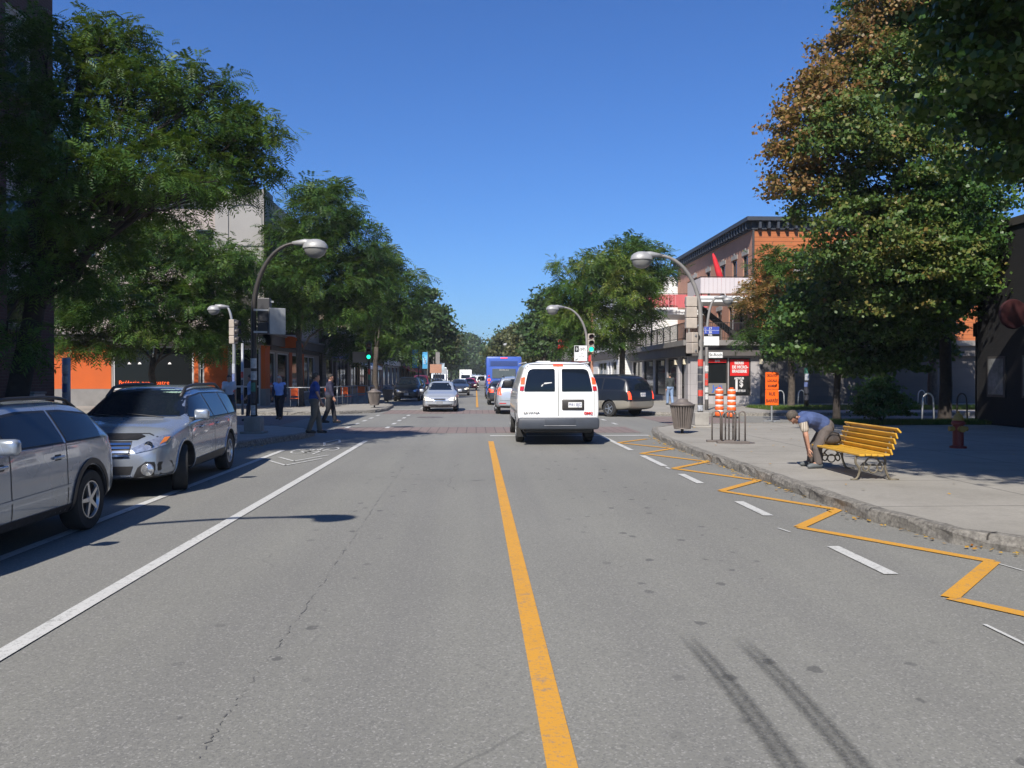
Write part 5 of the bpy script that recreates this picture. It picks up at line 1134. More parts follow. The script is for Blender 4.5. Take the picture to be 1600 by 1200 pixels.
# ------------------------------------------------------------------ vehicles
def interp(L, y):
    if y <= L[0][0]: return L[0][1]
    for (a, b_), (c, d) in zip(L, L[1:]):
        if y <= c: return b_+(d-b_)*(y-a)/(c-a) if c > a else d
    return L[-1][1]
class Car:
    """body lofted along +Y (front), wheel arches cut, all details laid on the real surface"""
    def __init__(s, name, label, cat, x, y, rz, sp, group=None):
        s.sp = sp; s.rt = thing(name, label, cat, (x, y, 0), rz, group); L, W = sp['L'], sp['W']
        ys = sorted({round(p[0], 3) for k in ('top', 'sho', 'w') for p in sp[k]}); out = []
        for a in ys:
            if not out or a-out[-1] > .045: out.append(a)
        ys2 = [out[0]]
        for a in out[1:]:
            while a-ys2[-1] > .55: ys2.append(ys2[-1]+.45)
            ys2.append(a)
        ys = ys2; rings = []
        for y_ in ys:
            w = interp(sp['w'], y_); wt = interp(sp['wt'], y_)*w; zb = interp(sp['bot'], y_); zs = interp(sp['sho'], y_); zt = max(interp(sp['top'], y_), zs+.03); g = zt-zs; low = zb+(zs-zb)*.22; mid = zb+(zs-zb)*.6
            rings.append([(0, zb), (.78*w, zb), (.95*w, zb+.05), (1.0*w, low), (.995*w, mid), (sp.get('ws', .965)*w, zs), (sp.get('ws', .965)*w*.5+w*.46 if g > .2 else .9*w, zs+min(.04, .25*g)), (wt, zt-min(.11, .36*g)), (wt*.86, zt-min(.03, .1*g)), (wt*.45, zt-.004), (0, zt)])
        m = 11; vs_, fs = [], []
        def idx(i, k, sg): return (i*21+(k if sg > 0 else (20-(k-1)) if 0 < k < 10 else k)) 
        for y_, rg in zip(ys, rings):
            for x_, z in rg: vs_.append((x_, y_, z))
            for k in range(9, 0, -1): vs_.append((-rg[k][0], y_, rg[k][1]))
        n = 20; vs_ = [tuple(v) for v in vs_]
        for i in range(len(ys)-1):
            for k in range(n): fs.append((i*n+k, i*n+(k+1)%n, (i+1)*n+(k+1)%n, (i+1)*n+k))
        for e, fl in ((0, True), (len(ys)-1, False)):
            for k in range(10):
                a, b_ = e*n+k, e*n+k+1; c, d = e*n+(n-k-1)%n, e*n+(n-k)%n
                q = [a, b_, c, d]; q2 = []
                for v in q:
                    if v not in q2: q2.append(v)
                if len(q2) >= 3: fs.append(tuple(q2 if fl else q2[::-1]))
        me = bpy.data.meshes.new('body'); me.from_pydata(vs_, [], fs); bm = bmesh.new(); bm.from_mesh(me); bmesh.ops.recalc_face_normals(bm, faces=bm.faces); bm.to_mesh(me); bm.free()
        o = bpy.data.objects.new('b', me); COL.objects.link(o); sd = o.modifiers.new('s', 'SUBSURF'); sd.levels = sd.render_levels = sp.get('sub', 2)
        cut = MB(); s.wx = W/2-.115
        for wy in sp['wy']:
            for sg in (-1, 1): cut.tube([(sg*(W/2-.27), wy, sp['wr']), (sg*(W/2+.3), wy, sp['wr'])], sp['wr']+.055, 28)
        cm = bpy.data.meshes.new('c'); cm.from_pydata(cut.v, [], cut.f); co = bpy.data.objects.new('c', cm); COL.objects.link(co)
        bl = o.modifiers.new('b', 'BOOLEAN'); bl.object = co; bl.operation = 'DIFFERENCE'; bl.solver = 'EXACT'
        em = bpy.data.meshes.new_from_object(o.evaluated_get(DG())); bpy.data.objects.remove(o); bpy.data.objects.remove(co)
        em.materials.clear(); em.materials.append(sp['paint']); em.materials.append(M['black']); em.materials.append(sp.get('lower', sp['paint']))
        for p in em.polygons:
            c = p.center; p.use_smooth = True
            for wy in sp['wy']:
                d = math.hypot(c.y-wy, c.z-sp['wr'])
                if (abs(d-sp['wr']-.055) < .02 and abs(c.x) > W/2-.29 and abs(p.normal.x) < .5) or (d < sp['wr']+.06 and abs(abs(c.x)-(W/2-.27)) < .01): p.material_index = 1; p.use_smooth = False
            if p.material_index == 0 and p.normal.z < -.8 and c.z < .5: p.material_index = 1
            if p.material_index == 0 and c.z < sp.get('lowz', 0): p.material_index = 2
        try: em.set_sharp_from_angle(angle=R(38))
        except Exception: pass
        em.name = 'body'; s.body = bpy.data.objects.new('body', em); COL.objects.link(s.body); s.body.parent = s.rt
        s.bvh = BVHTree.FromPolygons([v.co.copy() for v in em.vertices], [tuple(p.vertices) for p in em.polygons])
        s.wheels()
    def ray(s, mode, a, b_):
        if mode in ('L', 'R'): o, d = Vector(((-3 if mode == 'L' else 3), a, b_)), Vector((1 if mode == 'L' else -1, 0, 0))
        elif mode == 'F': o, d = Vector((a, 9, b_)), Vector((0, -1, 0))
        elif mode == 'B': o, d = Vector((a, -9, b_)), Vector((0, 1, 0))
        else: o, d = Vector((a, b_, 6)), Vector((0, 0, -1))
        h = s.bvh.ray_cast(o, d); return (h[0], d) if h[0] is not None else (None, d)
    def patch(s, name, poly, mode, mat, off=.006, step=.09, thick=.012, parent=None):
        """a panel following the body: poly in (y,z) for L/R, (x,z) for F/B, (x,y) for T"""
        P_ = []
        for i in range(len(poly)):
            a, b_ = Vector(poly[i]), Vector(poly[(i+1) % len(poly)]); k = max(1, int((b_-a).length/step+.5))
            for j in range(k): P_.append(a.lerp(b_, j/k))
        nb = len(P_); xs = [p.x for p in P_]; zs = [p.y for p in P_]
        def inside(q):
            c = False
            for i in range(nb):
                a, b_ = P_[i], P_[(i+1) % nb]
                if (a.y > q[1]) != (b_.y > q[1]) and q[0] < (b_.x-a.x)*(q[1]-a.y)/(b_.y-a.y)+a.x: c = not c
            return c
        pts = [p.to_2d() if hasattr(p, 'to_2d') else p for p in P_]
        x = min(xs)+step/2
        while x < max(xs):
            z = min(zs)+step/2
            while z < max(zs):
                if inside((x, z)) and min((Vector((x, z))-p).length for p in P_) > step*.45: pts.append(Vector((x, z)))
                z += step
            x += step
        r = delaunay_2d_cdt([Vector((p[0], p[1])) for p in pts], [(i, (i+1) % nb) for i in range(nb)], [], 0, 1e-6)
        v2, _, tris = r[0], r[1], r[2]; vs_, ok = [], []; last = None
        for q in v2:
            h, d = s.ray(mode, q[0], q[1])
            if h is None: vs_.append(None)
            else: vs_.append(h-d*off); last = h
        if last is None: return None
        dirv = {'L': Vector((1,0,0)), 'R': Vector((-1,0,0)), 'F': Vector((0,-1,0)), 'B': Vector((0,1,0)), 'T': Vector((0,0,-1))}[mode]
        fs = []
        for t in tris:
            c = sum((Vector(v2[i]) for i in t), Vector((0, 0)))/len(t)
            if inside(c) and all(vs_[i] is not None for i in t): fs.append(tuple(t))
        used = [v if v is not None else last for v in vs_]
        mb = MB(); n = len(used); allv = used+[v+dirv*thick for v in used]
        ec = {}
        for f in fs:
            for i in range(len(f)):
                e = (f[i], f[(i+1) % len(f)]); ec[e] = ec.get(e, 0)+1
        sk = [(a, b_, b_+n, a+n) for (a, b_) in ec if (b_, a) not in ec]
        mb.add(allv, fs+sk); return mb.build(name, mat, parent or s.rt, angle=35)
    def rails(s, x, y0, y1, mat, r=.02, lift=.05):
        for sg in (-1, 1):
            pts = []; n = 9
            for i in range(n+1):
                y_ = y0+(y1-y0)*i/n; h, _ = s.ray('T', sg*x, y_); pts.append(h+Vector((0, 0, lift if 0 < i < n else -.01)))
            MB().tube(pts, [r*1.3]+[r]*(n-1)+[r*1.3], 8).build('roof_rail', mat, s.rt, True)
    def strip(s, name, pts, mode, w, mat, off=.003, parent=None, closed=False):
        pts = [Vector(p) for p in pts]; L_, R_ = [], []
        dn = []
        for a, b_ in zip(pts, pts[1:]):
            k = max(1, int((b_-a).length/.06));
            for j in range(k): dn.append(a.lerp(b_, j/k))
        dn.append(pts[-1]); vs_ = []
        for i, p in enumerate(dn):
            d = (dn[min(i+1, len(dn)-1)]-dn[max(i-1, 0)]).normalized(); n = Vector((-d.y, d.x))*w/2
            for q in (p-n, p+n):
                h, dd = s.ray(mode, q.x, q.y); vs_.append(h-dd*off if h is not None else (vs_[-2] if len(vs_) > 1 else Vector((0,0,.5))))
        return MB().add(vs_, [(2*i, 2*i+1, 2*i+3, 2*i+2) for i in range(len(dn)-1)]).build(name, mat, parent or s.rt, True)
    def wheels(s):
        sp = s.sp; r = sp['wr']; W = sp['W']; steer = sp.get('steer', 0)
        for wi, wy in enumerate(sp['wy']):
            for sg in (-1, 1):
                w = .105; prof = [(r*.62, -w), (r*.93, -w), (r*.985, -w*.8), (r, -w*.5), (r, w*.5), (r*.985, w*.8), (r*.93, w), (r*.66, w), (r*.63, w*.6), (0, w*.6)]
                Mx = Matrix.Translation(Vector((sg*(W/2-.125), wy, r))) @ Matrix.Rotation(steer if wi == len(sp['wy'])-1 else 0, 4, 'Z') @ Matrix.Rotation(sg*PI/2, 4, 'Y')
                wh = MB().lathe(prof, 36, Mx).build('wheel', M['rubber'], s.rt, angle=35)
                q = MB(); q.lathe([(r*.62, w*.62), (r*.62, w*.98), (r*.585, w*.98), (r*.56, w*.7)], 32, Mx); q.lathe([(0, w*.98), (r*.13, w*.96), (r*.15, w*.7)], 16, Mx)
                ns = sp.get('spokes', 5)
                for k in range(ns):
                    a = 2*PI*k/ns+.3; c, sn = math.cos(a), math.sin(a); t = Vector((-sn, c, 0)); rd = Vector((c, sn, 0)); z1_, z0_ = w*.93, w*.66
                    o_ = [rd*r*.1-t*r*.075, rd*r*.1+t*r*.075, rd*r*.59+t*r*.055, rd*r*.59-t*r*.055]
                    q.add([Mx @ (v+Vector((0,0,z))) for z in (z0_, z1_) for v in o_], [(0,3,2,1),(4,5,6,7),(0,1,5,4),(1,2,6,5),(2,3,7,6),(3,0,4,7)])
                q.build('rim', sp.get('rim', M['alloy']), wh, angle=30)
    def sidewin(s, spans, z0, top, mode=('L', 'R'), inset=.15, mat=None, minh=.04, frame=True, rear_cut=None):
        for md in mode:
            for ya, yb in spans:
                up = []; n = 12; hi = []
                for i in range(n+1):
                    y_ = ya+(yb-ya)*i/n; z = min(top, interp(s.sp['top'], y_)-inset)
                    if rear_cut: z = min(z, z0+max(0, (y_-rear_cut[0])*rear_cut[1]))
                    if z > z0+minh: hi.append((y_, z))
                if len(hi) < 2: continue
                poly = [(hi[0][0], z0), (hi[-1][0], z0)]+hi[::-1]
                if frame:
                    c = sum((Vector(p) for p in poly), Vector((0,0)))/len(poly)
                    fp = [(p[0]+(.022 if p[0] > c.x else -.022), p[1]+(.022 if p[1] > z0+.02 else -.02)) for p in poly]
                    s.patch('window_frame', fp, md, M['black'], .004)
                s.patch('side_window', poly, md, mat or M['carglass'], .009)
    def seams(s, ys_, z0, z1, mode=('L', 'R'), extra=()):
        for md in mode:
            for y_ in ys_: s.strip('door_seam', [(y_, z0), (y_+.01, (z0+z1)/2), (y_-.01, z1)], md, .012, M['signblack'])
            for e in extra: s.strip('door_seam', e, md, .010, M['signblack'])
    def handles(s, ys_, z, mode=('L', 'R'), mat=None):
        for md in mode:
            for y_ in ys_:
                h, d = s.ray(md, y_, z)
                if h is None: continue
                s1 = -1 if md == 'L' else 1
                MB().bbox(h.x+s1*.015-.012, h.x+s1*.015+.012, y_-.1, y_+.1, z-.015, z+.015, .01).build('door_handle', mat or s.sp['paint'], s.rt, True)
                s.patch('handle_cup', [(y_-.06, z-.03), (y_+.06, z-.03), (y_+.06, z+.03), (y_-.06, z+.03)], md, M['black'], .002, .06, .004)
    def mirrors(s, y_, z, mat=None, sc=1.):
        for sg in (-1, 1):
            h, d = s.ray('L' if sg < 0 else 'R', y_, z-.03); x = h.x if h is not None else sg*s.sp['W']/2
            b_ = MB(); b_.bbox(x+sg*.03-(.0 if sg > 0 else .2*sc), x+sg*.03+(.2*sc if sg > 0 else 0), y_-.05, y_+.07, z-.02, z+.13*sc, .04); b_.build('mirror', mat or s.sp['paint'], s.rt, True)
            MB().bbox(x-.03, x+.05, y_-.02, y_+.04, z-.04, z+.02, .01).build('mirror_stalk', M['black'], s.rt)
    def plate(s, mode, x, z, txt='', mat=None):
        h, d = s.ray(mode, x, z); sg = 1 if mode == 'F' else -1
        if h is None: return
        y_ = h.y+sg*.025; MB().box(x-.155, x+.155, min(y_, y_-sg*.05), max(y_, y_-sg*.05), z-.08, z+.08).build('number_plate', mat or M['white'], s.rt)
        if txt: text(txt, .11, Vector((x, y_+sg*.002, z)), FACE_S if sg < 0 else FACE_N, plain('plate_blue', (.02, .04, .2), .5, var=0), s.rt, ext=.001, sx=.85)
def sy(poly): return [(-a, b_) for a, b_ in poly][::-1]
SILVER = paint('silver_paint', (.34, .38, .44), .5, .26); SILVER2 = paint('pale_silver_paint', (.55, .58, .61), .5, .3)
WHITEP = paint('white_van_paint', (.88, .88, .87), 0, .35, .03); NAVY = paint('dark_navy_paint', (.006, .008, .014), 0, .4, .03, .35); BLACKP = paint('black_paint', (.012, .014, .018), .2, .2)
BEIGE = paint('beige_lower_paint', (.36, .33, .27), .4, .35); DGREY = paint('dark_grey_paint', (.06, .07, .085), .5, .28); REDP = paint('red_paint', (.55, .02, .02), .1, .28); MAROON = paint('maroon_paint', (.2, .02, .03), .2, .28)

def sedan_spec(L, W, H, pt_, belt=.92, hood=.98, deck=1.02, wr=.31, wb=2.5, zb=.2, kind='sedan'):
    h = L/2; fo = .83; wy = (-h+(L-wb)*.52, h-(L-wb)*.48)
    if kind == 'sedan': top = [(-h, .62), (-h+.06, deck-.12), (-h+.2, deck-.02), (-h+.75, deck+.01), (-h+1.35, H-.05), (-h+2.1, H), (h-1.9, H-.03), (h-1.1, hood+.02), (h-.5, hood-.1), (h-.12, hood-.27), (h, .55)]
    elif kind == 'hatch': top = [(-h, .66), (-h+.05, .98), (-h+.14, belt+.1), (-h+.55, H-.07), (-h+1.1, H-.01), (-h+1.9, H), (h-1.75, H-.04), (h-.98, hood+.02), (h-.45, hood-.1), (h-.1, hood-.27), (h, .58)]
    else: top = [(-h, .7), (-h+.04, belt+.04), (-h+.12, belt+.12), (-h+.42, H-.06), (-h+.9, H-.01), (-h+2.2, H), (h-1.95, H-.05), (h-1.18, hood+.03), (h-.55, hood-.06), (h-.1, hood-.25), (h, .6)]
    sho = [(-h, .58), (-h+.06, belt-.14), (-h+.25, belt+(.02 if kind != 'sedan' else -.01)), (0, belt), (h-1.1, belt-.02), (h-.5, belt-.13), (h-.1, belt-.28), (h, .5)]
    w = [(-h, W*.38), (-h+.07, W*.44), (-h+.35, W*.48), (-h+1.0, W*.5), (h-1.2, W*.5), (h-.5, W*.475), (h-.12, W*.42), (h, W*.35)]
    wt = [(-h, .86), (-h+.2, .84), (-h+.8, .73), (-h+1.6, .70), (h-1.9, .70), (h-1.1, .80), (h, .84)]
    bot = [(-h, .42), (-h+.1, zb+.06), (-h+.5, zb), (h-.4, zb), (h-.05, zb+.02), (h, .3)]
    return dict(L=L, W=W, top=top, sho=sho, w=w, wt=wt, bot=bot, wy=wy, wr=wr, paint=pt_, H=H, belt=belt, hood=hood, zb=zb)
def common(c, front_lit=False, rear_lit=False, grille=(.28, .1, .62), kind='sedan', detail=True, spans=None, lights='oval'):
    sp = c.sp; h, W, H, belt = sp['L']/2, sp['W'], sp['H'], sp['belt']
    # glazing
    wtp = W*.5*.66
    zt = H-.085; zc = sp['hood']+.06
    c.patch('windscreen', [(-W*.40, zc), (W*.40, zc), (wtp*.93, zt-.02), (wtp*.85, zt), (-wtp*.85, zt), (-wtp*.93, zt-.02)], 'F', M['carglass'], .006, .12)
    zr = belt+(.16 if kind == 'sedan' else .12)
    c.patch('rear_window', [(-W*.37, zr), (W*.37, zr), (wtp*.9, H-.12), (-wtp*.9, H-.12)], 'B', M['carglass'], .006, .12)
    if spans is None:
        if kind == 'sedan': spans = [(-h+.95, -.12), (-.04, h-1.25)]
        else: spans = [(-h+.38, -h+1.0), (-h+1.07, .02), (.09, h-1.28)]
    c.sidewin(spans, belt+.03, H-.14)
    c.mirrors(h-1.5, belt+.02)
    # lamps
    zl = belt-.30
    hl = [(W*.24, zl-.02), (W*.30, zl-.08), (W*.44, zl-.06), (W*.455, zl+.02), (W*.43, zl+.10), (W*.30, zl+.04)]
    for p in (hl, sy(hl)): c.patch('headlight', p, 'F', M['headlit'] if front_lit else M['lampglass'], .012, .08)
    g = grille; c.patch('grille', [(-g[0], g[2]-g[1]), (g[0], g[2]-g[1]), (g[0]+.02, g[2]+g[1]*.6), (-g[0]-.02, g[2]+g[1]*.6)], 'F', M['black'], .008, .08)
    c.patch('lower_grille', [(-W*.33, .29), (W*.33, .29), (W*.36, .38), (-W*.36, .38)], 'F', M['black'], .006, .09)
    tl = [(W*.30, belt-.2), (W*.44, belt-.2), (W*.455, belt-.02), (W*.44, belt+.02), (W*.31, belt-.01)] if kind != 'suv' else [(W*.36, belt-.18), (W*.45, belt-.18), (W*.44, belt+.16), (W*.38, belt+.16)]
    for p in (tl, sy(tl)): c.patch('tail_light', p, 'B', M['brakelit'] if rear_lit else M['redlens'], .012, .07)
    c.plate('F', 0, .45 if kind != 'suv' else .5, mat=M['galv']); c.plate('B', 0, belt-.18)
    c.patch('rear_bumper', [(-W*.44, sp['zb']+.12), (W*.44, sp['zb']+.12), (W*.45, .36), (-W*.45, .36)], 'B', M['black'], .01, .1)
    if detail:
        c.seams([-.08, h-1.32], sp['zb']+.12, belt+.02, extra=([(-h+1.05, belt), (-h+1.0, .75), (-h+1.2, sp['zb']+.4)],))
        c.handles([-.28, .75 if kind != 'sedan' else .6], belt-.13)
        w_ = W*.5; c.strip('bumper_seam', [(-W*.40, belt-.42), (W*.40, belt-.42)], 'F', .01, M['signblack']); c.strip('bonnet_seam', [(-W*.3, belt-.17), (W*.3, belt-.17)], 'F', .012, M['signblack'])
        c.strip('bumper_seam', [(-W*.40, .62), (W*.40, .62)], 'B', .012, M['signblack'])
    return c

# --- crossover hatchback, far left, nearest to the camera (front towards the camera)
sp = sedan_spec(4.14, 1.75, 1.48, SILVER, belt=.99, hood=1.02, wr=.335, wb=2.5, zb=.22, kind='hatch'); sp['rim'] = M['alloy']
rw = at(143, 827); sx0 = rw.x-sp['W']/2+.02; c = Car('parked_car', 'silver crossover hatchback cut by the left edge of the photo, parked nearest the camera', 'car', sx0, rw.y-sp['wy'][0]*-1*-1 if False else rw.y+sp['wy'][0], PI, sp, 'parked cars on the left')
common(c, kind='hatch', detail=False, spans=[(-1.52, -.72), (-.64, .32), (.40, 1.0)], grille=(.3, .09, .7))
c.seams([-.32-.36+.0, .36, 1.22], .34, 1.0); c.handles([-.52+.02, .52], .87)
for md in ('L', 'R'):
    for wy in sp['wy']:
        ring = [(wy+.40*math.cos(a), .335+.40*math.sin(a)) for a in np.linspace(R(-10), R(190), 26)]+[(wy+.46*math.cos(a), .335+.46*math.sin(a)) for a in np.linspace(R(190), R(-10), 26)]
        c.patch('arch_trim', ring, md, M['black'], .016, .03, .03)
    c.patch('sill_trim', [(sp['wy'][0]+.44, .27), (sp['wy'][1]-.44, .27), (sp['wy'][1]-.44, .36), (sp['wy'][0]+.44, .36)], md, M['black'], .012, .1)
    c.strip('side_moulding', [(-.75, .56), (1.15, .53)], md, .03, sp['paint'], .012)
c.rails(.53, -1.5, .45, M['black'])
# --- station wagon behind it
sp = sedan_spec(4.78, 1.82, 1.56, SILVER, belt=1.0, hood=1.04, wr=.345, wb=2.74, zb=.24, kind='wagon'); sp['steer'] = R(18); h = sp['L']/2
fw, rw = at(284, 771), at(361, 731); ang = math.atan2(fw.x-rw.x, -(fw.y-rw.y)); mid = (fw+rw)/2
c = Car('parked_car', 'silver station wagon with chrome grille and black roof rails parked behind the first car', 'car', mid.x-.90, mid.y+.08, PI+ang*.75, sp, 'parked cars on the left')
W = sp['W']; H = sp['H']
c.patch('windscreen', [(-.70, 1.09), (.70, 1.09), (.735, 1.13), (.585, 1.49), (.55, 1.51), (-.55, 1.51), (-.585, 1.49), (-.735, 1.13)], 'F', M['carglass'], .014, .045)
c.patch('rear_window', [(-.62, 1.14), (.62, 1.14), (.54, 1.48), (-.54, 1.48)], 'B', M['carglass'], .006, .1)
c.sidewin([(-2.02, -1.28), (-1.2, -.27), (-.19, 1.0)], 1.035, 1.46)
c.mirrors(.92, 1.05, sc=1.1); c.seams([-.23, 1.12], .36, 1.03, extra=([(-1.22, 1.03), (-1.18, .8), (-1.0, .5)],)); c.handles([-.42, .55], .9); c.handles([-1.1+.1], .9) if False else None
for md in ('L', 'R'):
    c.patch('sill_trim', [(sp['wy'][0]+.44, .27), (sp['wy'][1]-.44, .27), (sp['wy'][1]-.44, .43), (sp['wy'][0]+.44, .45)], md, M['black'], .012, .1)
    for wy in sp['wy']:
        ring = [(wy+.407*math.cos(a), .345+.407*math.sin(a)) for a in np.linspace(R(-8), R(188), 26)]+[(wy+.43*math.cos(a), .345+.43*math.sin(a)) for a in np.linspace(R(188), R(-8), 26)]
        c.patch('arch_trim', ring, md, SILVER, .012, .03, .02)
c.rails(.56, -1.85, .55, M['black'], .025, .06)
hl = [(.40, .70), (.47, .64), (.66, .68), (.80, .74), (.84, .86), (.74, .87), (.60, .80)]
for s_, p in ((1, hl), (-1, sy(hl))):
    c.patch('headlight', p, 'F', M['lampglass'], .014, .06)
    q = [(a*s_, b_) for a, b_ in ((.74, .75), (.79, .78), (.81, .84), (.76, .84))]; c.patch('indicator', q, 'F', M['amber'], .020, .05)
    for cx_, cz_, rr in ((.62, .74, .05),):
        h_, _ = c.ray('F', s_*cx_, cz_); MB().lathe([(0, .01), (rr*.7, .015), (rr, .03), (rr*1.15, .03)], 18, Matrix.Translation(h_+Vector((0, .0, 0))) @ Matrix.Rotation(-PI/2, 4, 'X')).build('projector', M['chrome'], c.rt, True)
    q = [(s_*a, b_) for a, b_ in ((.44, .30), (.86, .33), (.84, .50), (.60, .52), (.5, .44))]; c.patch('fog_lamp_surround', q, 'F', M['black'], .012, .07)
    h_, _ = c.ray('F', s_*.63, .41); MB().lathe([(0, .05), (.05, .045), (.07, .03), (.085, .03), (.085, 0)], 20, Matrix.Translation(h_+Vector((0, .012, 0))) @ Matrix.Rotation(-PI/2, 4, 'X')).build('fog_lamp', M['lampglass'], c.rt, True)
c.patch('grille', [(-.40, .62), (-.3, .57), (.3, .57), (.40, .62), (.38, .80), (-.38, .80)], 'F', M['black'], .01, .07)
for z in (.61, .66, .715, .765): c.patch('grille_bar', [(-.385, z-.014), (.385, z-.014), (.38, z+.014), (-.38, z+.014)], 'F', M['chrome'], .032, .09, .02)
c.patch('bonnet_deflector', [(-.44, .82), (.44, .82), (.52, .86), (.45, .885), (-.45, .885), (-.52, .86)], 'F', M['black'], .03, .08, .03)
h_, _ = c.ray('F', 0, .69); MB().ell(h_+Vector((0, .045, .03)), (.085, .012, .045)).build('badge', M['chrome'], c.rt, True)
c.patch('lower_grille', [(-.40, .34), (.40, .34), (.44, .46), (-.44, .46)], 'F', M['black'], .008, .08); c.patch('skid_plate', [(-.42, .265), (.42, .265), (.42, .325), (-.42, .325)], 'F', M['chrome'], .014, .1)
c.strip('bonnet_seam', [(-.80, .80), (-.55, .89), (.55, .89), (.80, .80)], 'F', .012, M['signblack'])
for a, b_ in (((-.5, 1.075), (.05, 1.09)), ((.0, 1.075), (.55, 1.085))):
    h1, _ = c.ray('F', a[0], a[1]); h2, _ = c.ray('F', b_[0], b_[1]+.03); MB().tube([h1+Vector((0,.02,.01)), h2+Vector((0,.02,.015))], .008, 6).build('wiper', M['black'], c.rt)
c.patch('registration_sticker', [(-.05-.50, 1.42), (-.2, 1.42), (-.2, 1.49), (-.5, 1.49)], 'F', plain('pale_green_visor', (.28, .4, .3), .4, var=.1), .010, .06)
tl = [(.60, .82), (.85, .82), (.86, 1.0), (.70, 1.06)]
for p in (tl, sy(tl)): c.patch('tail_light', p, 'B', M['redlens'], .012, .07)

# --- white van, seen from behind
h = 2.84; W = 2.02
sp = dict(L=5.68, W=W, H=2.08, belt=1.3, hood=1.25, zb=.38, wr=.37, wy=(-1.62, 1.9), paint=WHITEP, sub=2, ws=.985, spokes=8, rim=M['galv'],
    top=[(-h, 1.4), (-h+.03, 1.75), (-h+.10, 1.99), (-h+.28, 2.06), (-h+1.0, 2.08), (h-2.0, 2.08), (h-1.5, 2.02), (h-.95, 1.45), (h-.5, 1.24), (h-.1, 1.05), (h, .75)],
    sho=[(-h, 1.25), (-h+.05, 1.44), (0, 1.40), (h-1.0, 1.2), (h-.3, 1.0), (h, .7)], w=[(-h, W*.485), (-h+.06, W*.5), (-h+.4, W*.505), (h-1.2, W*.5), (h-.4, W*.47), (h, W*.36)],
    wt=[(-h, .83), (-h+.3, .83), (h-1.4, .80), (h-.9, .84), (h, .85)], bot=[(-h, .62), (-h+.08, .5), (-h+.5, .42), (h-.3, .4), (h, .5)])
rv = at(818, 690); van = Car('cargo_van', 'white cargo van with black bumper waiting ahead in the right hand lane', 'van', 2.02, rv.y+1.62, 0, sp)
c = van
wl_ = [(-.83, 1.325), (-.10, 1.325), (-.085, 1.345), (-.085, 1.86), (-.11, 1.885), (-.62, 1.885), (-.70, 1.865), (-.745, 1.81), (-.79, 1.62), (-.84, 1.36)]
c.patch('rear_window', wl_, 'B', M['carglass'], .008, .09, parent=None); c.patch('rear_window', sy(wl_), 'B', M['carglass'], .008, .09)
c.strip('door_seam', [(0, .72), (0, 1.95)], 'B', .014, M['signblack']); c.strip('door_seam', [(-.9, .72), (-.895, 1.35), (-.79, 1.82), (-.68, 1.93), (0, 1.96), (.68, 1.93), (.79, 1.82), (.895, 1.35), (.9, .72)], 'B', .01, plain('seam_grey', (.2, .2, .2), .6, var=0))
tl = [(.875, 1.35), (.955, 1.35), (.915, 1.66), (.845, 1.66)]
for s_ in (1, -1):
    def q(z0_, z1_):
        f = lambda z: (.855-(z-1.35)*.12, .955-(z-1.35)*.15); a, b_ = f(z0_), f(z1_); P_ = [(a[0], z0_), (a[1], z0_), (b_[1], z1_), (b_[0], z1_)]; return P_ if s_ > 0 else sy(P_)
    c.patch('tail_light', q(1.50, 1.68), 'B', M['brakelit'], .02, .05, .04); c.patch('reversing_light', q(1.455, 1.497), 'B', M['reflwhite'], .02, .04, .04); c.patch('tail_light', q(1.35, 1.452), 'B', M['redlens'], .02, .05, .04)
c.patch('roof_lamp', [(-.13, 1.955), (.13, 1.955), (.12, 1.985), (-.12, 1.985)], 'B', M['brakelit'], .03, .06, .05)
h_, _ = c.ray('B', .33, .98); yb = h_.y
MB().bbox(.09, .64, yb-.03, yb+.02, .87, 1.13, .025).build('plate_recess', M['darkmetal'], c.rt, True)
MB().box(.24, .575, yb-.036, yb-.0305, .935, 1.065).build('number_plate', M['white'], c.rt); text('M41 8JG', .115, Vector((.407, yb-.039, .998)), FACE_S, plain('plate_letters', (.08, .1, .25), .5, var=0), c.rt, ext=.001, sx=.78)
text('SAVANA', .085, Vector((-.66, yb-.012, .80)), FACE_S, M['darkmetal'], c.rt, sx=1.25); text('GMC', .09, Vector((.74, yb-.012, .79)), FACE_S, M['redpanel'], c.rt, sx=1.1, off=.004)
b_ = MB(); b_.bbox(-1.0, 1.0, yb-.16, yb+.16, .40, .69, .07); b_.bbox(-.34, .40, yb-.175, yb-.05, .50, .66, .01); b_.build('bumper', plain('bumper_plastic', (.05, .058, .075), .5, var=.15, dirt=.3), c.rt, angle=40)
MB().bbox(-.36, .42, yb-.178, yb-.155, .49, .502, .003).build('bumper_edge', M['galv'], c.rt)
b_ = MB(); b_.bbox(-.85, .85, yb+.1, yb+.6, .3, .46, .05); b_.build('underbody', M['black'], c.rt); MB().tube([(.45, yb+.1, .36), (.45, yb+.9, .38)], .035, 10).build('exhaust', M['darkmetal'], c.rt)
for s_ in (-1, 1): MB().bbox(s_*.86-.12, s_*.86+.12, -1.62-.5, -1.62-.47, .16, .48, .01).build('mud_flap', M['rubber'], c.rt)
c.strip('side_moulding', [(-h+.2, .82), (h-1.2, .82)], 'L', .05, M['ledge'], .01); c.seams([1.0, -.6], .5, 1.95, ('L', 'R')); c.sidewin([(1.05, 1.95)], 1.33, 1.85); c.mirrors(1.75, 1.4, M['black'], 1.4)
c.strip('roof_edge', [(-.86, 1.80), (-.80, 1.90), (-.70, 1.985), (-.4, 2.0), (.4, 2.0), (.70, 1.985), (.80, 1.90), (.86, 1.80)], 'B', .022, M['black'], .006)
for x_ in (-.78, .78): MB().tube([(x_, -h+.3, 2.045), (x_, h-2, 2.06)], .012, 6).build('roof_gutter', M['white'], c.rt)
MB().bbox(-.34, .02, -.5, .3, 2.05, 2.12, .02).build('roof_hatch', M['white'], c.rt)
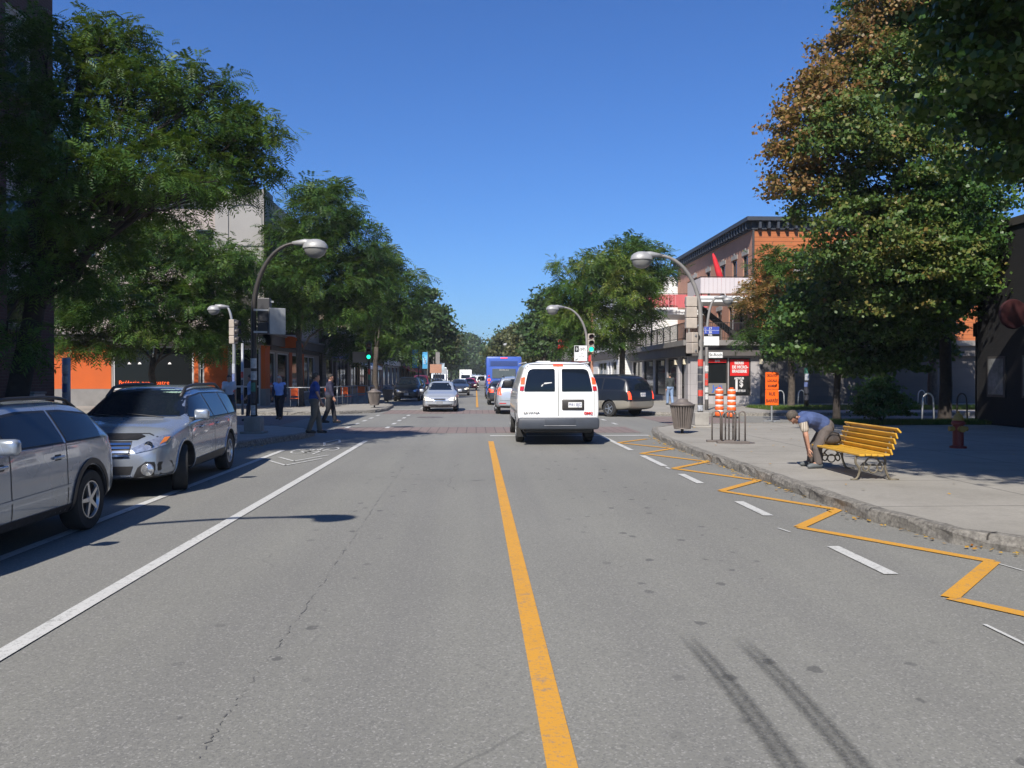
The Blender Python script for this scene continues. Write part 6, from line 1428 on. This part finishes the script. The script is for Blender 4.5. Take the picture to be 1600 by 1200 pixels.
c.patch('window_sticker', [(-.40, 1.50), (-.16, 1.535), (-.16, 1.555), (-.34, 1.545), (-.40, 1.45), (-.43, 1.45)], 'B', M['reflwhite'], .011, .05, .003)

# --- dark minivan turning
h = 2.55; W = 1.95
sp = dict(L=5.1, W=W, H=1.78, belt=1.12, hood=1.1, zb=.24, wr=.335, wy=(-1.5, 1.55), paint=NAVY, lower=BEIGE, lowz=.66, ws=.97,
    top=[(-h, .8), (-h+.05, 1.1), (-h+.14, 1.35), (-h+.34, 1.66), (-h+.7, 1.75), (-h+1.8, 1.78), (h-2.0, 1.76), (h-1.55, 1.66), (h-.9, 1.2), (h-.45, 1.02), (h-.1, .85), (h, .6)],
    sho=[(-h, .7), (-h+.08, 1.0), (-h+.3, 1.1), (0, 1.08), (h-1.0, 1.02), (h-.3, .85), (h, .5)], w=[(-h, W*.42), (-h+.08, W*.46), (-h+.45, W*.5), (h-1.2, W*.5), (h-.4, W*.46), (h, W*.36)],
    wt=[(-h, .84), (-h+.4, .79), (h-1.6, .76), (h-.9, .84), (h, .86)], bot=[(-h, .42), (-h+.08, .32), (-h+.5, .26), (h-.3, .25), (h, .35)])
rv = at(953, 651); th = R(42); Rm = Matrix.Rotation(th, 3, 'Z'); wp = Rm @ Vector((-W/2+.1, -1.5, 0))
c = Car('minivan', 'dark blue minivan with beige lower body turning out of the side street on the right', 'minivan', rv.x-wp.x, rv.y-wp.y, th, sp)
c.patch('rear_window', [(-.72, 1.12), (.72, 1.12), (.74, 1.2), (.62, 1.60), (-.62, 1.60), (-.74, 1.2)], 'B', M['carglass'], .007, .1)
c.sidewin([(-2.22, -1.15), (-1.08, .2), (.28, 1.4)], 1.14, 1.62); c.seams([-1.1, .24, 1.5], .4, 1.12); c.handles([-.9, .45], .98, mat=NAVY); c.mirrors(1.35, 1.15)
tl = [(.74, .74), (.87, .74), (.86, 1.06), (.80, 1.08), (.76, 1.0)]
for p in (tl, sy(tl)): c.patch('tail_light', p, 'B', M['brakelit'], .012, .06)
c.plate('B', .05, .93, 'H27 KLB'); c.strip('bumper_seam', [(-.85, .66), (.85, .66)], 'B', .012, M['signblack'])
c.patch('windscreen', [(-.78, 1.2), (.78, 1.2), (.6, 1.66), (-.6, 1.66)], 'F', M['carglass'], .006, .12)
c.rails(.6, -1.9, .6, M['black'], .015, .04)

# --- silver compact SUV behind the van, dark hatchback before it
def suv(label, x, y, rz, pt_, L=4.5, W=1.8, H=1.68, front_lit=False, rear_lit=False, group=None, name='car', detail=True):
    sp = sedan_spec(L, W, H, pt_, belt=1.05, hood=1.08, wr=.35, wb=2.62, zb=.26, kind='suv'); c = Car(name, label, 'car', x, y, rz, sp, group)
    return common(c, front_lit, rear_lit, kind='suv', detail=detail, grille=(.34, .12, .72))
rv = at(776, 646.5); c = suv('silver compact sport utility car queuing just ahead of the white van', rv.x+.85, rv.y+1.35, 0, SILVER2, rear_lit=True, W=1.82, H=1.7)
c.rails(.52, -1.7, .4, M['black'], .018, .05)
c.patch('bumper_reflector', [(-.75, .48), (-.45, .48), (-.45, .52), (-.75, .52)], 'B', M['redlens'], .01, .06)
rv = at(763, 632.5); sp = sedan_spec(4.3, 1.76, 1.5, DGREY, kind='hatch', belt=.95, hood=.98); c = Car('car', 'dark hatchback between the silver sport utility car and the blue bus', 'car', rv.x+.82, rv.y+1.3, 0, sp); common(c, rear_lit=True, kind='hatch', detail=False)
# --- oncoming silver sedan, headlights on
rv = at(688, 643); sp = sedan_spec(4.28, 1.70, 1.47, SILVER2, kind='sedan', belt=.93, hood=.97, wr=.30, wb=2.5, zb=.2)
c = Car('car', 'pale silver sedan with headlights lit coming towards the camera at the crossing', 'car', rv.x, rv.y+1.3, PI, sp)
common(c, True, kind='sedan', grille=(.25, .055, .60), detail=True); h = sp['L']/2
MB().tube([(x_, h+.012, .625) for x_ in (-.27, 0, .27)], .008, 6)
c.strip('grille_trim', [(-.26, .555), (-.29, .6), (-.26, .64), (.26, .64), (.29, .6), (.26, .555), (-.26, .555)], 'F', .018, M['chrome'], .014)
# interior glimpsed: dashboard visor sheets on the screen
rv = at(718, 618); sp = sedan_spec(4.6, 1.78, 1.46, DGREY, kind='sedan'); c = Car('car', 'dark grey sedan second in the oncoming lane behind the pale silver sedan', 'car', rv.x, rv.y+1.4, PI, sp); common(c, True, kind='sedan', detail=False)
rv = at(731, 609.5); sp = sedan_spec(4.2, 1.72, 1.5, REDP, kind='hatch', belt=.95, hood=.99); c = Car('car', 'bright red hatchback third in the oncoming lane with headlights lit', 'car', rv.x+.3, rv.y+1.3, PI, sp); common(c, True, kind='hatch', detail=False)
rv = at(744, 607); c = suv('white pickup style vehicle far down the oncoming lane behind the red hatchback', rv.x, rv.y+4, PI-.5, WHITEP, L=5.0, W=1.95, H=1.85, detail=False)
# --- parked on the left beyond the crossing
suv('black sport utility car parked first beyond the far left corner', at(635, 627).x+.05, at(635, 627).y+1.5, PI, NAVY, W=1.86, H=1.66, front_lit=False, group='parked cars on the left', name='parked_car')
for i, (y, pt_, kind, lab) in enumerate(((66.5, DGREY, 'sedan', 'dark parked sedan second in the far left row'), (72.5, MAROON, 'suv', 'maroon parked van like car third in the far left row'), (79, SILVER, 'hatch', 'pale parked hatchback fourth in the far left row'), (86, BLACKP, 'sedan', 'black parked sedan fifth in the far left row'), (93, SILVER2, 'sedan', 'silver parked sedan sixth in the far left row'), (101, DGREY, 'hatch', 'grey parked hatchback seventh in the far left row'))):
    if kind == 'suv': suv(lab, -4.95+.1, y, PI, pt_, H=1.82, detail=False, group='parked cars on the left', name='parked_car')
    else: sp = sedan_spec(4.5, 1.78, 1.48, pt_, kind=kind); common(Car('parked_car', lab, 'car', -5.0+.1, y, PI, sp, 'parked cars on the left'), kind=kind, detail=False)
# --- box vans far away
def boxtruck(label, x, y, rz, pt_, L=6.0, W=2.2, H=2.9):
    rt = thing('box_truck', label, 'truck', (x, y, 0), rz); 
    MB().bbox(-W/2, W/2, -L/2, L/2-1.7, .75, H, .05).build('box', pt_, rt); MB().prism([(L/2-1.68, .45), (L/2, .45), (L/2, 1.1), (L/2-.35, 1.3), (L/2-.75, 2.0), (L/2-1.68, 2.05)], -W/2*.92, W/2*.92, Matrix(((0,0,1,0),(1,0,0,0),(0,1,0,0),(0,0,0,1)))).build('cab', pt_, rt)
    MB().add([(x_*W*.38, L/2-.35+.02-.4*t, 1.33+.64*t) for x_, t in ((-1,0),(1,0),(.95,1),(-.95,1))], [(0,1,2,3)]).build('windscreen', M['carglass'], rt)
    for wy in (-L/2+1.2, L/2-1.1):
        for sg in (-1, 1): MB().tube([(sg*(W/2-.3), wy, .42), (sg*(W/2-.02), wy, .42)], .42, 20).build('wheel', M['rubber'], rt, angle=40)
boxtruck('white box truck far down the street above the red hatchback', -1.9, 150, PI, WHITEP); boxtruck('second pale truck parked far down the left side', -5.0, 112, PI, SILVER2, 5.5, 2.1, 2.9)
# --- blue bus
bp = paint('bus_blue_paint', (.055, .12, .46), .0, .35, .1); rv = at(787, 625)
by0 = 59.0; bus = thing('city_bus', 'blue city bus ahead in the right lane, seen from behind past the white van', 'bus', (atY(787.5, 588, by0).x+.0, by0, 0)); Wb, Lb, Hb = 2.55, 12.2, 3.12
MB().bbox(-Wb/2, Wb/2, 0, Lb, .35, Hb, .10).build('body', bp, bus, angle=40)
MB().bbox(-1.1, 1.1, -.02, .02, 2.42, 2.95, .008).build('engine_cover', bp, bus)
for i in range(4): MB().bbox(-.98, .98, -.032, -.021, 2.47+.085*i, 2.51+.085*i, .003).build('louvre', M['black'], bus)
MB().bbox(-.85, .85, -.03, .03, 1.55, 2.25, .03).build('rear_window', plain('bus_rear_glass', (.09, .11, .12), .2, var=.1), bus)
text('Derrière vous', .12, Vector((0, -.035, 2.16)), FACE_S, M['reflwhite'], bus, ext=.001); text('147', .12, Vector((.6, -.035, 1.66)), FACE_S, M['reflwhite'], bus, ext=.001)
for sg in (-1, 1):
    for z, r_, mt in ((1.72, .065, M['redlens']), (1.45, .1, M['brakelit']), (1.2, .07, M['amber'])): MB().lathe([(0, .03), (r_, .02), (r_*1.1, 0)], 16, Matrix.Translation(Vector((sg*1.08, -.0, z))) @ Matrix.Rotation(PI/2, 4, 'X')).build('tail_light', mt, bus, True)
MB().bbox(-.25, .25, -.03, .03, 3.0, 3.05, .005).build('brake_lamp', M['brakelit'], bus); MB().bbox(-1.2, 1.2, -.09, .05, .4, .7, .04).build('bumper', M['black'], bus); MB().bbox(-1.0, 1.0, -.025, .02, .78, 1.42, .01).build('engine_door', bp, bus)
for sg in (-1, 1):
    for wy in (3.0, 9.2): MB().tube([(sg*(Wb/2-.34), wy, .48), (sg*(Wb/2+.012), wy, .48)], .48, 24).build('wheel', M['rubber'], bus, angle=40)
    mb = MB()
    for i in range(7): a, b_ = sorted((sg*(Wb/2-.02), sg*(Wb/2+.008))); mb.box(a, b_, .9+1.6*i, 2.35+1.6*i, 1.5, 2.5)
    mb.build('side_windows', M['carglass'], bus)
# ------------------------------------------------------------------ people
def clothm(n, c, v=.15): return plain(n, c, .85, var=v, scale=6, bmp=.15)
def hand(mb, w, d, up, s=1., curl=.6, thumb=1):
    """five fingers on a palm; w wrist, d hand direction, up = palm normal"""
    d = Vector(d).normalized(); up = Vector(up); up = (up-d*up.dot(d)).normalized(); sd = d.cross(up); w = Vector(w)
    for o_ in (-.026, 0, .026): mb.cap(w, w+d*.08*s+sd*o_*s, .021*s, .017*s, 8)
    for i, L_ in enumerate((.062, .074, .070, .054)):
        b_ = w+d*.085*s+sd*(-.033+.022*i)*s; m1 = b_+(d*math.cos(curl*.5)+up*math.sin(curl*.5))*L_*.5*s; e = m1+(d*math.cos(curl*1.3)+up*math.sin(curl*1.3))*L_*.5*s
        mb.cap(b_, m1, .0095*s, .0085*s, 7); mb.cap(m1, e, .0085*s, .007*s, 7)
    t0 = w+d*.02*s-sd*.028*thumb*s; t1 = t0+(d*.6-sd*thumb*.6+up*.3).normalized()*.045*s; t2 = t1+(d*.9+up*.4-sd*thumb*.1).normalized()*.032*s
    mb.cap(t0, t1, .013*s, .011*s, 7); mb.cap(t1, t2, .011*s, .0085*s, 7)
def person(label, x, y, rz, J, shirt, pants, hairc, shoes, vox=.012, sleeve=.6, z=.14, long_hair=False, extra=None, handc=.5, skirt=False, jacket=None):
    """J: joints in the person's frame, facing +Y"""
    rt = thing('person', label, 'person', (x, y, z), rz); g = {k: Vector(v) for k, v in J.items()}
    hd = g['head']; nk = g['neck']; up = (hd-nk).normalized(); fw = g.get('face', Vector((0, 1, 0))); fw = (fw-up*fw.dot(up)).normalized(); sd = fw.cross(up)
    Mh = Matrix((sd, fw, up)).transposed()
    b_ = MB()
    b_.ell(hd+up*.02, (.076, .095, .108), 16, 12, Mh); b_.ell(hd-up*.045+fw*.018, (.058, .072, .072), 14, 10, Mh)
    b_.cap(hd+fw*.088-up*.0, hd+fw*.108-up*.032, .009, .014, 8)                      # nose
    for s_ in (-1, 1): b_.ell(hd+sd*s_*.078-up*.01-fw*.005, (.012, .02, .032), 8, 6, Mh); b_.ell(hd+sd*s_*.034+fw*.083+up*.022, (.02, .012, .008), 8, 6, Mh)
    b_.ell(hd+fw*.088-up*.062, (.026, .012, .01), 8, 6, Mh); b_.ell(hd+fw*.075-up*.098, (.025, .022, .018), 8, 6, Mh)
    b_.cap(nk-up*.05, hd-up*.05, .056, .052)
    b_.cap(g['chest']+sd*.07, g['belly'], .12, .12); b_.cap(g['chest']-sd*.07, g['belly'], .12, .12); b_.cap(g['belly'], g['pelvis'], .125, .13)
    for s_ in ('l', 'r'):
        b_.cap(nk-up*.04, g['sh'+s_], .06, .055); b_.cap(g['chest'], g['sh'+s_], .1, .06)
        b_.cap(g['sh'+s_], g['el'+s_], .05, .038); b_.cap(g['el'+s_], g['wr'+s_], .037, .024)
        d = g['wr'+s_]-g['el'+s_]; hand(b_, g['wr'+s_], g.get('hd'+s_, d), g.get('pn'+s_, Vector((-1 if s_ == 'r' else 1, .2, 0))), 1., handc, -1 if s_ == 'l' else 1)
        b_.cap(g['hip'+s_], g['kn'+s_], .085, .055); b_.cap(g['kn'+s_], g['an'+s_], .053, .035); b_.cap(g['pelvis'], g['hip'+s_], .11, .09)
        b_.cap(g['an'+s_], g['toe'+s_], .035, .025)
    blob(b_, vox, 'body', M['skin'], rt, 3)
    # shirt
    s1 = MB(); e = .016
    s1.cap(g['chest']+sd*.075, g['belly'], .12+e, .125+e); s1.cap(g['chest']-sd*.075, g['belly'], .12+e, .125+e); s1.cap(g['belly'], g['pelvis']+(g['belly']-g['pelvis'])*.35, .13+e, .142+e)
    for s_ in ('l', 'r'):
        s1.cap(nk-up*.06, g['sh'+s_], .06+e, .06+e); s1.cap(g['chest'], g['sh'+s_], .1+e, .065+e)
    if jacket:
        blob(s1, vox, 'vest', jacket, rt, 4); s1 = MB()
    for s_ in ('l', 'r'):
        el = g['sh'+s_].lerp(g['el'+s_], min(1, sleeve)); s1.cap(g['sh'+s_], el, .056+e+(.004 if jacket else 0), .052+e)
        if sleeve > 1: s1.cap(g['el'+s_], g['el'+s_].lerp(g['wr'+s_], sleeve-1), .046+e, .034+e)
    blob(s1, vox, 'sleeves' if jacket else 'shirt', shirt, rt, 4)
    p = MB(); p.cap(g['pelvis']+(g['belly']-g['pelvis'])*.25, g['pelvis'], .136+e*.6, .14+e)
    for s_ in ('l', 'r'):
        p.cap(g['pelvis'], g['hip'+s_], .118+e, .1+e); p.cap(g['hip'+s_], g['kn'+s_], .092+e, .066+e)
        en = g['kn'+s_].lerp(g['an'+s_], .93 if not skirt else .0); p.cap(g['kn'+s_], en, .064+e, .056+e)
    blob(p, vox, 'trousers', pants, rt, 4)
    for s_ in ('l', 'r'):
        f = (g['toe'+s_]-g['an'+s_]); f.z = 0; f.normalize(); a = g['an'+s_]; q = MB(); zf = min(g['toe'+s_].z, a.z)
        q.cap(a+Vector((0,0,-.03))-f*.04, a+f*.13+Vector((0,0,-.045)), .047, .042); q.cap(a-f*.045+Vector((0,0,-.05)), a+f*.17+Vector((0,0,-.055)), .036, .036); q.cap(a, a+Vector((0,0,-.04)), .05, .045)
        blob(q, min(vox, .01), 'shoe', shoes, rt, 3)
    hm = MB(); hm.ell(hd+up*.033-fw*.012, (.080, .095, .101), 16, 12, Mh)
    if long_hair: hm.ell(hd-fw*.04-up*.05, (.085, .065, .12), 14, 10, Mh)
    # keep the face free: the front lower part of the cap is removed
    hb = MB(); n0 = [Vector(v) for v in hm.v]; keep = []
    for f in hm.f:
        c = sum((n0[i] for i in f), Vector())/len(f)-hd; a, u_ = c.dot(fw), c.dot(up)
        if a > .035 and u_ < .062: continue
        if u_ < -.055 and not long_hair: continue
        keep.append(f)
    hb.add([tuple(v) for v in hm.v], keep); ho = hb.build('hair', hairc, rt, True); md = ho.modifiers.new('t', 'SOLIDIFY'); md.thickness = .005; md.offset = 1
    return rt
HAIRD = plain('dark_hair', (.03, .025, .02), .8, var=.3, scale=20); HAIRG = plain('grey_hair', (.075, .062, .05), .85, var=.4, scale=25); HAIRW = plain('white_hair', (.42, .38, .3), .85, var=.25, scale=25)
SHOE = plain('grey_shoe', (.10, .11, .115), .7, var=.2); SHOEB = plain('black_shoe', (.02, .02, .02), .5)
def walk(stride=.25, arm=.18, H=1.7, lean=.03):
    k = H/1.72; j = dict(head=(0, lean+.02, 1.585), neck=(0, lean, 1.46), chest=(0, lean*.8, 1.30), belly=(0, .01, 1.08), pelvis=(0, 0, .95), shl=(-.18, lean*.8, 1.40), shr=(.18, lean*.8, 1.40),
        ell=(-.225, -arm*.45+lean, 1.13), elr=(.225, arm*.35+lean, 1.13), wrl=(-.235, -arm*.55+.03, .88), wrr=(.235, arm*1.1+.05, .89), hipl=(-.095, 0, .90), hipr=(.095, 0, .90),
        knl=(-.10, stride*.55+.03, .49), knr=(.10, -stride*.30+.03, .49), anl=(-.10, stride, .085), anr=(.10, -stride, .10), toel=(-.11, stride+.17, .045), toer=(.11, -stride+.16, .04))
    return {a: tuple(c*k for c in v) for a, v in j.items()}
# the bending man at the bench. local frame: facing +Y, turned so that he faces the street
def stripem(name, a, b_):
    m, nt, bs = node_mat(name); g = nt.nodes.new('ShaderNodeTexCoord'); w = nt.nodes.new('ShaderNodeTexWave'); w.inputs['Scale'].default_value = 9; w.inputs['Distortion'].default_value = 1.5
    w.bands_direction = 'X'; nt.links.new(g.outputs['Object'], w.inputs[0]); nt.links.new(mixc(nt, w.outputs[1], a, b_), bs.inputs[0]); bs.inputs['Roughness'].default_value = .85; return m
# world offsets first (photo: hips right, head left), then used with rz = 0
PX, PY = 5.55, 13.6
def wv(px, py, Y): q = atY(px, py, Y); return (q.x-PX, Y-PY, q.z-.14)
J = dict(pelvis=wv(1289, 667, 13.75), belly=wv(1276, 658, 13.73), chest=wv(1261, 654.5, 13.71), neck=wv(1249, 655, 13.69), head=wv(1240, 651.5, 13.66), face=Vector((-.5, -.12, -.8)),
    shl=wv(1254, 658, 13.53), shr=wv(1256, 657, 13.88), ell=wv(1260, 681, 13.47), elr=wv(1258, 681, 13.93), wrl=wv(1264, 701, 13.49), wrr=wv(1262, 703, 13.86),
    hipl=wv(1291, 672, 13.66), hipr=wv(1288, 672, 13.84), knl=wv(1277, 700, 13.62), knr=wv(1271, 698, 13.90), anl=wv(1279, 729, 13.61), anr=wv(1267, 724.5, 13.98), toel=wv(1266, 731, 13.58), toer=wv(1256, 726, 13.95),
    hdl=Vector((.12, 0, -1)), hdr=Vector((.1, -.1, -1)), pnl=Vector((1, .1, .2)), pnr=Vector((1, -.1, .2)))
J['anl'] = (J['anl'][0], J['anl'][1], .095); J['anr'] = (J['anr'][0], J['anr'][1], .095); J['toel'] = (J['anl'][0]-.17, J['anl'][1]-.02, .045); J['toer'] = (J['anr'][0]-.17, J['anr'][1]-.02, .045)
person('man in a blue waistcoat and striped shirt bending down beside the yellow bench', PX, PY, 0, J, stripem('striped_shirt', (.5, .44, .36), (.24, .2, .16)), clothm('brown_grey_trousers', (.105, .088, .08)), HAIRG, SHOE, vox=.0085, sleeve=.55, jacket=clothm('blue_waistcoat', (.055, .085, .2)), handc=.7)
bg_ = thing('shoulder_bag', 'dark brown soft bag lying on the left end of the bench behind the bending man', 'bag', (6.0, 13.6, .535)); mb = MB(); mb.ell((0, 0, .1), (.17, .13, .1)); mb.ell((.05, .02, .14), (.12, .1, .09)); blob(mb, .015, 'body', clothm('bag_cloth', (.06, .05, .045)), bg_, 6)
MB().tube([(-.12, -.1, .1), (-.05, -.13, .24), (.08, -.1, .2), (.13, -.08, .08)], .01, 6).build('strap', M['black'], bg_, True)
# others
p = at(491, 677, .14); person('grey haired man in a royal blue polo shirt at the left kerb corner', p.x, p.y, R(-75), walk(.16, .12, 1.66), clothm('royal_blue', (.02, .06, .26)), clothm('khaki', (.15, .13, .10)), HAIRG, SHOEB, sleeve=.6)
p = at(437, 655, .14); person('blond woman in a light blue top and black trousers on the left pavement', p.x, p.y, R(172), walk(.14, .1, 1.56), clothm('navy_sleeves', (.02, .03, .06)), clothm('black_trousers', (.015, .015, .02)), HAIRW, SHOEB, sleeve=1.8, long_hair=True, jacket=clothm('light_blue', (.28, .42, .8)))
p = at(396, 657, .14); person('person in a pale blue shirt and dark trousers half hidden behind the left lamp post', p.x-.05, p.y, R(100), walk(.15, .15, 1.62), clothm('pale_blue', (.28, .38, .58)), clothm('dark_trousers', (.02, .02, .03)), HAIRD, SHOEB, sleeve=.6)
p = at(358, 655, .14); person('person in a white top carrying a pale bag beyond the silver station wagon', p.x, p.y, R(200), walk(.2, .1, 1.6), clothm('white_top', (.6, .6, .62)), clothm('dark_jeans', (.03, .035, .05)), HAIRD, SHOEB, sleeve=.7)
p = at(502, 667, .14); person('person in dark clothes walking just behind the man in the royal blue polo shirt', p.x-.15, p.y+2.2, R(-80), walk(.2, .1, 1.64), clothm('dark_top', (.03, .03, .06)), clothm('dark_slacks', (.02, .02, .025)), HAIRD, SHOEB, sleeve=1.7)
p = at(1047, 632.5, .14); person('man in a dark jacket and light blue jeans walking past the corner shop front', p.x, p.y, R(6), walk(.12, .08, 1.74), clothm('dark_jacket', (.035, .04, .04)), clothm('light_jeans', (.2, .28, .42)), HAIRD, SHOEB, sleeve=1.9)
for px, py, lab, col in ((697, 607, 'pedestrian in blue far down the left pavement by the parked row', (.1, .12, .3)), (691, 607, 'pedestrian in pale clothes far down the left pavement', (.5, .4, .38))):
    Y = 112; q = atY(px, py, Y); person(lab, -6.7 if px < 695 else -6.3, Y+(0 if px < 695 else 3), R(180), walk(.2, .1, 1.7), clothm('far_top', col), clothm('far_jeans', (.05, .06, .12)), HAIRD, SHOEB, vox=.02, sleeve=.6)

# ------------------------------------------------------------------ haze
hb_ = MB().box(-560, 560, -80, 2560, -1.5, 40).build('haze', None); hb_['kind'] = 'stuff'
hm_ = bpy.data.materials.new('haze'); hm_.use_nodes = True; nt = hm_.node_tree; nt.nodes.remove(nt.nodes['Principled BSDF'])
pv = nt.nodes.new('ShaderNodeVolumePrincipled'); pv.inputs['Color'].default_value = (.86, .92, 1, 1); pv.inputs['Density'].default_value = .00032; pv.inputs['Anisotropy'].default_value = 0
nt.links.new(pv.outputs[0], nt.nodes['Material Output'].inputs['Volume']); hb_.data.materials.append(hm_)
